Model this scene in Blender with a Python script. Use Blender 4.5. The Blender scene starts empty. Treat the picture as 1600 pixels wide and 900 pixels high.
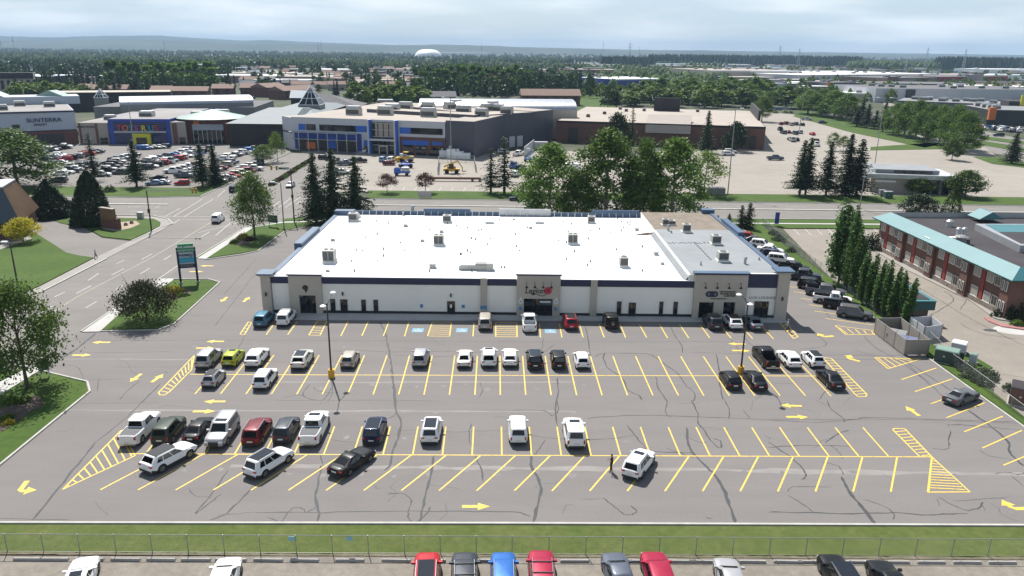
import bpy, math, random
from mathutils import Vector, Matrix
import numpy as np
R = math.radians
sc = bpy.context.scene
# ---------------------------------------------------------------- camera
CAMH, FPX, PITCH, ROLL = 36.0, 1200.0, math.atan(372/1200.0), 0.011
Fv = Vector((0, math.cos(PITCH), -math.sin(PITCH))); U0 = Vector((0, math.sin(PITCH), math.cos(PITCH)))
Rv = Vector((1,0,0))*math.cos(ROLL) + U0*math.sin(ROLL)
Uv = U0*math.cos(ROLL) - Vector((1,0,0))*math.sin(ROLL)
cd = bpy.data.cameras.new('camera'); cam = bpy.data.objects.new('camera', cd); sc.collection.objects.link(cam)
cam.matrix_world = Matrix(((Rv.x,Uv.x,-Fv.x,0),(Rv.y,Uv.y,-Fv.y,0),(Rv.z,Uv.z,-Fv.z,CAMH),(0,0,0,1)))
cd.sensor_width = 36; cd.lens = FPX/1600*36; cd.clip_start = 0.5; cd.clip_end = 60000
sc.camera = cam
# ---------------------------------------------------------------- light
SUN_EL, SUN_AZ = 53.0, 20.0      # sun behind the building, 20 degrees left of straight ahead
w = bpy.data.worlds.new('World'); sc.world = w; w.use_nodes = True
nt = w.node_tree; nt.nodes.clear()
def N(t, **k):
    n = nt.nodes.new(t)
    for a, b in k.items(): setattr(n, a, b)
    return n
out = N('ShaderNodeOutputWorld'); bg = N('ShaderNodeBackground'); bg.inputs[1].default_value = 0.066
sky = N('ShaderNodeTexSky', sky_type='NISHITA', sun_disc=False, sun_elevation=R(SUN_EL), sun_rotation=R(-SUN_AZ), altitude=850, air_density=1.0, dust_density=1.6, ozone_density=1.0)
tc = N('ShaderNodeTexCoord'); mp = N('ShaderNodeMapping'); mp.inputs['Scale'].default_value = (1.0, 1.0, 7.0)
n1 = N('ShaderNodeTexNoise'); n1.inputs['Scale'].default_value = 2.6; n1.inputs['Detail'].default_value = 9; n1.inputs['Roughness'].default_value = .55
rp = N('ShaderNodeValToRGB'); rp.color_ramp.elements[0].position = .28; rp.color_ramp.elements[1].position = .66
rp.color_ramp.elements[0].color = (.58,.58,.58,1); rp.color_ramp.elements[1].color = (1,1,1,1)
n2 = N('ShaderNodeTexNoise'); n2.inputs['Scale'].default_value = 5.5; n2.inputs['Detail'].default_value = 6
r2 = N('ShaderNodeValToRGB'); r2.color_ramp.elements[0].position = .40; r2.color_ramp.elements[1].position = .66
r2.color_ramp.elements[0].color = (6.4,7.9,9.0,1); r2.color_ramp.elements[1].color = (9.5,10.3,10.9,1)
mx = N('ShaderNodeMix', data_type='RGBA')
L = nt.links.new
L(tc.outputs['Generated'], mp.inputs[0]); L(mp.outputs[0], n1.inputs['Vector']); L(mp.outputs[0], n2.inputs['Vector'])
L(n1.outputs['Fac'], rp.inputs[0]); L(n2.outputs['Fac'], r2.inputs[0])
sx_ = N('ShaderNodeSeparateXYZ'); L(tc.outputs['Generated'], sx_.inputs[0]); mr_ = N('ShaderNodeMapRange'); mr_.inputs['From Min'].default_value = .12; mr_.inputs['From Max'].default_value = .55; mr_.inputs['To Min'].default_value = 1.0; mr_.inputs['To Max'].default_value = .22
L(sx_.outputs[2], mr_.inputs['Value']); mm_ = N('ShaderNodeMath', operation='MULTIPLY'); L(rp.outputs[0], mm_.inputs[0]); L(mr_.outputs[0], mm_.inputs[1])   # thin cloud bank low down, clearer blue overhead
L(mm_.outputs[0], mx.inputs[0]); L(sky.outputs[0], mx.inputs[6]); L(r2.outputs[0], mx.inputs[7])
L(mx.outputs[2], bg.inputs[0]); L(bg.outputs[0], out.inputs[0])
sd = bpy.data.lights.new('sun', 'SUN'); sd.energy = 4.7; sd.angle = R(.7); sd.color = (1.0,.965,.915)
sun = bpy.data.objects.new('sun', sd); sc.collection.objects.link(sun)
a, e = R(SUN_AZ), R(SUN_EL)
dirv = Vector((math.sin(a)*math.cos(e), -math.cos(a)*math.cos(e), -math.sin(e)))
sun.rotation_euler = dirv.to_track_quat('-Z','Y').to_euler(); sun.location = (-60,150,200)
sc.view_settings.view_transform = 'Standard'; sc.view_settings.look = 'None'
sc.view_settings.exposure = 0.68; sc.view_settings.gamma = 1
sc.cycles.volume_bounces = 0; sc.cycles.max_bounces = 6; sc.cycles.transparent_max_bounces = 8
sc.cycles.volume_step_rate = 1.0
# ---------------------------------------------------------------- reading points off the ground of the photographed place
def ray(x, y): return Fv*FPX + Rv*(x-800) - Uv*(y-450)
def g(x, y, z=0.0):
    d = ray(x, y); t = (z-CAMH)/d.z
    return Vector((d.x*t, d.y*t, z))
def hh(x, y, yt):
    Y = g(x, y).y; d = ray(x, yt); return CAMH + d.z*Y/d.y
def rnd(a, b): return random.uniform(a, b)
random.seed(7)
# ---------------------------------------------------------------- helpers
def tag(o, label=None, cat=None, group=None, kind=None):
    if label: o['label'] = label
    if cat: o['category'] = cat
    if group: o['group'] = group
    if kind: o['kind'] = kind
    return o
def link(o, parent=None):
    sc.collection.objects.link(o)
    if parent is not None: o.parent = parent
    return o
def empty(name, loc=(0,0,0), rz=0, label=None, cat=None, group=None):
    o = bpy.data.objects.new(name, None); link(o); o.location = loc; o.rotation_euler = (0,0,rz); o.empty_display_size = .2
    return tag(o, label, cat, group)
class MB:
    def __init__(s): s.v = []; s.f = []; s.m = []; s.mats = []
    def mi(s, m):
        if m not in s.mats: s.mats.append(m)
        return s.mats.index(m)
    def add(s, vs, fs, m):
        b = len(s.v); k = s.mi(m); s.v += [tuple(x) for x in vs]
        for f in fs: s.f.append([b+i for i in f]); s.m.append(k)
    def box(s, a, b, m, rz=0, c=(0,0,0)):
        (x0,y0,z0),(x1,y1,z1) = a, b
        vs = [(x0,y0,z0),(x1,y0,z0),(x1,y1,z0),(x0,y1,z0),(x0,y0,z1),(x1,y0,z1),(x1,y1,z1),(x0,y1,z1)]
        if rz or c != (0,0,0):
            cs, sn = math.cos(rz), math.sin(rz)
            vs = [(c[0]+x*cs-y*sn, c[1]+x*sn+y*cs, c[2]+z) for x,y,z in vs]
        s.add(vs, [(0,3,2,1),(4,5,6,7),(0,1,5,4),(1,2,6,5),(2,3,7,6),(3,0,4,7)], m)
    def prism(s, pts, z0, z1, m, mt=None, top_pts=None):
        n = len(pts); tp = top_pts or pts
        area = sum(pts[i][0]*pts[(i+1)%n][1]-pts[(i+1)%n][0]*pts[i][1] for i in range(n))
        if area < 0: pts = pts[::-1]; tp = tp[::-1]
        vs = [(p[0],p[1],z0) for p in pts] + [(p[0],p[1],z1) for p in tp]
        s.add(vs, [(i,(i+1)%n,n+(i+1)%n,n+i) for i in range(n)] + [tuple(range(n-1,-1,-1))], m)
        s.add([(p[0],p[1],z1) for p in tp], [tuple(range(n))], mt or m)
    def sheet(s, pts, z, m):
        n = len(pts); area = sum(pts[i][0]*pts[(i+1)%n][1]-pts[(i+1)%n][0]*pts[i][1] for i in range(n))
        if area < 0: pts = pts[::-1]
        s.add([(p[0],p[1],z) for p in pts], [tuple(range(n))], m)
    def tube(s, p0, p1, r0, r1, m, n=8, cap=True):
        p0, p1 = Vector(p0), Vector(p1); d = (p1-p0)
        if d.length < 1e-6: return
        d.normalize(); u = d.orthogonal().normalized(); v = d.cross(u)
        vs = [p0+(u*math.cos(t)+v*math.sin(t))*r0 for t in [2*math.pi*i/n for i in range(n)]] + [p1+(u*math.cos(t)+v*math.sin(t))*r1 for t in [2*math.pi*i/n for i in range(n)]]
        fs = [(i,(i+1)%n,n+(i+1)%n,n+i) for i in range(n)]
        if cap: fs += [tuple(range(n-1,-1,-1)), tuple(range(n,2*n))]
        s.add(vs, fs, m)
    def strip(s, pl, wd, z, m, taper=False):
        pl = [Vector((p[0],p[1],0)) for p in pl]; n = len(pl); L_, R_ = [], []
        for i, p in enumerate(pl):
            d = (pl[min(i+1,n-1)]-pl[max(i-1,0)]).normalized(); q = Vector((-d.y,d.x,0))
            ww = wd[i] if isinstance(wd, (list,tuple)) else wd
            L_.append(p+q*ww/2); R_.append(p-q*ww/2)
        s.add([(p.x,p.y,z) for p in L_]+[(p.x,p.y,z) for p in R_], [(i,n+i,n+i+1,i+1) for i in range(n-1)], m)
    def mesh(s, name, smooth=None):
        me = bpy.data.meshes.new(name); me.from_pydata(s.v, [], s.f)
        for m in s.mats: me.materials.append(m)
        me.polygons.foreach_set('material_index', s.m)
        if smooth:
            me.polygons.foreach_set('use_smooth', [True]*len(s.f)); me.set_sharp_from_angle(angle=R(smooth))
        me.update(); return me
    def build(s, name, parent=None, smooth=None, loc=None, rz=None):
        o = bpy.data.objects.new(name, s.mesh(name, smooth)); link(o, parent)
        if loc is not None: o.location = loc
        if rz is not None: o.rotation_euler = (0,0,rz)
        return o
def P2(pxs, z=0): return [g(x, y, z) for x, y in pxs]
# ---------------------------------------------------------------- materials
def mat(name, col, rough=.8, metal=0, var=0.0, scale=1.0, bump=0.0, col2=None, coat=0, stretch=(1,1,1), world=False, spec=None, island=None, detail=5, bscale=None):
    m = bpy.data.materials.new(name); m.use_nodes = True; t = m.node_tree; b = t.nodes['Principled BSDF']
    b.inputs['Base Color'].default_value = (*col,1); b.inputs['Roughness'].default_value = rough; b.inputs['Metallic'].default_value = metal
    if coat: b.inputs['Coat Weight'].default_value = coat; b.inputs['Coat Roughness'].default_value = .05
    if spec is not None: b.inputs['Specular IOR Level'].default_value = spec
    if var or col2 or bump:
        if world: src = t.nodes.new('ShaderNodeNewGeometry').outputs['Position']
        else: src = t.nodes.new('ShaderNodeTexCoord').outputs['Object']
        mp = t.nodes.new('ShaderNodeMapping'); mp.inputs['Scale'].default_value = stretch; t.links.new(src, mp.inputs[0])
        no = t.nodes.new('ShaderNodeTexNoise'); no.inputs['Scale'].default_value = scale; no.inputs['Detail'].default_value = detail; no.inputs['Roughness'].default_value = .62
        t.links.new(mp.outputs[0], no.inputs['Vector'])
        cr = t.nodes.new('ShaderNodeValToRGB'); cr.color_ramp.elements[0].position = .3; cr.color_ramp.elements[1].position = .7
        c2 = col2 or tuple(min(1,c*(1+var)) for c in col); c1 = col if col2 else tuple(c*(1-var) for c in col)
        cr.color_ramp.elements[0].color = (*c1,1); cr.color_ramp.elements[1].color = (*c2,1)
        t.links.new(no.outputs['Fac'], cr.inputs[0]); t.links.new(cr.outputs[0], b.inputs['Base Color'])
        if bump:
            nb = t.nodes.new('ShaderNodeTexNoise'); nb.inputs['Scale'].default_value = bscale or scale*8; nb.inputs['Detail'].default_value = 3
            t.links.new(mp.outputs[0], nb.inputs['Vector'])
            bp = t.nodes.new('ShaderNodeBump'); bp.inputs['Strength'].default_value = bump; bp.inputs['Distance'].default_value = .05
            t.links.new(nb.outputs['Fac'], bp.inputs['Height']); t.links.new(bp.outputs[0], b.inputs['Normal'])
    return m
def ground_mat(name, base, dark, light, s1=.05, s2=1.2, stretch=(1,1,1), rough=.92, grain=.25, bump=.3, streak=None):
    """two scales of mottling plus fine grain, on world position"""
    m = bpy.data.materials.new(name); m.use_nodes = True; t = m.node_tree; b = t.nodes['Principled BSDF']; b.inputs['Roughness'].default_value = rough
    b.inputs['Specular IOR Level'].default_value = .25
    pos = t.nodes.new('ShaderNodeNewGeometry').outputs['Position']
    mp = t.nodes.new('ShaderNodeMapping'); mp.inputs['Scale'].default_value = stretch; t.links.new(pos, mp.inputs[0])
    def noise(s, d, src): 
        n = t.nodes.new('ShaderNodeTexNoise'); n.inputs['Scale'].default_value = s; n.inputs['Detail'].default_value = d; n.inputs['Roughness'].default_value = .65; t.links.new(src, n.inputs['Vector']); return n.outputs['Fac']
    def ramp(f, p0, p1, c0, c1):
        r = t.nodes.new('ShaderNodeValToRGB'); r.color_ramp.elements[0].position = p0; r.color_ramp.elements[1].position = p1
        r.color_ramp.elements[0].color = (*c0,1); r.color_ramp.elements[1].color = (*c1,1); t.links.new(f, r.inputs[0]); return r.outputs[0]
    def mixc(a, b_, f, mode='MIX'):
        x = t.nodes.new('ShaderNodeMix'); x.data_type = 'RGBA'; x.blend_type = mode
        for s_, v in ((0,f),(6,a),(7,b_)):
            if isinstance(v,(int,float)): x.inputs[s_].default_value = v
            elif isinstance(v, tuple): x.inputs[s_].default_value = (*v,1)
            else: t.links.new(v, x.inputs[s_])
        return x.outputs[2]
    c = ramp(noise(s1,6,mp.outputs[0]), .32, .68, dark, light)
    c = mixc(c, base, .45)
    c2 = ramp(noise(s2,6,mp.outputs[0]), .25, .75, (1-grain,)*3, (1+grain,)*3)
    c = mixc(c, c2, 1.0, 'MULTIPLY')
    c3 = ramp(noise(s2*11,3,pos), .25, .75, (1-grain*.9,)*3, (1+grain*.9,)*3)
    c = mixc(c, c3, 1.0, 'MULTIPLY')
    t.links.new(c, b.inputs['Base Color'])
    if bump:
        bp = t.nodes.new('ShaderNodeBump'); bp.inputs['Strength'].default_value = bump; bp.inputs['Distance'].default_value = .03
        t.links.new(noise(9,4,pos), bp.inputs['Height']); t.links.new(bp.outputs[0], b.inputs['Normal'])
    return m
def leaf_mat(name, c0, c1, c2=None, trans=.38):
    m = bpy.data.materials.new(name); m.use_nodes = True; t = m.node_tree; b = t.nodes['Principled BSDF']
    gm = t.nodes.new('ShaderNodeNewGeometry'); r = t.nodes.new('ShaderNodeValToRGB')
    r.color_ramp.elements[0].color = (*c0,1); r.color_ramp.elements[1].color = (*c1,1)
    if c2: e = r.color_ramp.elements.new(.9); e.color = (*c1,1); r.color_ramp.elements[-1].color = (*c2,1)
    t.links.new(gm.outputs['Random Per Island'], r.inputs[0])
    oi = t.nodes.new('ShaderNodeObjectInfo'); hs = t.nodes.new('ShaderNodeHueSaturation'); mr = t.nodes.new('ShaderNodeMapRange')
    mr.inputs['To Min'].default_value = .78; mr.inputs['To Max'].default_value = 1.25; t.links.new(oi.outputs['Random'], mr.inputs[0])
    t.links.new(mr.outputs[0], hs.inputs['Value']); t.links.new(r.outputs[0], hs.inputs['Color']); t.links.new(hs.outputs[0], b.inputs['Base Color'])
    b.inputs['Roughness'].default_value = .6; b.inputs['Specular IOR Level'].default_value = .3
    tr = t.nodes.new('ShaderNodeBsdfTranslucent'); ms = t.nodes.new('ShaderNodeMixShader'); ms.inputs[0].default_value = trans
    t.links.new(hs.outputs[0], tr.inputs[0]); t.links.new(b.outputs[0], ms.inputs[1]); t.links.new(tr.outputs[0], ms.inputs[2])
    t.links.new(ms.outputs[0], t.nodes['Material Output'].inputs[0])
    return m
def line_mat(name, col, worn, amt=.5):
    m = mat(name, col, .7, var=.0); t = m.node_tree; b = t.nodes['Principled BSDF']
    pos = t.nodes.new('ShaderNodeNewGeometry').outputs['Position']; n = t.nodes.new('ShaderNodeTexNoise'); n.inputs['Scale'].default_value = 3.5; n.inputs['Detail'].default_value = 8
    n.inputs['Roughness'].default_value = .8
    t.links.new(pos, n.inputs['Vector']); r = t.nodes.new('ShaderNodeValToRGB'); r.color_ramp.elements[0].position = .36; r.color_ramp.elements[1].position = amt
    r.color_ramp.elements[0].color = (*worn,1); r.color_ramp.elements[1].color = (*col,1); t.links.new(n.outputs['Fac'], r.inputs[0]); t.links.new(r.outputs[0], b.inputs['Base Color'])
    return m
def brick_mat(name, c1, c2, mortar, scale=1.0, bw=.22, bh=.075):
    m = bpy.data.materials.new(name); m.use_nodes = True; t = m.node_tree; b = t.nodes['Principled BSDF']; b.inputs['Roughness'].default_value = .9
    geo = t.nodes.new('ShaderNodeNewGeometry'); sep = t.nodes.new('ShaderNodeSeparateXYZ'); t.links.new(geo.outputs['Position'], sep.inputs[0])
    ad = t.nodes.new('ShaderNodeMath'); ad.operation = 'ADD'; t.links.new(sep.outputs[0], ad.inputs[0]); t.links.new(sep.outputs[1], ad.inputs[1])
    cb = t.nodes.new('ShaderNodeCombineXYZ'); t.links.new(ad.outputs[0], cb.inputs[0]); t.links.new(sep.outputs[2], cb.inputs[1])
    br = t.nodes.new('ShaderNodeTexBrick'); br.inputs['Scale'].default_value = scale; br.inputs['Brick Width'].default_value = bw; br.inputs['Row Height'].default_value = bh
    br.inputs['Mortar Size'].default_value = .008; br.inputs['Color1'].default_value = (*c1,1); br.inputs['Color2'].default_value = (*c2,1); br.inputs['Mortar'].default_value = (*mortar,1)
    t.links.new(cb.outputs[0], br.inputs['Vector'])
    n = t.nodes.new('ShaderNodeTexNoise'); n.inputs['Scale'].default_value = .5; n.inputs['Detail'].default_value = 6; t.links.new(geo.outputs['Position'], n.inputs['Vector'])
    r = t.nodes.new('ShaderNodeValToRGB'); r.color_ramp.elements[0].color = (.7,.7,.7,1); r.color_ramp.elements[1].color = (1.25,1.25,1.25,1); t.links.new(n.outputs['Fac'], r.inputs[0])
    x = t.nodes.new('ShaderNodeMix'); x.data_type = 'RGBA'; x.blend_type = 'MULTIPLY'; x.inputs[0].default_value = 1
    t.links.new(br.outputs['Color'], x.inputs[6]); t.links.new(r.outputs[0], x.inputs[7]); t.links.new(x.outputs[2], b.inputs['Base Color'])
    return m
def ribbed_mat(name, col, period=.3, rough=.5, metal=0, axis='X', var=.08):
    m = mat(name, col, rough, metal, var=var, scale=.25); t = m.node_tree; b = t.nodes['Principled BSDF']
    co = t.nodes.new('ShaderNodeTexCoord'); wv = t.nodes.new('ShaderNodeTexWave'); wv.bands_direction = axis; wv.inputs['Scale'].default_value = .314/period
    t.links.new(co.outputs['Object'], wv.inputs['Vector']); bp = t.nodes.new('ShaderNodeBump'); bp.inputs['Strength'].default_value = .6; bp.inputs['Distance'].default_value = .04
    t.links.new(wv.outputs['Fac'], bp.inputs['Height']); t.links.new(bp.outputs[0], b.inputs['Normal']); return m
G = {}
G['earth'] = ground_mat('town ground', (.062,.075,.042), (.04,.055,.025), (.10,.10,.07), s1=.01, s2=.08, grain=.3, bump=0)
G['lot'] = ground_mat('lot asphalt', (.176,.163,.154), (.154,.143,.136), (.202,.187,.176), s1=.045, s2=.45, stretch=(.22,1,1), grain=.07, bump=.35)
G['road'] = ground_mat('road asphalt', (.192,.178,.163), (.163,.151,.139), (.222,.206,.19), s1=.06, s2=.5, stretch=(.5,1,1), grain=.09)
G['pale'] = ground_mat('old pale asphalt', (.245,.218,.186), (.205,.18,.152), (.285,.255,.22), s1=.035, s2=.35, grain=.10)
G['mall'] = ground_mat('mall lot', (.285,.258,.222), (.245,.220,.188), (.32,.292,.255), s1=.02, s2=.2, grain=.09)
G['gravel'] = ground_mat('gravelly asphalt', (.215,.19,.158), (.15,.13,.11), (.26,.235,.20), s1=.25, s2=1.6, grain=.2, bump=.6)
G['grass'] = ground_mat('lawn', (.046,.088,.010), (.034,.070,.008), (.070,.112,.016), s1=.12, s2=1.3, grain=.22, bump=.6)
G['grass2'] = ground_mat('rough lawn', (.070,.100,.018), (.052,.082,.012), (.118,.122,.042), s1=.3, s2=1.6, grain=.26, bump=.6)
G['walk'] = ground_mat('concrete walk', (.43,.42,.40), (.38,.37,.35), (.48,.47,.45), s1=.3, s2=2, grain=.05, bump=.1)
G['walk2'] = ground_mat('old concrete walk', (.28,.265,.24), (.24,.225,.2), (.32,.30,.28), s1=.3, s2=2, grain=.08, bump=.1)
G['kerb'] = mat('kerb concrete', (.40,.385,.35), .9, var=.14, scale=.8, world=True)
G['mulch'] = ground_mat('mulch bed', (.09,.065,.05), (.05,.035,.03), (.17,.135,.11), s1=.8, s2=4, grain=.35, bump=.9)
G['sand'] = ground_mat('sand bed', (.33,.27,.2), (.28,.23,.17), (.38,.31,.24), s1=.8, s2=4, grain=.1)
G['yellow'] = line_mat('yellow paint', (.74,.50,.07), (.34,.24,.09), .50)
G['white'] = line_mat('white paint', (.62,.61,.58), (.25,.24,.22), .60)
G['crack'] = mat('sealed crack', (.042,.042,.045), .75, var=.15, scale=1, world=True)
G['oldyellow'] = line_mat('worn centre line', (.42,.36,.22), (.20,.19,.17), .58)
G['sgn'] = mat('fence notice', (.22,.45,.55), .5)
G['blue'] = line_mat('blue paint', (.13,.30,.42), (.2,.25,.3), .5)
G['redpaint'] = mat('red paint kerb', (.34,.15,.14), .8, var=.2, scale=1, world=True)
G['stain'] = mat('pale patch', (.225,.21,.195), .9, var=.12, scale=.5, world=True)
M = dict(
 white=mat('white wall', (.80,.775,.71), .85, var=.03, scale=.4), membrane=mat('white roof membrane', (.80,.80,.79), .6, var=.03, scale=.12),
 beige=mat('taupe stucco', (.44,.395,.335), .9, var=.04, scale=.5, bump=.1), navy=mat('navy metal', (.012,.019,.062), .45),
 bluecap=mat('blue metal coping', (.055,.100,.17), .5, metal=0, var=.12, scale=.4), black=mat('black plinth', (.022,.022,.025), .7),
 glass=mat('dark glass', (.012,.014,.018), .06, spec=.7), frame=mat('dark frame', (.02,.02,.022), .4), steel=mat('galvanised steel', (.42,.43,.44), .45, metal=.6, var=.12, scale=.7),
 unit=mat('unit casing', (.42,.41,.37), .6, var=.1, scale=1.1), grille=mat('unit grille', (.09,.09,.09), .7), greyroof=mat('grey roof membrane', (.225,.24,.25), .8, var=.12, scale=.16),
 brownroof=mat('gravel roof', (.20,.165,.13), .95, var=.2, scale=.7), beigeroof=mat('beige roof', (.36,.315,.27), .95, var=.10, scale=.06),
 darkroof=mat('dark roof', (.035,.03,.033), .9, var=.3, scale=.15), text=mat('black lettering', (.01,.01,.012), .5), textgrey=mat('grey lettering', (.12,.12,.13), .5), textwhite=mat('white lettering', (.7,.7,.7), .5),
 red=mat('red lettering', (.45,.02,.05), .5), pole=mat('dark pole', (.03,.025,.028), .5), polegrey=mat('grey pole', (.30,.30,.30), .5, metal=.4), lamp=mat('lamp head', (.75,.75,.75), .4),
 yellowbase=mat('yellow concrete', (.60,.33,.03), .85, var=.15, scale=3), bark=mat('bark', (.085,.07,.055), .95, var=.3, scale=3), barkpale=mat('pale bark', (.20,.19,.16), .95, var=.3, scale=3),
 tyre=mat('tyre rubber', (.018,.018,.018), .85), rim=mat('alloy rim', (.22,.22,.23), .35, metal=.7), plastic=mat('black plastic', (.02,.02,.022), .6), chrome=mat('chrome', (.6,.6,.62), .2, metal=1),
 headlight=mat('headlight glass', (.55,.57,.6), .1, spec=.8), tail=mat('tail light', (.30,.01,.012), .2), plate=mat('number plate', (.6,.6,.6), .5), carglass=mat('car glass', (.010,.012,.015), .04, spec=.8),
 brick=brick_mat('brown brick', (.165,.07,.048), (.125,.052,.038), (.16,.13,.11)), redbrick=brick_mat('red brick', (.15,.052,.04), (.12,.042,.034), (.15,.12,.10)),
 turq=mat('turquoise metal roof', (.045,.165,.18), .5, var=.08, scale=.25), turqdark=mat('green fascia', (.015,.07,.065), .6), stone=mat('mixed stone', (.22,.18,.15), .95, var=.5, scale=2.2),
 winframe=mat('white window frame', (.65,.64,.6), .6), curtain=mat('pale curtain', (.34,.32,.28), .9), redpanel=mat('red panel', (.26,.035,.03), .7),
 fence=mat('fence steel', (.30,.30,.29), .5, metal=.5, var=.1, scale=2), taupeboard=mat('taupe boards', (.27,.24,.21), .85, var=.08, scale=.6), wood=mat('weathered timber', (.15,.13,.115), .95, var=.25, scale=2),
 binblue=mat('bin lid', (.12,.14,.24), .6, var=.1, scale=1), bingreen=mat('green bin', (.04,.085,.07), .6, var=.15, scale=1), concrete=mat('concrete', (.36,.34,.31), .95, var=.15, scale=1.4), shingle=mat('brown shingle', (.215,.145,.115), .95, var=.16, scale=.8),
 shinglegrey=mat('grey shingle', (.13,.125,.13), .95, var=.14, scale=.8), cream=mat('cream siding', (.40,.36,.30), .9, var=.08, scale=.3), mallbeige=mat('mall beige', (.34,.295,.26), .9, var=.05, scale=.2),
 palepanel=mat('pale blue panel', (.36,.40,.46), .6, var=.04, scale=.2), darkgrey=ribbed_mat('charcoal cladding', (.065,.068,.088), .45), lightgrey=mat('light grey panel', (.46,.47,.50), .6, var=.04, scale=.2),
 brightblue=mat('blue membrane', (.03,.11,.45), .6, var=.12, scale=.5), royal=mat('royal blue', (.012,.045,.28), .45), yellow=mat('yellow panel', (.55,.50,.02), .5), metalroof=ribbed_mat('metal roof', (.50,.51,.52), .5, rough=.30, metal=.9), mallroof=mat('grey ballast roof', (.27,.255,.245), .95, var=.12, scale=.07), bedcover=mat('bed cover', (.10,.10,.105), .7),
 greyseam=ribbed_mat('grey green seam roof', (.10,.125,.135), .6, rough=.65, metal=0), greenroof=mat('pale green roof', (.20,.29,.25), .5), whiteroof=mat('white roof sheet', (.80,.80,.80), .5), duct=mat('duct', (.20,.20,.20), .6),
 machine=mat('machine yellow', (.55,.33,.03), .5), orange=mat('orange', (.55,.14,.03), .6), hedge=None)
paints = dict(
 white=((.74,.74,.73),0,.9), pearl=((.60,.59,.55),.1,.9), silver=((.36,.36,.37),.6,.8), grey=((.12,.125,.135),.5,.8), black=((.006,.006,.007),.1,1), navy=((.010,.018,.06),.3,1),
 blue=((.02,.11,.36),.4,1), teal=((.05,.16,.24),.4,.9), red=((.35,.012,.02),.2,1), crimson=((.30,.01,.04),.3,1), darkred=((.13,.01,.015),.3,1), lime=((.34,.40,.02),.2,.9),
 beige=((.36,.33,.28),.3,.8), olive=((.035,.045,.032),.4,.8), charcoal=((.04,.045,.055),.5,.9), slate=((.10,.115,.145),.6,.8), lightblue=((.22,.30,.42),.3,.8), brown=((.10,.06,.045),.3,.8))
PM = {k: mat('car paint '+k, c, .38, metal=mt*.5, coat=ct*.22, spec=.22) for k,(c,mt,ct) in paints.items()}
LM = dict(broad=leaf_mat('poplar leaves', (.045,.098,.014), (.150,.240,.045)), light=leaf_mat('light leaves', (.06,.11,.015), (.16,.225,.04)), dark=leaf_mat('dark spruce needles', (.016,.030,.013), (.046,.074,.028), trans=.12),
 maple=leaf_mat('ash leaves', (.042,.082,.014), (.125,.190,.040)), purple=leaf_mat('burgundy leaves', (.034,.046,.016), (.100,.105,.038), trans=.15), burg=leaf_mat('chokecherry leaves', (.045,.018,.018), (.12,.05,.04), trans=.2), yellow=leaf_mat('golden shrub', (.26,.24,.015), (.48,.42,.03)),
 poplar=leaf_mat('aspen leaves', (.034,.086,.018), (.120,.205,.055)), sage=leaf_mat('sage shrub', (.06,.085,.05), (.14,.17,.11)), juniper=leaf_mat('juniper', (.014,.028,.010), (.042,.068,.024), trans=.1), thuja=leaf_mat('thuja', (.04,.07,.01),(.09,.13,.025), trans=.1), far=leaf_mat('far leaves', (.026,.052,.012), (.075,.125,.032), trans=.1))
# ================================================================ GROUND
def structure(mb, name, smooth=None):
    o = mb.build(name, smooth=smooth); o['kind'] = 'structure'; return o
b = MB(); S = 26000
b.add([(-S,-400,-.06),(S,-400,-.06),(S,S,-.06),(-S,S,-.06)], [(0,1,2,3)], G['earth']); structure(b, 'ground')
# main lot
b = MB(); b.sheet(P2([(-420,816),(2050,823),(1600,668),(1452,561),(1367,498),(1290,444),(1150,352),(1100,345),(505,345),(440,352),(380,356),(128,518),(0,602),(-320,811)]), 0.0, G['lot']); structure(b, 'parking_lot')
# street and avenue
b = MB()
b.sheet(P2([(-700,980),(-420,960),(40,640),(180,560),(440,360),(480,350),(560,342),(1170,345),(1800,350),(1800,322),(1600,319),(1200,315),(700,311),(560,309),(500,300),(520,286),(560,238),(455,239),(372,276),(308,304),(-60,304),(-300,304),(-300,338),(-60,338),(60,338),(182,340),(240,341),(262,349),(250,362),(165,404),(55,459),(-60,512),(-700,860)]), -.012, G['road'])
structure(b, 'road')
b = MB(); b.sheet(P2([(-60,340),(60,338),(100,340),(125,352),(160,372),(205,377),(190,392),(150,404),(100,396),(60,372),(-60,390)]), -.004, G['road']); structure(b, 'driveway')
# mall parking areas
b = MB(); b.sheet(P2([(-400,288),(-60,289),(308,294),(372,274),(455,238),(440,226),(120,224),(-60,236),(-400,250)]), -.02, G['road']); structure(b, 'mall_parking_lot')
b = MB(); b.sheet(P2([(505,299),(1200,305),(1900,313),(2100,262),(1560,246),(1532,225),(1440,212),(1330,195),(1235,178),(1150,172),(1120,236),(470,236)]), -.02, G['mall']); structure(b, 'mall_forecourt')
# right neighbour lot
b = MB(); b.sheet(P2([(1224,358),(1900,360),(2300,600),(2100,700),(1640,690),(1560,624),(1460,545),(1370,490),(1300,437)]), -.008, G['pale']); structure(b, 'motel_lot')
# boulevard on the right
b = MB()
b.sheet(P2([(1190,158),(1240,163),(1330,182),(1420,200),(1500,214),(1540,238),(1900,286),(1900,262),(1600,218),(1500,196),(1420,186),(1330,170),(1200,148)]), -.03, G['road'])
b.sheet(P2([(1380,165),(1600,190),(1900,210),(1900,190),(1600,172),(1380,150)]), -.03, G['mall']); structure(b, 'boulevard')
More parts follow.
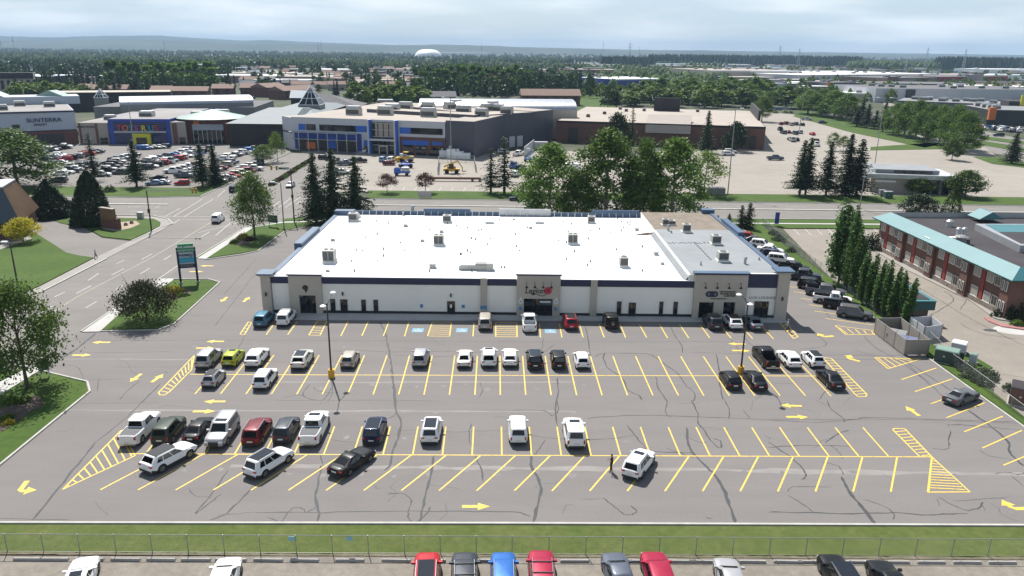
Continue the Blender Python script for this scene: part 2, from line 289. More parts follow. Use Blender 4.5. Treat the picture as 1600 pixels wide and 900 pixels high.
# near strip
b = MB(); b.sheet(P2([(-420,868),(-20,868),(800,870),(2000,876),(2600,1150),(-900,1150)]), -.01, G['gravel']); structure(b, 'near_parking_lot')
def slab(name, pxs, mat_, z=.10, z0=-.05):
    b = MB(); b.prism(P2(pxs), z0, z, mat_); return structure(b, name)
def slabs(name, lists, mat_, z=.10):
    b = MB()
    for pxs in lists: b.prism(P2(pxs), -.05, z, mat_)
    return structure(b, name)
near = [(-420,818.5),(0,819.5),(800,821),(1600,824),(2050,826),(2050,878),(1600,870),(800,866),(0,863),(-420,862)]
slab('lawn_near_strip', near, G['grass2'], z=.02)
slabs('lawn', [
 [(-330,985),(-8,733),(138,613),(134,599),(76,584),(62,582),(0,618),(-300,800)],
 [(-300,780),(0,586),(45,574),(24,584),(0,597),(-300,792)],
 [(157,516),(246,514),(270,506),(341,442),(323,438),(272,438),(186,490)],
 [(127,517),(245,438),(250,436),(235,450),(133,518)],
 [(322,404),(377,396),(402,391),(443,361),(470,355),(505,353),(505,346),(436,347),(395,356)],
 [(306,402),(376,360),(384,356),(389,354),(312,404)],
 [(446,342),(505,338.5),(575,338),(575,344),(505,344.5),(440,346)],
 [(1098,352),(1190,352),(1226,384),(1300,437),(1370,490),(1466,545),(1560,620),(1640,684),(1640,690),(1600,665),(1453,559),(1366,497),(1291,443),(1160,357)],
 [(1098,349.5),(1700,355),(1700,359),(1232,357),(1190,352),(1098,351.5)],
 [(1098,342.5),(1700,347),(1700,352),(1098,347.5)],
 [(-200,289),(300,294),(375,272),(380,275),(313,306),(230,308),(-200,303)],
 [(575,298),(1200,304),(1700,310),(1700,322),(1200,315.5),(700,311),(575,309.5)],
 [(-160,395),(0,388),(35,371),(58,366),(72,375),(85,383),(103,395),(124,400),(147,403),(60,448),(-160,530)],
 [(95,349),(110,352),(130,355),(145,362),(159,370),(205,375),(230,364),(250,353),(251,348),(240,342.5),(182,341),(110,339.5),(-60,338.5),(-60,342),(80,343)],
 [(1250,172),(1330,188),(1420,208),(1470,226),(1445,231),(1330,207),(1240,182)],
 [(1445,224),(1540,226),(1530,232),(1360,235),(1360,230)],
 [(1520,245),(1560,246),(1700,272),(1700,280),(1600,262),(1550,256)],
 [(1510,216),(1600,231),(1700,246),(1700,250),(1600,238),(1510,222)],
 [(1500,208),(1600,221),(1700,235),(1700,239),(1600,226),(1500,213)],
 [(1496,556),(1512,552),(1551,575),(1535,582),(1510,572)],
], G['grass'])
slab('lawn_behind_mall', [(850,150),(930,146),(980,178),(850,180)], G['grass'], z=-.01, z0=-.05)
for nm, pxs in (('field', [(1330,112),(1480,112),(1520,124),(1300,124)]), ('field', [(900,100),(1010,97),(1060,105),(940,110)]), ('field', [(415,106),(500,108),(500,122),(415,118)])):
    slab(nm, pxs, G['grass'], z=-.03, z0=-.05)
slabs('sidewalk', [
 [(-300,800),(0,618),(62,580),(76,582),(58,574),(45,575),(0,598),(-300,790)],
 [(128,519.5),(156,519),(187,491),(270,439),(272,436),(248,436)],
 [(308,404.5),(322,405),(396,356),(388,353.5)],
 [(395,356),(440,347),(505,344.5),(505,346.5),(440,349)],
 [(1098,348),(1700,352.5),(1700,354.5),(1098,349.5)],
], G['walk'], z=.105)
slabs('sidewalk_old', [
 [(147,404),(150,404),(166,404),(250,361.5),(268,350),(262,343),(240,338.5),(182,337.5),(-60,336),(-60,338.5),(182,340.5),(240,342),(251,347.5),(250,353.5),(230,364.5),(205,376)],
 [(-160,534),(60,449),(147,404),(166,404),(60,457),(-160,560)],
], G['walk2'], z=.05)
slab('building_sidewalk', [(418,489.5),(1222,497),(1230,503),(1222,504.5),(824,501.5),(428,500),(395,500),(405,492)], G['walk'], z=.13)
# median of the mall road and of the avenue
slab('median', [(420,291),(428,290),(492,248),(486,247)], G['mulch'], z=.12)
slabs('median_kerb', [[(-60,316.6),(262,319.2),(262,320.4),(-60,317.8)], [(575,320.2),(1200,327),(1700,333),(1700,334),(1200,328),(575,321.2)]], G['kerb'], z=.14)
# beds
def bed(name, pxs, m_, z=.115):
    b = MB(); b.sheet(P2(pxs, .1), z, m_); o = structure(b, name)
bed('mulch_bed', [(0,640),(25,622),(60,618),(70,632),(48,644),(25,660),(0,676),(-40,690),(-60,660)], G['mulch'])
bed('mulch_bed', [(254,449),(286,448),(300,455),(292,462),(272,470),(262,466)], G['mulch'])
bed('mulch_bed', [(364,376),(380,366),(396,371),(392,382),(372,384)], G['mulch'])
bed('sand_bed', [(150,351),(165,349),(212,345),(219,350),(205,356),(182,361),(165,359)], G['sand'])
# kerbs: real steps round the lot
def kerb(pls, name='kerb', w_=.22, z=.13, m_=None):
    b = MB()
    for pl in pls:
        pts = [g(x,y) for x,y in pl]
        for i in range(len(pts)-1):
            d = (pts[i+1]-pts[i]); L_ = d.length; rz = math.atan2(d.y,d.x)
            n = max(1, int(L_/60)); 
            b.box((0,-w_/2,-.05),(L_,w_/2,z), m_ or G['kerb'], rz=rz, c=(pts[i].x,pts[i].y,0))
    structure(b, name)
kerb([[(-420,817),(0,817.6),(800,818.8),(1600,821.8),(2050,824)], [(-330,990),(-5,731),(140.5,612),(136.5,597),(76,582.5)], [(154.5,518),(246.5,516),(271.5,507),(343.5,441.5),(324,436),(272,436.5)],
  [(1640,697),(1600,668),(1451,561)], [(1366,498.5),(1290,444.5),(1158,357)], [(-20,598),(0,585.5),(27,573),(45,573.5)], [(126.5,518.5),(246,437)], [(304,404.5),(385,354.5)],[(320,406),(378,398),(402.5,392.5),(444,362),(470,356.5),(505,354)]])
kerb([[(-60,458.5+108),(60,458.6),(166,404.6)], [(205,377),(230,366),(253,354.5),(270,350),(263,342.5),(240,337.5),(182,336.3),(-60,335)], [(-60,304.5),(228,309),(313,307),(381,276),(440,249)], [(560,310.5),(700,312),(1200,316.5),(1700,323)],[(1098,341.5),(1700,346)]], name='street_kerb', w_=.3)
# ---------------------------------------------------------------- painted lines
ZL = .006
b = MB()
NL = [0]
def ln(p, q, w_=.14, m_=None, z=ZL): NL[0] += 1; b.strip([g(*p), g(*q)], w_, z+NL[0]*.00001, m_ or G['yellow'])
def lerp(a_, b_, t): return (a_[0]+(b_[0]-a_[0])*t, a_[1]+(b_[1]-a_[1])*t)
def ladder(A, B, C, D, n, w_=.125):
    """rungs between edge A-B and edge C-D"""
    for i in range(n+1):
        ln(lerp(A,B,i/n), lerp(C,D,i/n), w_, z=ZL+.001)
for p, q in [((427,508),(416,523)),((464.5,499.5+3),(449.5,523)),((544,502),(532.5,525)),((575.5,502),(565.5,524.5)),((607.5,503),(599,525)),((639,503),(632,525.5)),((740.5,504),(739,525.5)),((843,505.5),(844.5,527)),((874,505.5),(878,527)),((905.5,506),(911,527)),((936,506),(944,527)),((969,506.5),(977.5,527.5)),((999,507),(1010.5,527.5)),((1030.5,507),(1043,528)),((1062,507),(1076,528)),((1094,507.5),(1109,528)),((1125,508),(1142.5,528.5)),((1157,508),(1176,529)),((1189,508.5),(1208.5,529.5))]: ln(p, q)
for A,B,C,D,n in [((496,501),(482.5,523.5),(511,501.5),(500,524),6),((675.5,503),(668,525),(705.5,503.5),(702.5,525.5),7),((774.5,504),(774.5,526),(807.5,504.5),(808,526.5),7),((388,503),(375,522),(393,504),(382,523),4),((1219,505),(1240,529),(1226,503),(1247,526),6)]:
    ln(A,B); ln(C,D); ladder(A,B,C,D,n)
ln((297,584.8),(430,585.6)); ln((430,585.6),(800,586.6)); ln((800,586.6),(1130,587.2)); ln((1130,587.2),(1277,587.6))
for k in range(-12, 14):
    t0, b0 = (781.25+35.32*k, 556+.0035*(35*k)), (781.75+39.75*k, 617+.0035*(39*k))
    if k == -12: t0 = lerp(t0, b0, .5)
    if k == 13: pass
    ln(t0, b0)
ln((205,709),(800,711.4)); ln((800,711.4),(1457,714))
for k in range(-12, 14): ln((783.5+43.45*k, 666.8+.0022*43*k), (784.1+46.45*k, 711.3+.0025*46*k))
for j in range(0, 23):
    ln((263.6+54.2*j, 709.3+.0040*54.2*j), (156.8+58.81*j, 765.3+.0024*58.8*j), .15)
# hatched islands
def poly(pts, w_=.14):
    for i in range(len(pts)): ln(pts[i], pts[(i+1)%len(pts)], w_)
poly([(303.5,555.5),(247.5,613.5),(250,617),(257.5,617.3),(265,612),(299,578)]); ladder((300,562),(252,611),(299,574),(262,613),9)
poly([(1287,560),(1290,558.7),(1299,560),(1354.5,616),(1353,619.5),(1341,619.8),(1336,616)]); ladder((1290,563),(1338,616),(1301,563),(1353,615),12)
poly([(190,672),(98,764.7),(211,712)]); ladder((187,676),(104,759),(206,713.5),(110,759.5),9)
poly([(1394.6,671),(1398.6,669.3),(1413.9,670),(1456,714),(1437,713.5)]); ladder((1397,675),(1440,712),(1416,673),(1452,711),8)
poly([(1456,714),(1515.4,768.6),(1449.7,769)]); ladder((1455,720),(1450,762),(1462,721),(1508,765),10)
poly([(1367,558.7),(1439,561),(1387.5,576)]); ladder((1372,559.3),(1418,560.6),(1391,574.6),(1434,562.6),5)
poly([(1305,508.7),(1366,516.7),(1366,522.5),(1321.7,523)]); ladder((1311,512),(1362,517.5),(1324,521.5),(1364,521.5),4)
for p, q in [((1408.8,593),(1463,575)),((1429.5,612),(1488,592)),((1454.4,631),(1512,610)),((1479.2,652.6),(1538.5,629.3)),((1506.5,674.8),(1566.7,650.4)),((1535,700),(1597,672.4)),((1568,727),(1640,697)),((1607,757),(1690,722)),
   ((1290,497.5),(1365,508)),((1272.5,486),(1348,496)),((1264,476),(1335,486)),((1251,466),(1322,475)),((1240,456),(1308,464)),((1229,447.5),(1296,455))]: ln(p, q)
structure(b, 'parking_lines')
# arrows
b = MB()
def arrow(px, py, tx, ty, L_=2.3, bend=0):
    c = g(px, py); d = (g(tx, ty)-c).normalized(); q = Vector((-d.y, d.x, 0)); z = ZL+.009
    def P(u, v): r = c+d*u+q*v; return (r.x, r.y, z)
    h = L_/2
    if bend:
        b.add([P(-h,-.22),P(.2,-.22),P(.2,.22),P(-h,.22)], [(0,1,2,3)], G['yellow'])
        s = 1 if bend > 0 else -1
        e0 = [P(.2,-.22*s),P(.62,.22*s),P(.62,.5*s),P(.2,.5*s)]; b.add(e0, [(0,1,2,3) if s>0 else (3,2,1,0)], G['yellow'])
        e1 = [P(-.2,.5*s),P(1.05,.5*s),P(.42,1.35*s)]; b.add(e1, [(0,1,2) if s>0 else (2,1,0)], G['yellow'])
    else:
        b.add([P(-h,-.2),P(.15,-.2),P(.15,.2),P(-h,.2)], [(0,1,2,3)], G['yellow']); b.add([P(.15,-.52),P(h,0),P(.15,.52)], [(0,1,2)], G['yellow'])
for a_ in [(350,468,340,476),(385,468,395,460),(158,535,120,535),(128,555,168,555),(336,533.5,300,533.5),(321,544,360,544),(212,590.5,203,597),(246,591,256,584),(323,415.5,290,415.5),(307,424.5,340,424.5),(335,627.5,300,627.5),(319,643,350,643),(743.8,791.5,800,791.5),(1235.8,634,1200,633),(1245.8,651.6,1290,652),(1425.5,642.4,1415,635),(1151,537.5,1120,537),(1158,548,1190,548.5)]:
    arrow(*a_)
arrow(33,764,24,776,2.6,bend=1); arrow(1590,795,1560,796,2.8,bend=-1); arrow(1291,526,1265,528,2.2,bend=-1); arrow(1329,561,1310,556,2.2,bend=-1)
structure(b, 'painted_arrows')
# accessible bays
b = MB()
for px, py in [(653,516),(721.7,516),(860,517.5)]:
    c = g(px,py); x, y = c.x, c.y
    b.sheet([(x-.75,y-.75),(x+.75,y-.75),(x+.75,y+.75),(x-.75,y+.75)], ZL, G['blue'])
    b.sheet([(x-.08,y+.5),(x+.08,y+.5),(x+.08,y-.05),(x-.08,y-.05)], ZL+.004, G['white'])
    b.sheet([(x-.12,y+.0),(x+.36,y+.0),(x+.36,y-.1),(x-.12,y-.1)], ZL+.004, G['white']); b.sheet([(x+.28,y-.1),(x+.38,y-.1),(x+.48,y-.45),(x+.38,y-.45)], ZL+.004, G['white'])
    ring = [(x+.0+.32*math.cos(t), y-.18+.32*math.sin(t)) for t in [R(150)+R(230)*i/12 for i in range(13)]]; b.strip(ring, .09, ZL+.005, G['white'])
structure(b, 'accessible_bay_markings')
# street lane markings
b = MB()
def dashes(p, q, n, duty=.4, w_=.14, m_=None):
    A, B = g(*p), g(*q)
    for i in range(n):
        b.strip([A+(B-A)*(i/n), A+(B-A)*((i+duty)/n)], w_, ZL-.004, m_ or G['white'])
def solid(p, q, w_=.14, m_=None): b.strip([g(*p), g(*q)], w_, ZL-.004, m_ or G['white'])
dashes((55,492),(262,384),4); dashes((62,521),(86,505),1,1); dashes((134,481),(151,471),1,1); dashes((181,452),(192,446),1,1); dashes((219,428),(234,419),1,1); dashes((256,406),(267,399),1,1); dashes((314,370),(328,362),1,1); dashes((60,461+20),(60,480),1,1)
dashes((85,464),(102,456),1,1); dashes((138,438),(154,427),1,1); dashes((182,412),(195,406),1,1)
solid((0,541),(120,464),.16,G['oldyellow']); solid((120,464),(236,403),.16,G['oldyellow']); solid((236,403),(330,347),.16,G['oldyellow'])
solid((247,436),(282,412)); solid((337,368),(362,346.5)); solid((258,338),(282,325)); solid((271,338.5),(316,311)); solid((287,339),(333,311)); solid((271,349),(281,342.5)); solid((281,342.5),(385,344)); solid((245,338),(400,339))
solid((310,363.5),(385,345)); solid((-60,328),(60,329)); solid((205,330),(258,331)); dashes((200,323.5),(222,322.5),1,1); dashes((242,325),(251,321),1,1)
solid((-60,318.8),(262,321.6),.14,G['oldyellow']); solid((600,323),(1200,330.2),.14,G['oldyellow']); solid((1200,330.2),(1700,336.5),.14,G['oldyellow'])
dashes((600,316),(1700,328),14,.25); dashes((600,331.5),(1700,342),14,.25)
solid((425,323.5),(438,314)); solid((436,324),(455,309)); solid((446,324),(473,305)); solid((463,319),(480,309)); solid((340,307),(352,297))
for i in range(26):   # faint stall lines along the mall's southern edge
    x = 610+i*19; solid((x,297.5+ (x-600)*.0085),(x+3,292+(x-600)*.0085),.12)
for i in range(16):
    x = 1240+i*18; solid((x,357.8),(x+9,367),.12)
structure(b, 'road_lines')
# ---------------------------------------------------------------- cracks sealed with bitumen
random.seed(11)
b = MB()
def crack(pts, w_=.09, jit=.13, br=True, z=.003):
    P_ = [g(x,y) for x,y in pts]; outp = []; ws = []
    if len(P_) > 2:      # round the corners
        E_ = [P_[0]]+P_+[P_[-1]]; Q_ = []
        for i in range(1, len(E_)-2):
            for t in (0,.25,.5,.75):
                a0,a1,a2,a3 = E_[i-1:i+3]; Q_.append(.5*((2*a1)+(a2-a0)*t+(2*a0-5*a1+4*a2-a3)*t*t+(3*a1-a0-3*a2+a3)*t**3))
        P_ = Q_+[P_[-1]]
    for i in range(len(P_)-1):
        n = max(1, int((P_[i+1]-P_[i]).length/.7))
        for j in range(n):
            t = j/n; p = P_[i]*(1-t)+P_[i+1]*t
            outp.append(p+Vector((rnd(-jit,jit)*.5, rnd(-jit,jit)*.5, 0))); ws.append(w_*1.15*rnd(.55,1.35))
    outp.append(P_[-1]); ws.append(w_*.4); ws[0] = w_*.4
    b.strip(outp, ws, z+rnd(0,.0008), G['crack'])
CR = [([(593,503),(602,520),(607,545),(612,575),(616,610),(619,640),(626,660),(622,685),(613,705),(611,725),(600,735)], .22), ([(612,555),(720,557),(800,552)], .07), ([(616,628),(618,648),(600,655)], .1),
 ([(502,727),(497,755),(493,780),(499,802),(494,816)], .2), ([(505,730),(498,705)], .1), ([(677,712),(672,745),(665,775),(659,800),(656,816)], .18), ([(742,712),(752,735),(755,752)], .14), ([(737,662),(733,675),(735,695)], .1),
 ([(605,772),(625,771),(638,776),(643,785),(638,800),(640,812),(652,815),(668,800),(672,792)], .1), ([(0,809),(60,812),(110,812)], .07), ([(400,800),(500,801),(560,799.5),(700,799),(800,800),(829,807)], .11),
 ([(417,808),(440,815),(450,800),(460,793),(475,795),(476,801),(490,795),(495,790)], .09), ([(150,690),(110,740),(70,790),(50,813)], .16), ([(250,600),(200,650),(150,690)], .13), ([(355,735),(340,760),(320,785),(305,803),(335,780),(345,772)], .12), ([(295,763),(305,775),(333,777)], .08),
 ([(395,760),(372,785),(350,805),(328,812)], .15), ([(340,805),(400,800)], .07), ([(830,712),(830,730),(840,745),(845,765),(840,790),(833,816)], .22), ([(853,687),(840,705),(833,712)], .1), ([(800,683),(830,681),(880,686),(950,686),(992,680)], .08), ([(800,641),(850,642),(862,650),(872,640),(870,625)], .11),
 ([(867,627),(869,640)], .08), ([(918,655),(930,652),(1000,649),(1080,651),(1200,656),(1270,660),(1330,656),(1360,652),(1450,655),(1600,660)], .10), ([(980,664),(992,680),(1005,695),(1018,705),(1070,707),(1085,707)], .12), ([(1073,668),(1075,690),(1085,710),(1105,730),(1120,747),(1133,770),(1142,795),(1149,817)], .24),
 ([(1080,625),(1090,645),(1091,660),(1100,672),(1110,688),(1125,700),(1127,690),(1115,685)], .13), ([(1043,625),(1040,645),(1050,652)], .1), ([(1130,622),(1140,640),(1138,655)], .09), ([(1068,680),(1090,690),(1105,692)], .08), ([(943,778),(960,792),(975,803),(988,804),(994,797),(985,790)], .12), ([(905,780),(943,779)], .05),
 ([(1315,745),(1325,765),(1340,785),(1355,803),(1368,818)], .25), ([(1285,722),(1310,728),(1317,742)], .09), ([(1200,690),(1215,700),(1240,718),(1256,735),(1258,745),(1252,749)], .14), ([(1200,800),(1260,801),(1330,803),(1400,801),(1450,805),(1480,803),(1512,802)], .12),
 ([(1232,774),(1250,785),(1271,800)], .09), ([(1232,768),(1240,761),(1300,761)], .07), ([(1350,780),(1380,790),(1397,802),(1396,812)], .08), ([(1290,692),(1305,680),(1327,672)], .12), ([(1200,699),(1250,696),(1320,697),(1330,700)], .11), ([(1296,695),(1310,705),(1317,718)], .08),
 ([(1467,777),(1490,790),(1512,797),(1530,793),(1535,784)], .1), ([(1489,783),(1530,780),(1575,778)], .07), ([(1464,780),(1468,790)], .14), ([(1532,786),(1540,798)], .12), ([(1485,672),(1483,690),(1480,702),(1455,700)], .1), ([(1480,665),(1500,664),(1600,672)], .09), ([(1510,640),(1540,660),(1575,690),(1577,705),(1590,720),(1600,728)], .2),
 ([(1555,740),(1575,738),(1590,742),(1600,738)], .1), ([(1580,742),(1600,760)], .09), ([(1530,702),(1545,712),(1580,718)], .07), ([(850,527),(848,550),(866,538)], .08), ([(871,590),(872,610),(868,640),(871,665)], .14), ([(915,510),(919,530),(921,550),(923,558)], .12), ([(945,550),(943,560),(950,575),(965,585),(975,595),(982,610),(998,618),(1003,625)], .14),
 ([(1047,510),(1055,525),(1065,540),(1067,552)], .11), ([(1025,588),(1028,605),(1038,620),(1042,628)], .11), ([(930,557),(945,552),(1010,553),(1026,560),(1040,570),(1060,585),(1070,600),(1085,615),(1083,628)], .13), ([(1119,553),(1122,570),(1125,600),(1130,625)], .13), ([(1140,528),(1150,540),(1155,552)], .09), ([(1160,525),(1180,545)], .08),
 ([(1080,551),(1100,551),(1200,554),(1450,556)], .07), ([(400,531),(600,533),(800,534),(1150,534)], .05), ([(520,550),(560,548),(612,550),(700,549),(770,551)], .08), ([(485,600),(476,610),(475,620),(500,626),(510,619),(519,605)], .12), ([(490,605),(500,612),(530,614)], .08), ([(518,588),(519,612),(512,628)], .1), ([(440,622),(465,617),(475,620)], .07),  # dark line from the left lamp base: crack and painted post shadow in one
 ([(500,632),(503,628)], .1), ([(430,626),(600,625),(690,627)], .07), ([(1170,560),(1240,562),(1440,561)], .07), ([(750,597),(753,610),(748,622)], .08), ([(128,550),(180,551),(270,549)], .07), ([(130,531),(260,532),(400,531)], .07), ([(175,574),(290,573)], .05), ([(78,573),(118,572),(133,595),(140,594),(200,592)], .07), ([(155,591),(152,612)], .1), ([(220,594),(200,610),(187,625)], .1),
 ([(400,405),(350,460)], .1), ([(400,425),(370,465),(335,510)], .1), ([(395,495),(375,540),(355,560)], .08), ([(305,465),(400,467)], .05), ([(290,494),(330,493)], .06), ([(150,520),(120,545),(80,568)], .30), ([(1250,470),(1280,478),(1300,500)], .09), ([(1250,510),(1285,530),(1288,541),(1250,545)], .09), ([(1230,492),(1238,500)], .08), ([(1350,525),(1370,545),(1400,560),(1440,590),(1480,625)], .10),
 ([(1370,525),(1400,548),(1425,575),(1455,600)], .08), ([(1330,545),(1380,560),(1430,566)], .07), ([(1420,567),(1440,580),(1470,600),(1490,612)], .12), ([(1270,587),(1295,597),(1280,625)], .08), ([(1150,596),(1200,598),(1240,600)], .06), ([(1200,655),(1290,656),(1400,655),(1600,662)], .06), ([(0,629),(120,630),(250,629)], .06), ([(248,638),(262,634),(300,637)], .05),
 ([(1040,700),(1060,707),(1085,716)], .08), ([(1173,655),(1160,640)], .07), ([(1292,625),(1300,640),(1316,652),(1320,660)], .12), ([(1275,625),(1295,635)], .07), ([(512,687),(560,692)], .07), ([(620,673),(660,672),(700,675),(740,674),(800,673)], .06)]
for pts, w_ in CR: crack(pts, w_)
for i in range(34):   # finer unsealed ones
    x, y = rnd(60,1560), rnd(525,812); pts = [(x,y)]; dx, dy = rnd(-14,14), rnd(-5,8)
    for j in range(4): x += dx+rnd(-9,9); y += dy+rnd(-3,3); pts.append((x,min(y,815)))
    if all(560 < 9999 and (p[1] > 520) for p in pts): crack(pts, .035)
structure(b, 'pavement_cracks')
b = MB()
for pts, w_ in [([(360,728),(700,731),(1000,733),(1600,741)], .9), ([(60,640),(900,643)], .35), ([(440,597),(900,597)], .4), ([(0,560),(300,562)], .3)]:
    P_ = [g(x,y) for x,y in pts]; q = []
    for i in range(len(P_)-1):
        for j in range(14): q.append(P_[i].lerp(P_[i+1], j/14)+Vector((0,rnd(-.12,.12),0)))
    q.append(P_[-1]); b.strip(q, [w_*rnd(.3,1.1) for _ in q], .0015, G['stain'])
structure(b, 'dust_streak')
# manhole and patches on the motel lot, red kerb
b = MB()
for px, py, r in [(1590,516,3.2),(1547,516,.9)]:
    c = g(px,py); b.sheet([(c.x+r*math.cos(t),c.y+r*.6*math.sin(t)) for t in [2*math.pi*i/20 for i in range(20)]], .002, G['walk'] if r > 2 else G['crack'])
for pts, w_ in [([(1440,500),(1490,470),(1475,455),(1500,462)], .1), ([(1500,505),(1530,520),(1590,530)], .08), ([(1300,380),(1350,392),(1380,420),(1420,440),(1470,470),(1520,500),(1600,540)], .1), ([(1500,485),(1515,460)], .08), ([(1440,565),(1600,590)], .05)]: crack(pts, w_, z=.001)
structure(b, 'motel_lot_patches')
slab('red_kerb', [(1537,497),(1541,496),(1560,506),(1600,513),(1640,514),(1640,517),(1600,516),(1565,511),(1545,503)], G['redpaint'], z=.14)
slab('motel_sidewalk', [(1362,390),(1368,386),(1430,415),(1530,466),(1568,492),(1640,510),(1600,506),(1560,500),(1552,497),(1515,470),(1420,424)], G['walk2'], z=.14)
slabs('planting_verge', [[(1560,497),(1575,492),(1700,492),(1700,514),(1640,513),(1600,508)]], G['sand'], z=.16)
# distant hills
random.seed(5)
b = MB()
def ridge(pts, Y0, depth, col):
    vs = []; fs = []; n = 0; xs = np.linspace(pts[0][0], pts[-1][0], 140)
    hs = np.interp(xs, [p[0] for p in pts], [p[1] for p in pts])
    for x, h in zip(xs, hs):
        h2 = h + rnd(-1,1)*.22
        d = ray(x, 0); hz = 450 - FPX*math.tan(PITCH) + (x-800)*ROLL   # horizon row at this column
        k = Y0/Fv.y/FPX if False else 0
        X = (x-800)/1200.0*Y0
        Z = CAMH + (hz-h2)/1200.0*Y0
        for dz, yy in ((0,Y0-depth*.6),(.55,Y0-depth*.25),(1,Y0),(.8,Y0+depth*.3)):
            vs.append((X*yy/Y0, yy, max(-2,Z*dz)))
    for i in range(139):
        for j in range(3): fs.append((i*4+j,(i+1)*4+j,(i+1)*4+j+1,i*4+j+1))
    b.add(vs, fs, col)
G['hill'] = mat('wooded hills', (.018,.032,.022), 1, var=.5, scale=.0022, world=True, col2=(.06,.08,.045))
ridge([(-300,60),(-100,58),(0,56),(40,58),(110,60),(190,57.5),(270,57.2),(330,61),(400,65),(430,63.5),(480,66),(540,68),(620,71),(700,70),(740,73),(850,75),(1000,78),(1900,90)], 9500, 2500, G['hill'])
ridge([(-300,66),(0,64),(120,65),(200,62),(260,64),(350,67),(420,69),(560,70),(700,72),(720,70.5),(745,72),(770,72),(800,74),(900,76),(960,79),(1030,79.5),(1080,78.5),(1130,80),(1180,83),(1900,92)], 7000, 2000, G['hill'])
structure(b, 'hills', smooth=60)
# haze
HZ = bpy.data.materials.new('haze'); HZ.use_nodes = True; t_ = HZ.node_tree; t_.nodes.remove(t_.nodes['Principled BSDF'])
pv = t_.nodes.new('ShaderNodeVolumePrincipled'); pv.inputs['Color'].default_value = (.44,.64,.88,1); pv.inputs['Density'].default_value = .000085; pv.inputs['Anisotropy'].default_value = 0
t_.links.new(pv.outputs[0], t_.nodes['Material Output'].inputs['Volume'])
b = MB(); b.box((-14000,-300,-2),(14000,14000,190), HZ); o = b.build('haze'); o['kind'] = 'stuff'; o.display_type = 'WIRE'


random.seed(88)
b = MB(); G['oil'] = mat('oil stain', (.145,.136,.131), .7, var=.2, scale=2.5, world=True)
def blob(c, r, z, m_, asp=1.0):
    n = 14; a0 = rnd(0,6); b.sheet([(c.x+r*asp*(1+.28*math.sin(3*t+a0)+.15*math.sin(5*t))*math.cos(t), c.y+r*(1+.28*math.sin(2*t+a0)+rnd(-.12,.12))*math.sin(t)) for t in [2*math.pi*i/n for i in range(n)]], z, m_)
for k in range(-11, 13):
    for (tx, ty, bx, by) in ((799+35.3*k, 573, 800+37*k, 604), (805+43.6*k, 684, 836+55*k, 738)):
        for (x, y) in ((tx,ty),(bx,by)):
            if rnd(0,1) < .8: c = g(x+rnd(-4,4), y+rnd(-5,7)); blob(c, rnd(.12,.42), .0024+rnd(0,.0006), G['oil'], rnd(.7,1.1))
for i in range(26): c = g(rnd(250,1450), rnd(632,656) if i%2 else rnd(534,550)); blob(c, rnd(.06,.25), .0024+rnd(0,.0006), G['oil'], 1.5)
structure(b, 'oil_stains')
b = MB(); G['dirt'] = ground_mat('worn dirt verge', (.16,.135,.095), (.09,.10,.04), (.22,.19,.14), s1=.5, s2=2.2, grain=.3, bump=.6)
top_, bot_ = [], []
for i in range(230):
    x = -420+i*11; y = 862.0+(x)*.0052+2.2; top_.append(g(x, y-rnd(.5,3.2))); bot_.append(g(x, y+1.6+rnd(0,1)))
b.sheet([(p.x,p.y) for p in top_+bot_[::-1]], .026, G['dirt'])
structure(b, 'dirt_verge')
# ================================================================ VEHICLES
def interp(x, pts): return float(np.interp(x, [p[0] for p in pts], [p[1] for p in pts]))
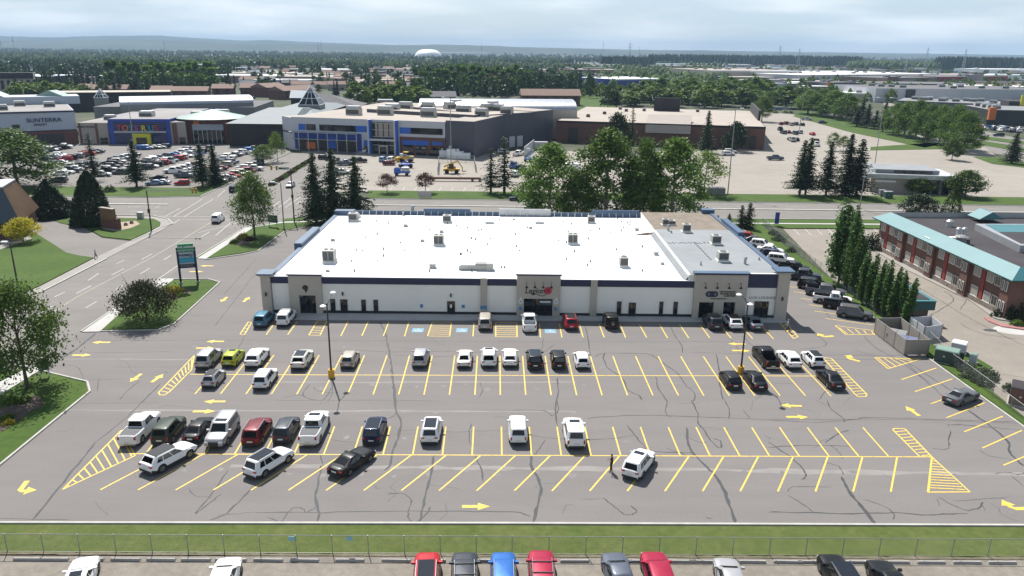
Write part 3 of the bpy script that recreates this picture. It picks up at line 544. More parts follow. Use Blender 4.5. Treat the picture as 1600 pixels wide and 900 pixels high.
# L, W, H, wheelbase, tyre radius, belt line [(x,z)...] rear to front, cabin (rear base, rear roof, front roof, front base), bed
T = {
 'suv':      dict(L=4.75,W=1.92,H=1.73,wb=2.80,r=.37,belt=[(-2.38,.72),(-2.35,.98),(-2.26,1.05),(.9,1.03),(1.85,.97),(2.2,.86),(2.36,.58)],cab=(-2.29,-1.98,.36,1.18)),
 'bigsuv':   dict(L=5.25,W=2.02,H=1.90,wb=3.0,r=.40,belt=[(-2.62,.75),(-2.58,1.10),(-2.5,1.17),(1.2,1.16),(2.3,1.10),(2.5,.98),(2.6,.65)],cab=(-2.52,-2.25,.55,1.30)),
 'boxsuv':   dict(L=4.55,W=1.86,H=1.78,wb=2.65,r=.37,belt=[(-2.27,.72),(-2.23,1.04),(-2.15,1.10),(1.0,1.08),(2.0,1.02),(2.18,.92),(2.27,.62)],cab=(-2.18,-1.98,.42,1.05)),
 'jeep':     dict(L=4.2,W=1.88,H=1.82,wb=2.46,r=.40,belt=[(-2.02,.75),(-2.0,1.12),(-1.95,1.16),(.85,1.14),(1.85,1.10),(2.02,1.0),(2.08,.65)],cab=(-1.98,-1.9,.45,.80)),
 'sport':    dict(L=4.8,W=1.96,H=1.62,wb=2.87,r=.39,belt=[(-2.4,.72),(-2.36,.98),(-2.2,1.06),(1.0,1.02),(2.0,.93),(2.3,.80),(2.4,.56)],cab=(-2.27,-1.80,.30,1.20)),
 'hatch':    dict(L=4.2,W=1.78,H=1.52,wb=2.58,r=.32,belt=[(-2.1,.62),(-2.05,.88),(-1.95,.98),(.9,.94),(1.65,.83),(1.95,.70),(2.09,.50)],cab=(-1.99,-1.66,.40,1.24)),
 'mini':     dict(L=3.85,W=1.72,H=1.50,wb=2.5,r=.31,belt=[(-1.92,.62),(-1.88,.88),(-1.8,.97),(.8,.95),(1.5,.86),(1.8,.74),(1.91,.52)],cab=(-1.84,-1.5,.35,.98)),
 'sedan':    dict(L=4.85,W=1.86,H=1.45,wb=2.8,r=.34,belt=[(-2.42,.62),(-2.37,.88),(-2.1,.98),(-1.6,.97),(1.0,.93),(1.9,.82),(2.25,.69),(2.41,.50)],cab=(-1.95,-1.05,.25,1.25)),
 'coupe':    dict(L=4.78,W=1.88,H=1.38,wb=2.72,r=.34,belt=[(-2.38,.62),(-2.33,.90),(-2.1,.97),(-1.5,.96),(.8,.92),(1.9,.84),(2.25,.70),(2.37,.50)],cab=(-1.80,-.80,.0,.85)),
 'minivan':  dict(L=5.0,W=1.96,H=1.76,wb=3.0,r=.34,belt=[(-2.5,.68),(-2.45,.98),(-2.35,1.05),(1.3,1.00),(2.1,.86),(2.4,.72),(2.49,.52)],cab=(-2.38,-2.1,.75,1.75)),
 'van':      dict(L=4.75,W=1.84,H=1.86,wb=2.95,r=.33,belt=[(-2.37,.68),(-2.34,1.10),(-2.3,1.15),(1.2,1.08),(2.0,.92),(2.28,.78),(2.36,.52)],cab=(-2.32,-2.22,.80,1.55)),
 'pickup':   dict(L=5.85,W=2.04,H=1.93,wb=3.65,r=.42,belt=[(-2.92,.72),(-2.90,1.22),(-2.85,1.26),(1.4,1.24),(2.5,1.16),(2.8,1.04),(2.92,.70)],cab=(-.92,-.78,.85,1.50),bed=(-2.78,-.98,.72)),
 'pickupx':  dict(L=5.6,W=1.98,H=1.86,wb=3.4,r=.40,belt=[(-2.78,.70),(-2.76,1.16),(-2.72,1.20),(1.3,1.18),(2.35,1.10),(2.65,.98),(2.78,.66)],cab=(-.35,-.22,.85,1.45),bed=(-2.65,-.42,.70)),
}
PAINT0 = PM['white']
def halfw(t, x):
    a = abs(x)/(t['L']/2); return t['W']/2*(1-.16*a**7-.02*a*a)
def body_mesh(k, lo=False):
    t = T[k]; L_, wb, r = t['L'], t['wb'], t['r']; ar = r+.07; mb = MB(); zb = .24 if k[:4] not in ('pick','bigs','jeep') else .32
    xs = set(np.round(np.linspace(-L_/2, L_/2, 13 if lo else 27), 3))
    for c in (-wb/2, wb/2):
        for q in ((-1,-.7,0,.7,1) if lo else (-1,-.95,-.8,-.55,-.28,0,.28,.55,.8,.95,1)): xs.add(round(c+q*ar,3))
    for p in t['belt']: xs.add(round(p[0],3))
    bed = t.get('bed')
    if bed:
        for q in bed[:2]: xs.add(round(q-.01,3)); xs.add(round(q+.01,3))
    xs = sorted(x for x in xs if -L_/2 <= x <= L_/2); rings = []
    for x in xs:
        w_ = halfw(t, x); zt = interp(x, t['belt']); zl = zb + max(0,(abs(x)-L_/2+.35))*.45
        za = zl
        for c in (-wb/2, wb/2):
            d = abs(x-c)
            if d < ar: za = max(za, r + math.sqrt(ar*ar-d*d)*1.0)
        za = min(za, zt-.12)
        zi = zt+.03
        if bed and bed[0] < x < bed[1]: zi = bed[2]
        zm = max(za+.02, zl+(zt-zl)*.45); zs = max(zm+.02, zt-.13)
        half = [(0,zl),(w_-.30,zl),(w_-.28,max(zl,za-.02)),(w_-.015,za),(w_,max(za+.01,min(zm,zl+.25))),(w_,zm),(w_-.035,zs),(w_-.10,zt),(w_-.16,zt+.012),(w_-.19,zi),((w_-.19)*.55,zi+(.022 if zi>zt else 0)),(0,zi+(.03 if zi>zt else 0))]
        rings.append([(x,y,z) for y,z in half]+[(x,-y,z) for y,z in half[-2:0:-1]])
    n = len(rings[0]); vs = [p for r_ in rings for p in r_]
    paint = [],[]; dark = []; side = []
    for i in range(len(rings)-1):
        for j in range(n):
            f = (i*n+j, i*n+(j+1)%n, (i+1)*n+(j+1)%n, (i+1)*n+j)
            jj = j if j < 11 else n-1-j
            xm = (xs[i]+xs[i+1])/2
            if jj in (0,1,2) or (jj == 3 and k in ('suv','boxsuv','jeep','bigsuv','sport')): dark.append(f)
            elif bed and bed[0] < xm < bed[1] and jj in (8,9,10): dark.append(f)
            else: side.append(f)
    mb.add(vs, side, PAINT0)
    k2 = mb.mi(M['plastic'])
    for f in dark: mb.f.append(list(f)); mb.m.append(k2)
    mb.f.append(list(range(n-1,-1,-1))[::-1]); mb.m.append(0); mb.f.append([ (len(rings)-1)*n+q for q in range(n)][::-1]); mb.m.append(0)
    # cabin shell
    x0,x1,x2,x3 = t['cab']; H = t['H']; wbse = t['W']/2-.085; wr = t['W']/2-(.19 if k in ('jeep','van','bigsuv','boxsuv') else .22 if k in ('suv','sport','hatch','minivan','pickup','pickupx') else .27)
    zb0 = interp(x0,t['belt'])-.03; zb3 = interp(x3,t['belt'])-.03
    def ring(s, xa, xb, za, zb_, w_):
        c = min(.16, w_*.2); q = 0
        return [(xa+q,-w_+c,za),(xa+.22,-w_,za+(zb_-za)*.05),(xb-.24,-w_,zb_-(zb_-za)*.05),(xb-q,-w_+c,zb_),(xb,0,zb_),(xb-q,w_-c,zb_),(xb-.24,w_,zb_-(zb_-za)*.05),(xa+.22,w_,za+(zb_-za)*.05),(xa+q,w_-c,za),(xa,0,za)]
    r0 = ring(0,x0,x3,zb0,zb3,wbse); r1 = ring(1,x1-.02,x2+.04,H-.075,H-.075,wr); r1b = ring(1,x1+.04,x2-.03,H-.035,H-.035,wr-.05); r2 = ring(1,x1+.18,x2-.16,H-.008,H-.008,wr-.16)
    vs = r0+r1+r1b+r2+[((x1+x2)/2,0,H+.015)]; fs = []
    for a_ in (0,10,20):
        for j in range(10): fs.append((a_+(j+1)%10, a_+j, a_+10+j, a_+10+(j+1)%10)[::-1])
    for j in range(10): fs.append((30+j,30+(j+1)%10,40))
    fs = [tuple(reversed(f)) if fs.index(f) < 0 else f for f in fs]
    mb.add(vs, fs, PAINT0)
    # recalc outward winding with bmesh
    me = mb.mesh(k+'_body', None)
    import bmesh
    bm = bmesh.new(); bm.from_mesh(me); bmesh.ops.recalc_face_normals(bm, faces=bm.faces); bm.to_mesh(me); bm.free()
    me.polygons.foreach_set('use_smooth', [True]*len(me.polygons)); me.set_sharp_from_angle(angle=R(38))
    t['rings'] = (r0, r1)
    return me
def panel(mb, a, b_, c, d, m, off):
    """quad a-b (bottom) d-c (top) pushed outward"""
    a, b_, c, d = map(Vector, (a,b_,c,d)); n = (b_-a).cross(d-a).normalized(); 
    cen = (a+b_+c+d)/4
    if n.dot(Vector((cen.x, cen.y, .4))-Vector((0,0,0))) < 0 and n.z < .99: n = -n
    if n.z < 0: n = -n
    q = [p+n*off for p in (a,b_,c,d)]
    mb.add(q, [(0,1,2,3)], m); mb.add(q, [(3,2,1,0)], m)
    return q
def lp(a, b_, t): return Vector(a)*(1-t)+Vector(b_)*t
def bil(a, b_, c, d, u, v): return lp(lp(a,b_,u), lp(d,c,u), v)
def sub(a, b_, c, d, u0, u1, v0, v1): return bil(a,b_,c,d,u0,v0), bil(a,b_,c,d,u1,v0), bil(a,b_,c,d,u1,v1), bil(a,b_,c,d,u0,v1)
def parts_for(k):
    """dict part name -> list of (mesh, matrix offset, [sub parts]) shared by every vehicle of the kind"""
    t = T[k]; me = body_mesh(k); r0, r1 = t['rings']; P = []; L_, W = t['L'], t['W']
    off = .007
    def mk(nm, fn):
        mb = MB(); fn(mb); return mb.mesh(k+'_'+nm)
    # rear centre seg: ring idx 9 (rear centre) 0,8 corners ; front: 4 centre, 3,5 corners
    P.append(('rear_window', mk('rear_window', lambda b: (panel(b, *sub(r0[8],r0[0],r1[0],r1[8],.06,.94,.16,.90), M['carglass'], off)))))
    P.append(('windshield', mk('windshield', lambda b: (panel(b, *sub(r0[3],r0[5],r1[5],r1[3],.03,.97,.08,.95), M['carglass'], off)))))
    long_ = t['cab'][2]-t['cab'][1] > 1.6
    cuts = [(.06,.27),(.30,.61),(.64,.965)] if long_ else [(.08,.50),(.54,.96)]
    if k == 'van': cuts = [(.66,.95)]
    if k in ('coupe','sedan'): cuts = [(.10,.50),(.54,.97)]
    for (i0,i1) in ((1,2),(6,7)):
        a_, b_, c, d = (r0[i0], r0[i1], r1[i1], r1[i0]) if i0 == 1 else (r0[i1], r0[i0], r1[i0], r1[i1])
        for u0,u1 in cuts: P.append(('side_window', mk('side_window', lambda b: panel(b, *sub(a_,b_,c,d,u0,u1,.14,.90), M['carglass'], off))))
    # lights, plate, bumpers
    hz = interp(L_/2-.12,t['belt']); rz_ = interp(-L_/2+.06,t['belt']); wf = halfw(t,L_/2); wr_ = halfw(t,-L_/2)
    for s in (-1,1):
        P.append(('headlight', mk('headlight', lambda b: b.box((L_/2-.22,min(s*(wf-.02),s*(wf-.36)),hz-.22),(L_/2+.012,max(s*(wf-.02),s*(wf-.36)),hz-.07), M['headlight']))))
        tl = (.30,.13) if k not in ('pickup','pickupx','boxsuv','minivan','bigsuv','van') else (.14,.32)
        P.append(('tail_light', mk('tail_light', lambda b: b.box((-L_/2-.014,min(s*(wr_+.012),s*(wr_-tl[0])),rz_-.04-tl[1]),(-L_/2+.20,max(s*(wr_+.012),s*(wr_-tl[0])),rz_-.04), M['tail']))))
        P.append(('mirror', mk('mirror', lambda b: b.box((t['cab'][3]-.52,min(s*(W/2-.10),s*(W/2+.15)),interp(1,t['belt'])+.02),(t['cab'][3]-.34,max(s*(W/2-.10),s*(W/2+.15)),interp(1,t['belt'])+.17), PAINT0))))
    P.append(('number_plate', mk('number_plate', lambda b: b.box((-L_/2-.02,-.25,.62 if k[:4]!='pick' else .55),(-L_/2+.02,.25,.76 if k[:4]!='pick' else .69), M['plate']))))
    P.append(('rear_bumper', mk('rear_bumper', lambda b: b.box((-L_/2-.035,-wr_+.06,.30),(-L_/2+.10,wr_-.06,.50), M['chrome'] if k[:4]=='pick' else M['plastic']))))
    P.append(('grille', mk('grille', lambda b: b.box((L_/2-.1,-.45,.42),(L_/2+.02,.45,hz-.12), M['plastic']))))
    if k in ('suv','bigsuv','boxsuv'):
        for s in (-1,1):
            y = s*(abs(r1[1][1])-.05); P.append(('roof_rail', mk('roof_rail', lambda b: b.box((t['cab'][1]+.2,y-.02,t['H']-.05),(t['cab'][2]-.15,y+.02,t['H']+.03), M['chrome'] if k!='boxsuv' else M['plastic']))))
    if t.get('bed'):
        bb = t['bed']
        P.append(('tailgate', mk('tailgate', lambda b: b.box((-L_/2-.012,-wr_+.18,.72),(-L_/2+.05,wr_-.18,1.2), PAINT0))))
    if k == 'jeep':
        def sp(b): b.tube((-L_/2-.02,0,.95),(-L_/2-.24,0,.95),.38,.38,M['tyre'],16); b.tube((-L_/2-.20,0,.95),(-L_/2-.255,0,.95),.2,.2,M['rim'],12)
        P.append(('spare_wheel', mk('spare_wheel', sp)))
    tb = MB(); tb.tube((0,-.115,0),(0,.115,0),t['r'],t['r'],M['tyre'],20)
    rb = MB(); rr = t['r']*.60
    rb.tube((0,-.122,0),(0,.122,0),rr,rr,M['rim'],10)
    rb.tube((0,-.126,0),(0,.126,0),rr*.28,rr*.28,M['plastic'],8)
    for q in range(5):
        a_ = R(72*q+18)
        for s in (-1,1): rb.tube((math.cos(a_)*rr*.62,s*.118,math.sin(a_)*rr*.62),(math.cos(a_)*rr*.62,s*.1235,math.sin(a_)*rr*.62),rr*.20,rr*.20,M['plastic'],6)
    t['me'] = me; t['P'] = P; t['tyre'] = tb.mesh(k+'_tyre', 40); t['rim'] = rb.mesh(k+'_rim', 40)
for k in T: parts_for(k)
def paintit(o, pm):
    for i, s in enumerate(o.material_slots):
        if s.material == PAINT0: s.link = 'OBJECT'; s.material = pm
KN = {'suv':'suv','bigsuv':'suv','boxsuv':'suv','jeep':'off_road_vehicle','sport':'suv','hatch':'hatchback','mini':'hatchback','sedan':'sedan','coupe':'coupe','minivan':'minivan','van':'van','pickup':'pickup_truck','pickupx':'pickup_truck'}
KC = {'suv':'SUV','off_road_vehicle':'SUV','hatchback':'hatchback','sedan':'car','coupe':'car','minivan':'minivan','van':'van','pickup_truck':'pickup truck'}
rr_parts = {}
def extra_mesh(key, fn):
    if key not in rr_parts: mb = MB(); fn(mb); rr_parts[key] = mb.mesh(key)
    return rr_parts[key]
def car(k, col, loc, rz, label, group, roof=None, extras=(), scale=1.0, wheels=True):
    t = T[k]; kn = KN[k]; root = empty(kn, loc, rz, label, KC[kn], group); root.scale = (scale,)*3; pm = PM[col]
    o = link(bpy.data.objects.new('body', t['me']), root); paintit(o, pm)
    for nm, me in t['P']:
        if nm == 'roof_rail' and 'norail' in extras: continue
        c = link(bpy.data.objects.new(nm, me), root); paintit(c, pm)
    for sx in (-1,1):
        for sy in (-1,1):
            w_ = link(bpy.data.objects.new('wheel', t['tyre']), root); w_.location = (sx*t['wb']/2, sy*(t['W']/2-.125), t['r'])
            link(bpy.data.objects.new('rim', t['rim']), w_)
    x0,x1,x2,x3 = t['cab']; H = t['H']; rw = abs(t['rings'][1][1][1])
    def roofpanel(nm, xa, xb, w_, m_, z=.008):
        me = extra_mesh(f'{k}_{nm}_{m_.name}', lambda b: b.prism([(xa,-w_),(xb,-w_),(xb,w_),(xa,w_)], H-.02, H+z+.008, m_))
        link(bpy.data.objects.new(nm, me), root)
    if 'pano' in extras: roofpanel('glass_roof', x1+.2, x2-.12, rw-.17, M['carglass'])
    if 'sunroof' in extras: roofpanel('sunroof', x2-.75, x2-.22, rw-.28, M['carglass'])
    if 'blackroof' in extras: roofpanel('black_roof', x1+.1, x2-.05, rw-.10, PM['black'])
    if 'darkroof' in extras: roofpanel('roof_panel', x1+.1, x2-.05, rw-.10, M['greyroof'])
    if 'rack' in extras:
        for q in (.25,.75):
            me = extra_mesh(f'{k}_rack_{q}', lambda b: b.box((x1+(x2-x1)*q-.03,-rw+.02,H+.02),(x1+(x2-x1)*q+.03,rw-.02,H+.07), M['plastic'])); link(bpy.data.objects.new('roof_bar', me), root)
    if 'cover' in extras and t.get('bed'):
        bb = t['bed']; me = extra_mesh(k+'_cover', lambda b: [b.box((bb[0]+.02+i*(bb[1]-bb[0]-.04)/7,-W2,1.20-(.06 if k=='pickupx' else 0)),(bb[0]+(i+1)*(bb[1]-bb[0]-.04)/7-.015,W2,1.235-(.06 if k=='pickupx' else 0)), M['bedcover']) for W2 in (t['W']/2-.20,) for i in range(7)])
        link(bpy.data.objects.new('bed_cover', me), root)
    if 'cap' in extras and t.get('bed'):
        bb = t['bed']; me = extra_mesh(k+'_cap', lambda b: b.prism([(bb[0],-.86),(bb[1],-.86),(bb[1],.86),(bb[0],.86)],1.22,1.75,M['duct'],top_pts=[(bb[0]+.15,-.72),(bb[1],-.72),(bb[1],.72),(bb[0]+.15,.72)])); link(bpy.data.objects.new('bed_cap', me), root)
    return root
def place(k, col, px, py, tx, ty, label, group, end='rear', **kw):
    """px,py: ground point under the named end; tx,ty: ground point the vehicle's axis runs through, away from us"""
    p = g(px, py); d = (g(tx, ty)-p); d.z = 0; d.normalize(); c = p + d*(T[k]['L']/2)
    nose = d if end == 'rear' else -d
    return car(k, col, (c.x, c.y, 0), math.atan2(nose.y, nose.x), label, group, **kw)
def north(x, y): return (780+(x-780)*((y-50-77)/(y-77)), y-50)
GA = 'vehicles parked along the shop front'
A = lambda k,c,x,y,l,**kw: place(k,c,x,y,*north(x,y),l,GA,**kw)
A('suv','teal',405,514,'teal blue SUV, first vehicle at the left end of the shop front row')
A('bigsuv','white',440,513,'white older SUV with roof rails beside the teal SUV by the shop wall', scale=.92, extras=('rack',))
A('minivan','beige',757.5,518.5,'pale gold minivan in front of the blank white shop wall', scale=.96)
A('pickup','white',828,522,'tall white crew cab pickup in front of the red poppy sign entrance', scale=.95)
A('suv','red',893,518,'red SUV with dark glass roof just right of the red poppy sign entrance', extras=('pano',), scale=.97)
A('jeep','black',957,516,'black boxy off road vehicle with spare wheel on its tailgate', extras=('rack',))
A('suv','charcoal',1120,518,'dark grey SUV with glass roof left of the white fastback by the taupe entrance', extras=('pano',))
A('sport','white',1151,518,'white sloping SUV with black roof between two grey cars by the shop front', extras=('blackroof',))
A('sedan','slate',1184,519,'slate blue grey sedan at the right end of the shop front row')
GB = 'vehicles in the middle double row'
B = lambda k,c,x,y,l,**kw: place(k,c,x,y,*north(x,y),l,GB,**kw)
B('suv','silver',316,579,'silver grey SUV at the left end of the middle row, beside the yellow green hatchback', scale=1.03)
B('hatch','lime',356,576,'bright yellow green hatchback parked in the middle row', extras=('sunroof',))
B('sport','white',393,577.5,'white SUV immediately right of the yellow green hatchback')
B('sport','pearl',465,580.5,'pearl coloured SUV with large dark glass roof, left of the left lamp post', extras=('pano',))
B('hatch','beige',542,578.5,'champagne hatchback just right of the left lamp post')
B('suv','silver',654.5,577.5,'silver SUV parked alone left of the pale sedan in the middle row', scale=.96)
B('sedan','pearl',724.5,578,'pearly beige sedan with clear rear window in the middle row', scale=.97)
B('suv','white',763.5,577,'white SUV with sunroof between the pearly sedan and another white SUV', extras=('sunroof',))
B('sport','white',797,577,'white SUV with plain roof touching shoulders with the black SUV', scale=.94)
B('suv','black',836.5,580,'larger black SUV, left one of the black pair in the middle row', extras=('pano',))
B('boxsuv','black',874,580,'smaller black SUV between the larger black SUV and the small white hatchback', extras=('sunroof',), scale=.95)
B('hatch','white',911,579.5,'small white hatchback at the right end of the middle cluster', scale=.98)
B('pickup','black',1208,580.5,'black crew cab pickup with open bed in the middle row', scale=.96)
B('sport','white',1243,580,'white rounded SUV just right of the black pickup', scale=.96)
B('mini','white',1279,577.5,'small white hatchback with black roof at the right end of the middle row', extras=('blackroof',), scale=1.04)
B('mini','silver',325,609,'small silver hatchback with black roof in the lower half of the middle row', extras=('blackroof',))
B('suv','white',405.5,612.5,'white SUV in the lower half of the middle row, at its left end', scale=.97)
B('hatch','black',1149,612,'black hatchback at the foot of the right lamp post')
B('sedan','black',1189,614,'black sedan with greenish rear window right of the right lamp post', scale=.98)
B('sedan','black',1310,612.5,'black sedan beside the curved hatched island at the right end')
GC = 'vehicles in the front double row'
C = lambda k,c,x,y,l,**kw: place(k,c,x,y,*north(x,y),l,GC,**kw)
C('pickup','white',199,701.5,'white pickup with dark bed beside the left hatched triangle', extras=('cover',), scale=.98)
C('boxsuv','olive',250,699,'dark olive green older SUV next to the white pickup', extras=('norail',), scale=1.02)
C('sedan','black',297,697,'black sedan between the dark olive SUV and the big silver SUV', scale=.97)
C('bigsuv','silver',334,704.5,'big silver SUV with roof rails, its bonnet towards the near kerb', end='nose', extras=('sunroof',))
C('suv','darkred',391,701,'dark red SUV with shiny roof right of the big silver SUV')
C('suv','charcoal',438,697.5,'dark blue grey SUV left of the white pickup with grey bed cover', scale=.95)
C('pickup','white',481,701,'white crew cab pickup with sunroof and bed cover right of the dark blue grey SUV', extras=('cover','sunroof'))
C('suv','navy',580,699,'dark navy SUV with glass roof standing alone above the black coupe', extras=('pano',))
C('suv','white',671,698,'white SUV with long black glass roof in the front double row', extras=('pano',), scale=.98)
C('bigsuv','white',810,700,'white boxy SUV with roof rails, left of the larger white SUV', scale=.90)
C('boxsuv','white',900,703.5,'white SUV with black rear window, last one in the upper front row', extras=('sunroof','norail'), scale=1.08)
def dirD(x): j = (x-263.6)/54.2; return (263.6+54.2*j, 710)
def D(k,c,x,y,l,**kw):
    j = (x-156.8)/58.81 + .0; tx = 263.6+54.2*j; 
    f = (767-y)/56.; bx = x + 0
    # parallel to the neighbouring painted line
    A_, B_ = g(156.8+58.81*j,766), g(tx,710); d = B_-A_; p = g(x,y); q = p+d
    dd = (q-p).normalized(); c_ = p+dd*(T[k]['L']/2)
    return car(k,c,(c_.x,c_.y,0),math.atan2(dd.y,dd.x),l,GC,**kw)
D('sport','white',229,742,'white sporty SUV with black roof at the left end of the slanted row', extras=('blackroof',), scale=1.03)
D('suv','white',390,750,'white SUV with dark glass roof, middle one of the three slanted left cars', extras=('pano',))
D('coupe','black',523,748,'low black coupe parked on the slant in the near row', scale=1.03)
D('suv','white',973+10,752,'white SUV with small sunroof with a person standing behind it', extras=('sunroof',), scale=.98)
GE = None
place('coupe','grey',1481,634,1538,612,'grey muscle coupe alone by the right hand kerb', None)
# row nosed to the chain link fence
GF = 'vehicles nosed up to the near chain link fence'
def F_(k,c,x,y,tx,ty,l,**kw):
    p = g(x,y); d = (p-g(tx,ty)); d.z = 0; d.normalize(); c_ = p-d*(T[k]['L']/2)
    return car(k,c,(c_.x,c_.y,0),math.atan2(d.y,d.x),l,GF,**kw)
F_('coupe','white',139,882,112,950,'white low car with sunroof, leftmost one by the near fence', extras=('sunroof',))
F_('sedan','white',362,882,338,950,'white sedan with plain roof, second from the left by the near fence')
F_('suv','red',669,877,664,960,'red SUV with black glass roof by the near fence', extras=('pano',))
F_('suv','charcoal',726,877,726,960,'dark grey SUV with roof bars between the red and blue ones by the near fence', extras=('rack',))
F_('suv','blue',786,876,788,960,'bright blue SUV by the near fence', scale=.98)
F_('suv','crimson',844,874,850,960,'bright crimson SUV with roof bars next to the blue one by the near fence', extras=('rack',))
F_('sedan','slate',956,876,982,960,'dark slate sedan left of the raspberry SUV by the near fence', scale=1.04)
F_('sport','crimson',1017,876,1044,960,'raspberry red SUV right of the slate sedan by the near fence')
F_('sedan','silver',1130,883,1155,960,'pale silver sedan standing alone by the near fence')
F_('suv','black',1291,880,1340,960,'black SUV with long glass roof by the near fence', extras=('pano',))
F_('sedan','black',1366,887,1415,960,'black sedan at the right end of the row by the near fence', scale=1.02)
# side lane on the right of the shop building
GS = 'vehicles parked along the side lane'
def S_(k,c,x,y,l,**kw):
    """x,y ground centre; nose towards the kerb on the right"""
    p = g(x,y); d = (g(1365,508)-g(1290,497.5)); d.z = 0; d.normalize()
    return car(k,c,(p.x,p.y,0),math.atan2(d.y,d.x),l,GS,**kw)
for k,c,x,y,l,kw in [('hatch','red',1168,374,'red car at the far end of the side lane',{}),('sedan','charcoal',1180,380,'dark sedan next to the red car in the side lane',{}),('suv','white',1190,387,'white SUV, farther of two white ones beyond the dark blue car',{'scale':.95}),('sedan','white',1203,395,'white low car between the white SUV and dark blue car in the side lane',{}),
  ('suv','navy',1211,403,'dark blue SUV half hidden by the shop roof edge',{'scale':.95}),('bigsuv','white',1219,411,'large white SUV with roof rails beside the shop roof corner',{'scale':.9}),('pickupx','black',1240,424,'black pickup behind the grey pickup near the roof corner',{'scale':.93}),
  ('pickup','charcoal',1254,437,'charcoal grey crew cab pickup just past the building corner',{}),('suv','black',1270,451,'black SUV between the charcoal pickup and the dark grey pickup',{}),('pickup','grey',1289,462,'dark grey pickup left of the white pickup in the side lane',{}),
  ('pickupx','white',1300,474,'white extended cab pickup with dark lower half in the side lane',{}),('pickupx','black',1313,482,'black pickup in front of the white pickup in the side lane',{'scale':.9}),('suv','grey',1335,496,'dark grey SUV at the near end of the side lane row',{'scale':1.02}), ('sedan','white',1322,469,'white car nosed under the columnar poplars',{'scale':.9})]:
    if l.startswith('white car nosed'): continue
    S_(k,c,x,y,l,**kw)
# on the streets
def road_car(k,c,x,y,tx,ty,l,**kw):
    p = g(x,y); d = g(tx,ty)-p; d.z = 0; d.normalize(); return car(k,c,(p.x,p.y,0),math.atan2(d.y,d.x),l,'vehicles driving on the streets',**kw)
road_car('van','white',341,346,362,330,'white cargo van with black rear end crossing the junction')
road_car('sedan','silver',454,292,440,303,'silver sedan coming down the mall road towards the junction')
road_car('suv','navy',367,299,392,285,'dark blue SUV leaving the junction on the far side')
road_car('coupe','navy',811,313,790,313,'dark blue car on the avenue partly behind the big poplars', scale=1.05)
# ---------------------------------------------------------------- small far vehicles: one mesh each
FAR = {}
for k in ('suv','sedan','pickup','minivan','hatch'):
    t = T[k]; mb = MB(); src = body_mesh(k, lo=True)
    me0 = src; vs = [tuple(v.co) for v in me0.vertices]; b0 = MB(); b0.mats = [PAINT0, M['plastic']]; b0.v = vs
    for p in me0.polygons: b0.f.append(list(p.vertices)); b0.m.append(p.material_index)
    r0, r1 = t['rings']; q = M['carglass']
    panel(b0, *sub(r0[8],r0[0],r1[0],r1[8],.06,.94,.16,.90), q, .01); panel(b0, *sub(r0[3],r0[5],r1[5],r1[3],.03,.97,.08,.95), q, .01)
    panel(b0, *sub(r0[1],r0[2],r1[2],r1[1],.06,.96,.12,.92), q, .01); panel(b0, *sub(r0[7],r0[6],r1[6],r1[7],.06,.96,.12,.92), q, .01)
    for sx in (-1,1):
        for sy in (-1,1): b0.tube((sx*t['wb']/2,sy*(t['W']/2-.24),t['r']),(sx*t['wb']/2,sy*(t['W']/2-.01),t['r']),t['r'],t['r'],M['tyre'],10); b0.tube((sx*t['wb']/2,sy*(t['W']/2-.1),t['r']),(sx*t['wb']/2,sy*(t['W']/2),t['r']),t['r']*.6,t['r']*.6,M['rim'],8)
    FAR[k] = b0.mesh(k+'_far', 38)
CN = {'white':'white','pearl':'cream','silver':'silver','grey':'grey','black':'black','navy':'dark blue','blue':'bright blue','red':'red','darkred':'dark red','slate':'slate grey','charcoal':'charcoal','teal':'teal','lightblue':'light blue','beige':'beige','brown':'brown'}
def far_car(x, y, rz, grp, where, k=None, c=None):
    k = k or random.choice(['suv','suv','suv','sedan','sedan','pickup','minivan','hatch']); c = c or random.choice(['white','white','white','white','silver','silver','silver','grey','grey','grey','black','black','black','black','navy','slate','slate','red','darkred','charcoal','charcoal','pearl','pearl','blue','beige'])
    o = link(bpy.data.objects.new('parked_'+KN[k], FAR[k])); o.location = (x,y,0); o.rotation_euler = (0,0,rz); paintit(o, PM[c])
    tag(o, f'{CN[c]} {KC[KN[k]]} parked {where}', KC[KN[k]], grp); return o
random.seed(21)
rows = [((64,238),(106,230),6,0),((72,250),(98,243),4,0),((100,251),(160,236),7,0),((72,263),(100,254),4,0),((92,274),(150,256),7,0),((112,263),(136,257),3,0),((160,275),(190,251),6,0),((170,256),(216,241),7,0),((186,272),(240,248),8,0),((222,233),(262,230),6,0),
 ((226,264),(306,241),10,0),((235,252),(300,234),9,0),((270,270),(318,257),6,0),((286,277),(352,263),7,0),((306,242),(330,231),4,0),((345,250),(402,233),9,0),((350,260),(368,252),3,0),((340,285),(402,264),8,0),((378,264),(408,253),5,0)]
for A_, B_, n, z in rows:
    for i in range(n):
        x, y = lerp(A_, B_, (i+rnd(.2,.8)*.5)/n); p = g(x, y+1); rz = R(random.choice([8,188]))+rnd(-.06,.06)
        far_car(p.x, p.y, rz, 'cars in the full lot left of the mall road', 'in the crowded lot in front of the left mall')
for x, y, k, c in [(242,289,'sedan','lightblue'),(253,288,'sedan','silver'),(285,289,'hatch','red'),(248,281,'sedan','black'),(92,285,'suv','grey')]:
    p = g(x,y); far_car(p.x,p.y,R(rnd(180,200)),'cars in the full lot left of the mall road','by the grass strip in the left mall lot',k,c)
GR = 'cars scattered in the big right hand lot'
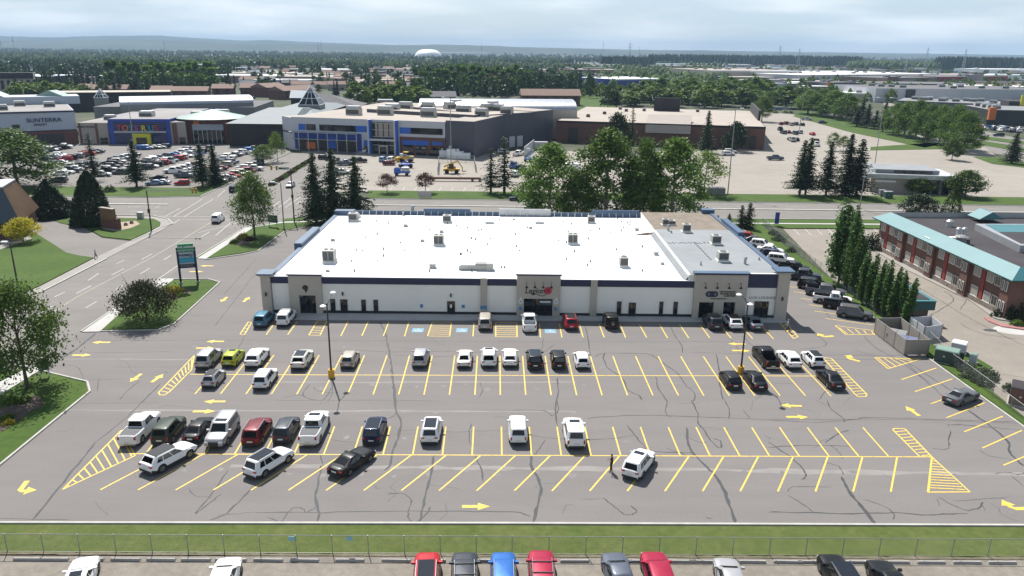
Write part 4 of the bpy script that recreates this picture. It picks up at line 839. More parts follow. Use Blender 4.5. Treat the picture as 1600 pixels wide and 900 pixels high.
for x,y,c in [(1220,195,'darkred'),(1227,194.5,'darkred'),(1236,196,'beige'),(1243,195.5,'slate'),(1253,196.5,'black'),(1219,204,'black'),(1224,209,'slate'),(1231,208,'darkred'),(1242,210,'slate'),(1250,208.5,'silver'),(1269,211,'red'),(1234,219,'charcoal'),(1238,221,'silver'),(1245,220,'black'),(1274,222,'black'),(1275,228,'white')]:
    p = g(x,y); far_car(p.x,p.y,R(90+rnd(-12,12)),GR,'in the open lot beyond the spruces',None,c)
for x,y,k,c,a_,l in [(1211,250,'pickup','slate',0,'across the pale lot beside the brick hall'),(1260,188,'pickup','silver',-15,'by the boulevard trees'),(1285,193,'suv','slate',0,'alone near the boulevard trees'),(1138,243,'suv','white',0,'nearer of two beside the brick hall'),(1141,239.5,'suv','pearl',0,'farther of two beside the brick hall'),(1103,236,'suv','black',10,'in front of the brick hall behind the trees')]:
    p = g(x,y); far_car(p.x,p.y,R(a_),None,l,k,c)
for x,y,k,c,a_,l in [(575,238,'suv','white',60,'at the glass entrance of the grey mall block'),(599,252,'suv','lightblue',80,'beside the yellow loader'),(612,252,'suv','white',80,'behind the blue lift by the mall'),(508,249,'suv','black',10,'left behind the three spruces'),(520,251,'suv','charcoal',10,'second behind the three spruces'),(560,254,'pickup','black',15,'right behind the three spruces'),(541,258,'pickup','slate',15,'between the tops of the spruces'),(536,272,'suv','pearl',10,'low behind the three spruces'),(608,258,'hatch','darkred',0,'in front of the blue lift'),(520,283,'sedan','white',10,'beside the stems of the spruces'),
    (802,262,'pickup','blue',80,'beside the pair of bare spruces'),(812,265,'suv','navy',75,'next to the blue pickup by the poplars'),(806,275,'suv','white',78,'in front of the blue pickup by the poplars'),(810,243,'pickup','white',60,'by the white hoarding of the charcoal block'),(786,240,'minivan','silver',20,'under the charcoal wall')]:
    p = g(x,y); far_car(p.x,p.y,R(a_),None,l,k,c)
for i in range(34):
    x = 1500+rnd(0,100); y = 196+ (x-1500)*.06 + rnd(-3,3); p = g(x,y+3); far_car(p.x,p.y,R(random.choice([80,260])),'cars before the orange and dark shop on the right','before the dark shop at the right edge')
for i in range(22):
    x = rnd(300,400); y = rnd(158,163)-5; p = g(x,y); far_car(p.x,p.y,R(random.choice([90,0])),'cars behind the shining mall roof','behind the bright metal mall roof')
for x, y, a_ in [(1560,213,170),(1530,203,-10),(1544,201,-10),(1405,203,-15),(1216,172,-10),(1228,170,-10)]:
    p = g(x,y); far_car(p.x,p.y,R(a_),'cars on the boulevard','on the boulevard at the right')
# ================================================================ THE SHOP BUILDING
YF = 102.9
def fx(px): return g(px, 489+(px-428)*.0114).x
SHOP = empty('shop_building', (2.3, YF, 0), 0, 'long low shop building with white flat roof and navy fascia beyond the parking lot', 'building')
def part(nm, mb, parent=None, label=None, smooth=None):
    parent = parent or SHOP
    o = mb.build(nm, smooth=smooth); o.parent = parent
    o.matrix_parent_inverse = Matrix.Translation(-parent.location) if parent.type == 'EMPTY' else Matrix.Identity(4)
    if label: o['label'] = label
    return o
def inv_part(nm, mb, parent, label=None): return part(nm, mb, parent, label)
XL, XR, YB = -33.7, 37.9, 146.0
XG = 24.65   # step between white and grey roofs
ZW, ZG = 5.35, 6.45
b = MB()
# outer walls as one shell with the base band below
b.box((XL,YF,.5),(XG,YB,ZW-.12), M['white']); b.box((XG,YF,.5),(XR,YB,ZG-.12), M['white']); part('wall', b)
b = MB(); b.box((XL-.02,YF-.03,0),(XR+.02,YB+.03,.5), M['black']); part('plinth', b)
b = MB(); b.box((XL+.15,YF+.15,ZW-.12),(XG-.02,YB-.2,ZW-.02), M['membrane']); part('white_roof', b)
b = MB(); b.box((XG+.3,YF+.2,ZG-.12),(XR-.2,130.8,ZG-.02), M['greyroof'])
b.add([(XG-.55,YF+.15,ZW),(XG+.32,YF+.15,ZG),(XG+.32,130.8,ZG),(XG-.55,130.8,ZW)], [(0,1,2,3)], M['greyroof']); part('grey_roof', b)
b = MB(); b.box((XG+.1,130.83,ZG-.118),(XR-.3,YB-.2,ZG-.05), M['brownroof'])
part('gravel_roof', b)
# fascia
def seg(px0, px1, z0, z1, m, d=.12, nm=None, y=YF): 
    bb = MB(); bb.box((fx(px0),y-d,z0),(fx(px1),y-.002,z1), m); return bb
for p0, p1 in ((427.5,455.5),(506.5,751),(761.5,806.5),(874.5,921),(931.5,1080)):
    part('navy_fascia', seg(p0,p1,4.45,5.42,M['navy'],.10)); bb = MB(); bb.box((fx(p0),YF-.14,5.42),(fx(p1),YF+.18,5.50), M['membrane']); part('coping', bb)
part('navy_fascia', seg(1161.5,1208,4.55,6.55,M['navy'],.10)); bb = MB(); bb.box((fx(1161.5),YF-.14,6.55),(fx(1208),YF+.2,6.62), M['membrane']); part('coping', bb)
# taupe piers and portals
def pier(p0, p1, top, d=.35, nm='pier'):
    part(nm, seg(p0,p1,0.02,top,M['beige'],d))
pier(751,761,5.55); pier(921,931,5.5)
def portal(p0, p1, top, holes, d, cap=True, capc=None):
    x0, x1 = fx(p0), fx(p1); bb = MB(); cur = x0
    hs = sorted(holes)
    y0, y1 = YF-d, YF+.25
    for h0, h1, hz in hs:
        a_, c_ = fx(h0), fx(h1)
        if a_ > cur+.02: bb.box((cur,y0,.02),(a_,y1,top), M['beige'])
        bb.box((a_,y0,hz),(c_,y1,top), M['beige']); cur = c_
    bb.box((cur,y0,.02),(x1,y1,top), M['beige']); o = part('portal', bb)
    if cap:
        bb = MB(); bb.box((x0-.18,y0-.18,top),(x1+.18,y1+.1,top+.20), M['navy']); part('portal_cap', bb)
        bb = MB(); bb.box((x0-.22,y0-.22,top+.20),(x1+.22,y1+.14,top+.27), M['bluecap'] if capc is None else capc); part('portal_cap_top', bb)
    return o
portal(456,506,5.75,[(471,496.5,2.85)],.55,capc=M['membrane']); portal(807,874,6.15,[(818,862.5,2.75)],.6,capc=M['membrane']); portal(1080,1161,6.55,[(1089,1112,2.5),(1127,1145,2.55)],.6)
# corner piers
def corner(p0, p1, top):
    x0, x1 = fx(p0), fx(p1); bb = MB(); bb.box((x0,YF-.45,.02),(x1,YF+1.2,top), M['beige']); part('corner_pier', bb)
    bb = MB(); bb.prism([(x0-.12,YF-.6),(x1+.12,YF-.6),(x1+.12,YF+1.5),(x0-.12,YF+1.5)], top, top+.22, M['beige'], top_pts=[(x0-.4,YF-.8),(x1+.4,YF-.8),(x1+.4,YF+1.6),(x0-.4,YF+1.6)]); part('corner_cornice', bb)
    bb = MB(); bb.box((x0-.45,YF-.85,top+.22),(x1+.45,YF+1.7,top+.42), M['bluecap']); part('corner_cap', bb)
corner(413,427.5,5.55); corner(1208,1226,6.75)
# glazed openings
def opening(p0, p1, z0, z1, y=YF, mull=1, transom=None, nm='window', glass='glass', door=False):
    x0, x1 = fx(p0), fx(p1); bb = MB(); fr = .07
    for q in (x0, x1-fr): bb.box((q,y-.09,z0),(q+fr,y+.02,z1), M['frame'])
    for z in (z0, z1-fr): bb.box((x0+fr,y-.09,z),(x1-fr,y+.02,z+fr), M['frame'])
    for i in range(1, mull+1):
        q = x0+(x1-x0)*i/(mull+1); bb.box((q-.03,y-.085,z0+fr),(q+.03,y+.02,z1-fr), M['frame'])
    if transom: bb.box((x0+fr,y-.086,transom),(x1-fr,y+.02,transom+.06), M['frame'])
    o = part(nm, bb); bb = MB(); bb.box((x0+.03,y-.055,z0+.03),(x1-.03,y-.012,z1-.03), M[glass])
    gl = part('glass', bb, o); gl.matrix_parent_inverse = Matrix.Identity(4); return o
opening(471,496.5,.1,2.85,YF-.15,2,2.2,'entrance'); opening(818,862.5,.1,2.75,YF-.15,3,2.1,'entrance'); opening(1089,1112,.1,2.5,YF-.15,1,None,'entrance'); opening(1127,1145,.1,2.55,YF-.15,1,None,'entrance')
bb = MB(); bb.box((fx(1112.2),YF-.4,.6),(fx(1126.8),YF-.05,2.5), M['white']); part('white_panel', bb)
opening(1176.5,1198.5,.1,2.55,YF-.02,2,None,'entrance')
for p0,p1,z1 in ((517.5,525,2.2),(565.5,572.5,2.15),(584.5,591.5,2.15),(963,970,2.3),(1029,1035,2.35),(1051,1057.5,2.35)): opening(p0,p1,.3,z1,YF-.02,0,1.1)
opening(533,544,.1,2.15,YF-.02,0,1.4,'door'); opening(699,711,.1,2.05,YF-.02,0,None,'door'); opening(981.5,992.5,.1,2.15,YF-.02,0,None,'door')
bb = MB(); bb.box((fx(703.2),YF-.13,1.1),(fx(706.5),YF-.112,1.6), M['textwhite']); part('door_notice', bb)
# wall lamps
def wall_lamp(px, z, y=YF):
    x = fx(px); bb = MB(); bb.box((x-.10,y-.22,z-.25),(x+.10,y,z+.25), M['frame']); part('wall_lamp', bb)
wall_lamp(420,2.95,YF-.45); wall_lamp(537.5,3.0); wall_lamp(705,2.95); wall_lamp(1217,3.1,YF-.45)
def goose(px, z, y):
    x = fx(px); bb = MB(); pts = [(x,y,z+.55),(x,y-.35,z+.7),(x,y-.62,z+.55),(x,y-.66,z+.25)]
    for i in range(3): bb.tube(pts[i],pts[i+1],.035,.035,M['frame'],6)
    bb.tube((x,y-.66,z+.28),(x,y-.66,z),.06,.24,M['frame'],10); part('sign_lamp', bb)
for p in (822,834.5,847,859.5): goose(p,4.55,YF-.6)
for p in (1095,1113,1131,1149): goose(p,4.75,YF-.6)
# lettering
def text(s, x, y, z, size, m, rz=0, parent=None, nm='lettering', align='CENTER', shear=0, ext=.02, sx=1.0, tilt=R(90), bold=0.0):
    c = bpy.data.curves.new(nm, 'FONT'); c.body = s; c.size = size; c.align_x = align; c.extrude = ext; c.shear = shear; c.space_character = 1.0; c.offset = bold
    c.materials.append(m); tmp = bpy.data.objects.new(nm+'_curve', c); sc.collection.objects.link(tmp); bpy.context.view_layer.update()
    me = bpy.data.meshes.new_from_object(tmp.evaluated_get(bpy.context.evaluated_depsgraph_get())); bpy.data.objects.remove(tmp); me.materials.clear(); me.materials.append(m)
    o = bpy.data.objects.new(nm, me); sc.collection.objects.link(o)
    loc = Vector((x,y,z)); o.rotation_euler = (tilt,0,rz); o.scale = (sx,1,1)
    parent = parent or SHOP; o.parent = parent; o.location = loc-parent.location if parent.type == 'EMPTY' else loc; return o
def ftext(s, px, z, size, m, y, **k): return text(s, fx(px), y, z, size, m, **k)
ftext('Legion', 834.5, 3.55, 1.15, M['text'], YF-.63, shear=.25, sx=.92, bold=.012)
bb = MB()
sw = [(fx(829),3.42),(fx(836),3.40),(fx(841),3.22),(fx(846),3.12),(fx(850),3.2),(fx(853),3.45)]
for i in range(len(sw)-1):
    (a_,c_),(d_,e_) = sw[i], sw[i+1]; bb.add([(a_,YF-.625,c_),(d_,YF-.625,e_),(d_,YF-.625,e_+.10),(a_,YF-.625,c_+.10)], [(0,1,2,3)], M['text'])
part('sign_swoosh', bb)
bb = MB(); cx, cz = fx(855), 3.95   # red poppy: scalloped petals, dark heart
def disc(bb, cx, cz, r, y, m, n=36, am=0, k=5, ph=0):
    vs = [(cx,y,cz)]+[(cx+(r+am*math.cos(k*t+ph))*math.cos(t), y, cz+(r+am*math.cos(k*t+ph))*math.sin(t)) for t in [2*math.pi*i/n for i in range(n)]]
    bb.add(vs, [(0,(i+1)%n+1,i+1) for i in range(n)], m)
for i in range(9):
    t = 2*math.pi*i/9; disc(bb, cx+.40*math.cos(t), cz+.40*math.sin(t), .17, YF-.62-.002*i, M['red'], 14)
disc(bb, cx, cz, .42, YF-.645, M['red'], 30, .05, 4); disc(bb, cx, cz, .13, YF-.655, M['text'], 16); part('poppy_emblem', bb)
bb = MB(); bb.box((fx(843),YF-.32,2.1),(fx(860),YF-.28,2.32), M['textwhite']); part('door_lettering_band', bb)
for px in (813,868):
    bb = MB(); disc(bb, fx(px), 2.3, .33, YF-.62, M['textwhite'], 20); disc(bb, fx(px), 2.3, .2, YF-.626, M['beige'], 16); disc(bb, fx(px), 2.78, .14, YF-.62, M['textwhite'], 12); part('club_emblem', bb)
G['sblue'] = mat('blue sign', (.08,.24,.42), .6)
for px, yy in ((659,YF),(724,YF),(753,YF-.35),(758.5,YF-.35),(813,YF-.6),(867,YF-.6)):
    bb = MB(); x = fx(px); bb.box((x-.22,yy-.02-.012,1.05),(x+.22,yy-.005-.012,1.55), G['sblue']); o = part('accessible_sign', bb)
# helmet emblem
bb = MB(); hx, hz = fx(481.5), 3.75
hp = [(-.45,.15),(-.38,.45),(-.1,.62),(.2,.6),(.42,.4),(.46,.1),(.3,.02),(.34,-.2),(.18,-.28),(.12,-.55),(-.05,-.4),(-.12,-.1),(-.3,.0)]
bb.add([(hx+a_*.95,YF-.58,hz+c_) for a_,c_ in hp], [tuple(range(len(hp)))], M['text']); bb.add([(hx+a_*.95,YF-.565,hz+c_) for a_,c_ in hp], [tuple(range(len(hp)-1,-1,-1))], M['text']); part('helmet_emblem', bb)
# right portal signs
bb = MB(); x0, x1 = fx(1097.5), fx(1117); r = .42; cz = 3.72
cap_ = [(x1-r+r*math.cos(t), cz+r*math.sin(t)) for t in [R(-90+15*i) for i in range(13)]] + [(x0+r+r*math.cos(t), cz+r*math.sin(t)) for t in [R(90+15*i) for i in range(13)]]
bb.add([(a_,YF-.65,c_) for a_,c_ in cap_], [tuple(range(len(cap_)))], M['navy']); bb.add([(a_,YF-.601,c_) for a_,c_ in cap_], [tuple(range(len(cap_)-1,-1,-1))], M['navy'])
disc(bb, fx(1102.5), cz, .22, YF-.655, M['textgrey'], 16); disc(bb, fx(1112.5), cz, .22, YF-.655, M['textgrey'], 16); part('pill_logo', bb)
for i, s in enumerate(('ORTHODONTIC','CONNECTIONS','& DENTURE')): ftext(s, 1143.5, 3.98-.30*i, .30, M['text'], YF-.62, align='RIGHT', bold=.01)
ftext('Dental implants here', 1118.5, 2.98, .26, M['text'], YF-.62, bold=.008)
ftext('LUX LOUNGE', 1188, 2.92, .50, M['textgrey'], YF-.02, sx=1.2)
# back parapet with bracing, blue coping left and right
bb = MB(); bb.box((XL-.3,YB-.05,ZW-.4),(XR+.2,YB+.15,ZW+.75), M['bluecap']); part('rear_parapet', bb)
bb = MB(); bb.box((XL+16.5,YB-.12,ZW+.1),(XL+25.5,YB+.2,ZW+1.25), M['bluecap']); bb.box((XL+31,YB-.12,ZW+.1),(XL+41,YB+.2,ZW+1.35), M['steel']); bb.box((XL+49,YB-.12,ZW+.1),(XL+58,YB+.2,ZW+1.3), M['bluecap']); part('rear_sign_band', bb)
for i in range(44):
    x = XL+.8+i*1.32; bb = MB(); bb.tube((x,YB-.75,ZW),(x,YB-.06,ZW+.75),.05,.05,M['white'],5); part('parapet_brace', bb)
bb = MB(); bb.prism([(XL-.55,YF+1.75),(XL+.2,YF+1.75),(XL+.2,YB),(XL-.55,YB)], ZW-.3, ZW+.12, M['bluecap']); part('left_coping', bb)
bb = MB(); bb.box((XR-.25,YF+1.75,ZG-.4),(XR+.45,YB,ZG+.12), M['bluecap']); part('right_coping', bb)
a_ = g(478,365,5.9); bb = MB(); bb.box((XL-1.3,119.5,ZW-.5),(XL-.1,131.5,ZW+.7), M['bluecap']); part('side_canopy', bb); bb = MB(); bb.box((XL-.9,119.3,3.9),(XL-.1,120.2,ZW-.5), M['beige']); part('canopy_bracket', bb)
bb = MB(); bb.box((XR+.0,126,ZG-.3),(XR+1.1,137,ZG+.7), M['bluecap']); part('side_canopy', bb)
bb = MB(); bb.box((XL-.5,YB-1.2,ZW),(XL+3.2,YB+.6,ZW+.85), M['bluecap']); part('rear_corner_cap', bb); bb = MB(); bb.box((XR-1.6,YB-1.2,ZG),(XR+.7,YB+.6,ZG+.7), M['bluecap']); part('rear_corner_cap', bb)
# roof seams
G['seam'] = mat('roof seam', (.22,.22,.22), .8)
bb = MB(); bb.strip([g(485,373.5,ZW),g(700,371.5,ZW),g(880,374.5,ZW),g(1036,380,ZW)], .14, ZW-.012, G['seam']); bb.strip([g(742,340,ZW),g(738,362,ZW),g(730,385,ZW),g(716,417,ZW)], .07, ZW-.014, G['seam'])
bb.strip([g(650,343,ZW),g(740,344.5,ZW)], .06, ZW-.014, G['seam'])
random.seed(3)
for i in range(9): bb.box((XL+.3,YF+3+i*4.6,ZW-.019),(XG-.7,YF+3.03+i*4.6,ZW-.0165), G['seam'])
part('roof_seams', bb)
bb = MB()
for px,y0_,y1_ in ((528,352,372),(572,360,384),(552,378,388),(454,408,424),(566,402,424),(575,395,408),(620,350,366)): bb.strip([g(px,y0_,ZW),g(px-1,y1_,ZW)], .10, ZW-.011, G['seam'])
part('roof_hoses', bb)
bb = MB(); bb.strip([g(1003,334,ZW),g(1010,345,ZW),g(1014,355,ZW)], .5, ZW-.008, M['wood']); 
for i in range(5): bb.box((XG-3+i*.5,131+i*.35,ZW-.01),(XG-.9+i*.5,131.15+i*.35,ZW+.12), M['redbrick'], 0)
part('loose_flashing', bb)
bb = MB()
for i in range(26):   # screws and patches of the grey roof
    c = g(1045+i*3.0+rnd(-1,1), 379+rnd(-1,1)*.6+(i%2), ZG); bb.box((c.x-.12,c.y-.1,ZG-.02),(c.x+.12,c.y+.1,ZG+.06), M['duct'])
for i in range(12):
    c = g(1085+i*2.3, 379+i*2.4, ZG); bb.box((c.x-.1,c.y-.1,ZG-.02),(c.x+.1,c.y+.1,ZG+.1), M['duct'])
part('conduit_blocks', bb)
# ---------------------------------------------------------------- roof units: each a thing
def hvac(px, py, z, w_, d, h, label, kind='twin', g_='rooftop units of the shop building'):
    c = g(px, py, z); root = empty('rooftop_unit', (c.x,c.y+d/2,z-.02), 0, label, 'roof unit', g_)
    bb = MB(); bb.box((-w_/2-.1,-d/2-.1,0),(w_/2+.1,d/2+.1,.22), M['white']); bb.build('kerb_base', root)
    bb = MB(); bb.box((-w_/2,-d/2,.22),(w_/2,d/2,h), M['unit']); bb.build('casing', root)
    bb = MB()
    n = 2 if kind == 'twin' else 1
    for i in range(n):
        x0 = -w_/2+.1+i*(w_-.1)/n; bb.box((x0,-d/2-.02,.4),(x0+(w_-.1)/n-.1,-d/2,h-.15), M['grille'])
    bb.build('coil_grille', root)
    for i in range(n):
        bb = MB(); x = (-w_/4+ i*w_/2) if n == 2 else 0; bb.tube((x,0,h),(x,0,h+.10),min(w_/n,d)*.36,min(w_/n,d)*.36,M['steel'],14); bb.tube((x,0,h+.10),(x,0,h+.12),min(w_/n,d)*.30,min(w_/n,d)*.30,M['grille'],14); bb.build('fan', root)
    if kind == 'hood': bb = MB(); bb.prism([(w_/2,-d/2+.1),(w_/2+.7,-d/2+.1),(w_/2+.7,d/2-.1),(w_/2,d/2-.1)],h*.35,h*.9,M['unit'],top_pts=[(w_/2,-d/2+.1),(w_/2+.1,-d/2+.1),(w_/2+.1,d/2-.1),(w_/2,d/2-.1)]); bb.build('hood', root)
    return root
U = ZW
for a_ in [(513,411,U,1.75,1.8,1.9,'biggest twin grille roof unit, at the left front of the white roof','twin'),(551,346,U,1.6,1.6,1.5,'roof unit with hood at the far left corner of the white roof','hood'),(685,384,U,1.6,1.5,1.7,'twin grille roof unit left of the roof middle on the long seam','twin'),(698,348,U,1.5,1.3,1.35,'roof unit near the rear parapet above the middle twin unit','one'),
  (895,382,U,1.6,1.5,1.7,'twin grille roof unit right of the roof middle on the long seam','twin'),(924,349,U,1.3,1.3,1.3,'roof unit near the rear parapet behind the right twin unit','one'),(975,418,U,1.25,1.5,1.5,'tall roof unit nearest the front on the right of the white roof','one'),
  (1040,353,ZG-.12,1.1,1.1,1.2,'left box of the pair on the brown gravel roof','one'),(1049,353,ZG-.12,1.5,1.0,.95,'low long box of the pair on the brown gravel roof','one'),(1073,363.5,ZG,1.35,1.3,1.4,'rear one of the three roof units in line on the grey roof','one'),(1119.5,382.5,ZG,1.45,1.4,1.45,'middle one of the three roof units in line on the grey roof','one'),(1130.5,409.5,ZG,1.5,1.45,1.45,'front one of the three roof units in line on the grey roof','one')]: hvac(*a_)
c = g(747,424,U); root = empty('roof_duct', (c.x,c.y+1,U-.02), 0, 'long grey duct with a square box end near the front of the white roof', 'roof duct')
bb = MB(); bb.box((-2.6,-.5,.2),(1.2,.5,.8), M['unit']); bb.build('duct_run', root); bb = MB(); bb.box((1.2,-.7,0),(2.2,.6,1.1), M['unit']); bb.build('end_box', root); bb = MB(); bb.box((-.4,-.6,.8),(1.3,.6,1.0), M['duct']); bb.build('cover_plate', root)
bb = MB(); bb.box((-2.9,-.3,0),(-2.5,.3,.6), M['steel']); bb.build('intake', root)
def vent(px, py, z, kind, label, s=1.0):
    c = g(px,py,z); root = empty('roof_vent', (c.x,c.y,z-.02), 0, label, 'roof vent', 'vents on the shop roof')
    if kind == 'box': bb = MB(); bb.box((-.35*s,-.3*s,0),(.35*s,.3*s,.45*s), M['unit']); bb.build('curb', root); bb = MB(); bb.box((-.42*s,-.37*s,.45*s),(.42*s,.37*s,.52*s), M['steel']); bb.build('lid', root)
    elif kind == 'pipe': bb = MB(); bb.tube((0,0,0),(0,0,.55*s),.09,.09,M['duct'],8); bb.build('pipe', root); bb = MB(); bb.tube((0,0,.0),(0,0,.12),.22,.12,M['duct'],8); bb.build('flashing', root)
    elif kind == 'flat': bb = MB(); bb.box((-.8*s,-.3*s,0),(.8*s,.3*s,.28*s), M['lightgrey']); bb.build('curb', root); bb = MB(); bb.box((-.84*s,-.34*s,.28*s),(.84*s,.34*s,.34*s), M['unit']); bb.build('lid', root)
    else: bb = MB(); bb.tube((0,0,0),(0,0,.8*s),.2*s,.2*s,M['steel'],10); bb.build('stack', root); bb = MB(); bb.tube((0,0,.8*s),(0,0,1.05*s),.32*s,.14*s,M['steel'],10); bb.build('cowl', root)
for px,py,k,l,s in [(676,418,'box','square vent by the front edge left of the long duct',1.3),(630,336,'cowl','cowled vent near the rear parapet of the white roof',1),(645,333,'cowl','white chimney stack on the rear parapet',1.5),(634,354,'box','small square vent below the rear chimney stack',1),(690,363,'box','small vent behind the middle left unit',.9),
   (660,377,'box','small vent just left of the middle left unit',.8),(520,376,'box','pale vent behind the biggest unit',.9),(765,349,'flat','long flat vent hatch left of the roof middle line',1),(843,349,'flat','long flat vent hatch right of the roof middle line',1),(829,357,'box','small pale vent between the flat hatches',.8),(995,360,'box','small vent near the brown roof corner',.9),(1025,398,'box','pale vent near the grey roof step',1),
   (1035,413,'box','small vent pair near the step at the front',.7),(743,375,'pipe','thin pipe vent on the diagonal seam',.9),(512,424,'box','low vent in front of the biggest unit',.7)]: vent(px,py,ZW,k,l,s)
for px,py,k,l,s in [(1044,360,'cowl','silver cowled vent by the brown roof edge',1),(1164,412,'cowl','silver cowled vent near the right front corner',1),(1095,414,'pipe','short pipe vent near the grey roof front edge',1),(1186,406,'pipe','dark pipe vent by the right coping',.8),(1049,364,'pipe','dark pipe vent beside the silver cowl',.8)]: vent(px,py,ZG,k,l,s)
random.seed(9)
for i in range(70):
    px, py = rnd(540,1030), rnd(342,425)
    c = g(px,py,ZW)
    if c.x > XG-2: continue
    o = MB(); o.tube((0,0,0),(0,0,rnd(.2,.45)),.13,.08,M['grille'],6); ob = o.build('roof_drain', loc=(c.x,c.y,ZW-.02)); tag(ob, 'small dark pipe stub dotted on the white roof', 'roof pipe', 'pipe stubs dotted over the white roof')
# ================================================================ MALL AND BACKGROUND BUILDINGS
def bempty(nm, c, label, cat='building', group=None): return empty(nm, (c.x,c.y,0), 0, label, cat, group)
def P2w(o, mb, nm, label=None): return part(nm, mb, o, label)
class Bld:
    """front wall from ground point a to b (left to right seen from us), body reaching back by depth"""
    def __init__(s, nm, pa, pb, top, depth, m_wall, label, m_roof=None, group=None, cat='building', h=None, skew=0):
        s.a, s.b = g(*pa), g(*pb); s.d = (s.b-s.a); s.L = s.d.length; s.d.normalize(); s.n = Vector((s.d.y,-s.d.x,0))  # towards us
        if s.n.y > 0: s.n = -s.n
        s.h = h if h else hh(pa[0], pa[1], top); s.root = bempty(nm, s.a, label, cat, group); s.depth = depth
        s.foot = [s.a, s.b, s.b-s.n*depth, s.a-s.n*depth]
        mb = MB(); mb.prism(s.foot, 0, s.h, m_wall); P2w(s.root, mb, 'wall')
        if m_roof: 
            mb = MB(); i_ = [s.P(.3,-.3,0), s.P(s.L-.3,-.3,0), s.P(s.L-.3,-depth+.3,0), s.P(.3,-depth+.3,0)]; mb.prism(i_, s.h-.1, s.h+.02, m_roof); P2w(s.root, mb, 'roof')
    def P(s, u, v, z): return s.a+s.d*u+s.n*v+Vector((0,0,z))
    def pane(s, u0, u1, z0, z1, m, out=.08, nm='window', inn=0.0, parent=None, label=None):
        mb = MB(); p = [s.P(u0,-inn,0),s.P(u1,-inn,0),s.P(u1,out,0),s.P(u0,out,0)]; mb.prism(p, z0, z1, m); return P2w(s.root, mb, nm, label)
    def fr(s, u0, u1, z0, z1, m, **k): return s.pane(u0*s.L, u1*s.L, z0*s.h, z1*s.h, m, **k)
    def text(s, t, u, z, size, m, out=.1, **k): p = s.P(u*s.L, out, z); return text(t, p.x, p.y, p.z, size, m, rz=math.atan2(s.d.y,s.d.x), parent=s.root, **k)
    def unit(s, u, v, w_, d, h, m=None, nm='roof_unit'):
        mb = MB(); mb.prism([s.P(u,-v,0),s.P(u+w_,-v,0),s.P(u+w_,-v-d,0),s.P(u,-v-d,0)], s.h+.02, s.h+h*.75, m or M['unit'])
        mb.prism([s.P(u+.2,-v-.2,0),s.P(u+w_-.2,-v-.2,0),s.P(u+w_-.2,-v-d+.2,0),s.P(u+.2,-v-d+.2,0)], s.h+h*.75, s.h+h, M['steel'])
        mb.prism([s.P(u+.2,-v+.03,0),s.P(u+w_-.2,-v+.03,0),s.P(u+w_-.2,-v+.0,0),s.P(u+.2,-v+.0,0)], s.h+h*.15, s.h+h*.6, M['grille'])
        return P2w(s.root, mb, nm)
random.seed(31)
# grocery
m1 = Bld('grocery_store', (-70,233), (124,224), 176, 60, M['palepanel'], 'pale blue panelled store with brick base at the far left of the mall', M['mallroof'], h=12.2)
m1.fr(0,1,0,.42,M['redbrick'],out=.25,nm='brick_base'); m1.fr(0,1,.97,1.02,M['navy'],out=.3,nm='coping'); m1.fr(0,1,.415,.44,M['navy'],out=.35,nm='band')
m1.fr(.38,.60,0,.33,M['frame'],out=.3,nm='dark_shopfront'); m1.fr(.66,.88,0,.33,M['frame'],out=.3,nm='dark_shopfront'); m1.fr(.47,.53,.52,.64,M['frame'],out=.3,nm='window')
m1.text('SUNTERRA', .735, 8.5, 2.0, M['navy'], out=.45, sx=1.15, bold=.03); m1.text('MARKET', .70, 7.2, 1.1, M['navy'], out=.45, bold=.02)
for u,v in ((8,15),(14,12),(30,24),(20,33)): m1.unit(u,v,4,2.5,2.2)
mb = MB(); mb.prism([m1.P(0,-42,0),m1.P(44,-42,0),m1.P(44,-58,0),m1.P(0,-58,0)], m1.h, m1.h+3.2, M['palepanel']); P2w(m1.root, mb, 'rear_hall')
for u in (12,33):
    mb = MB(); c = m1.P(u,-45,0); mb.prism([(c.x-6,c.y),(c.x+6,c.y),(c.x+6,c.y+6),(c.x-6,c.y+6)], m1.h+3.2, m1.h+5.4, M['greenroof'], top_pts=[(c.x-.5,c.y),(c.x+.5,c.y),(c.x+.5,c.y+6),(c.x-.5,c.y+6)]); P2w(m1.root, mb, 'skylight')
# beige link store
m2 = Bld('mall_store', (125,224.5), (172,224.5), 192, 55, M['mallbeige'], 'beige mall front between the pale blue store and the toy store', M['mallroof'])
m2.fr(.58,.66,0,.98,M['brick'],out=.2,nm='dark_pier'); m2.text('BARRE WORKS', .28, 6.0, .95, M['text'], out=.15, bold=.02); m2.fr(.05,.10,0,1,M['redbrick'],out=.2,nm='brick_pier'); m2.unit(5,12,4,3,2); m2.fr(.7,.95,0,.3,M['glass'],out=.1)
# toy store
m3 = Bld('toy_store', (173,225), (269,225), 186, 55, M['royal'], 'toy store with blue frame, coloured letters and yellow doorway', M['mallroof'])
m3.fr(.09,.93,.03,.88,M['glass'],out=.15,nm='window_wall')
for i in range(9): m3.fr(.09,.93,.10+i*.09,.125+i*.09,M['royal'] if i!=4 else M['palepanel'],out=.3,nm='louvre')
m3.fr(.09,.93,.455,.52,M['palepanel'],out=.45,nm='white_band'); m3.fr(.39,.68,0,.43,M['yellow'],out=1.6,nm='yellow_doorway'); m3.fr(.45,.62,0,.28,M['glass'],out=1.75,nm='door')
cols = [M['red'],M['orange'],M['steel'],M['red'],M['yellow'],M['steel'],M['red']]
PK = mat('magenta letters', (.40,.05,.22), .5); TQ = mat('teal letters', (.03,.25,.30), .5)
for i,(s_,u_,c_) in enumerate([('T',.185,M['red']),('O',.28,M['orange']),('Y',.375,TQ),('S',.46,PK),('R',.575,M['yellow']),('U',.70,TQ),('S',.785,M['red'])]): m3.text(s_, u_, 5.0, 3.0, c_, out=.6, bold=.06)
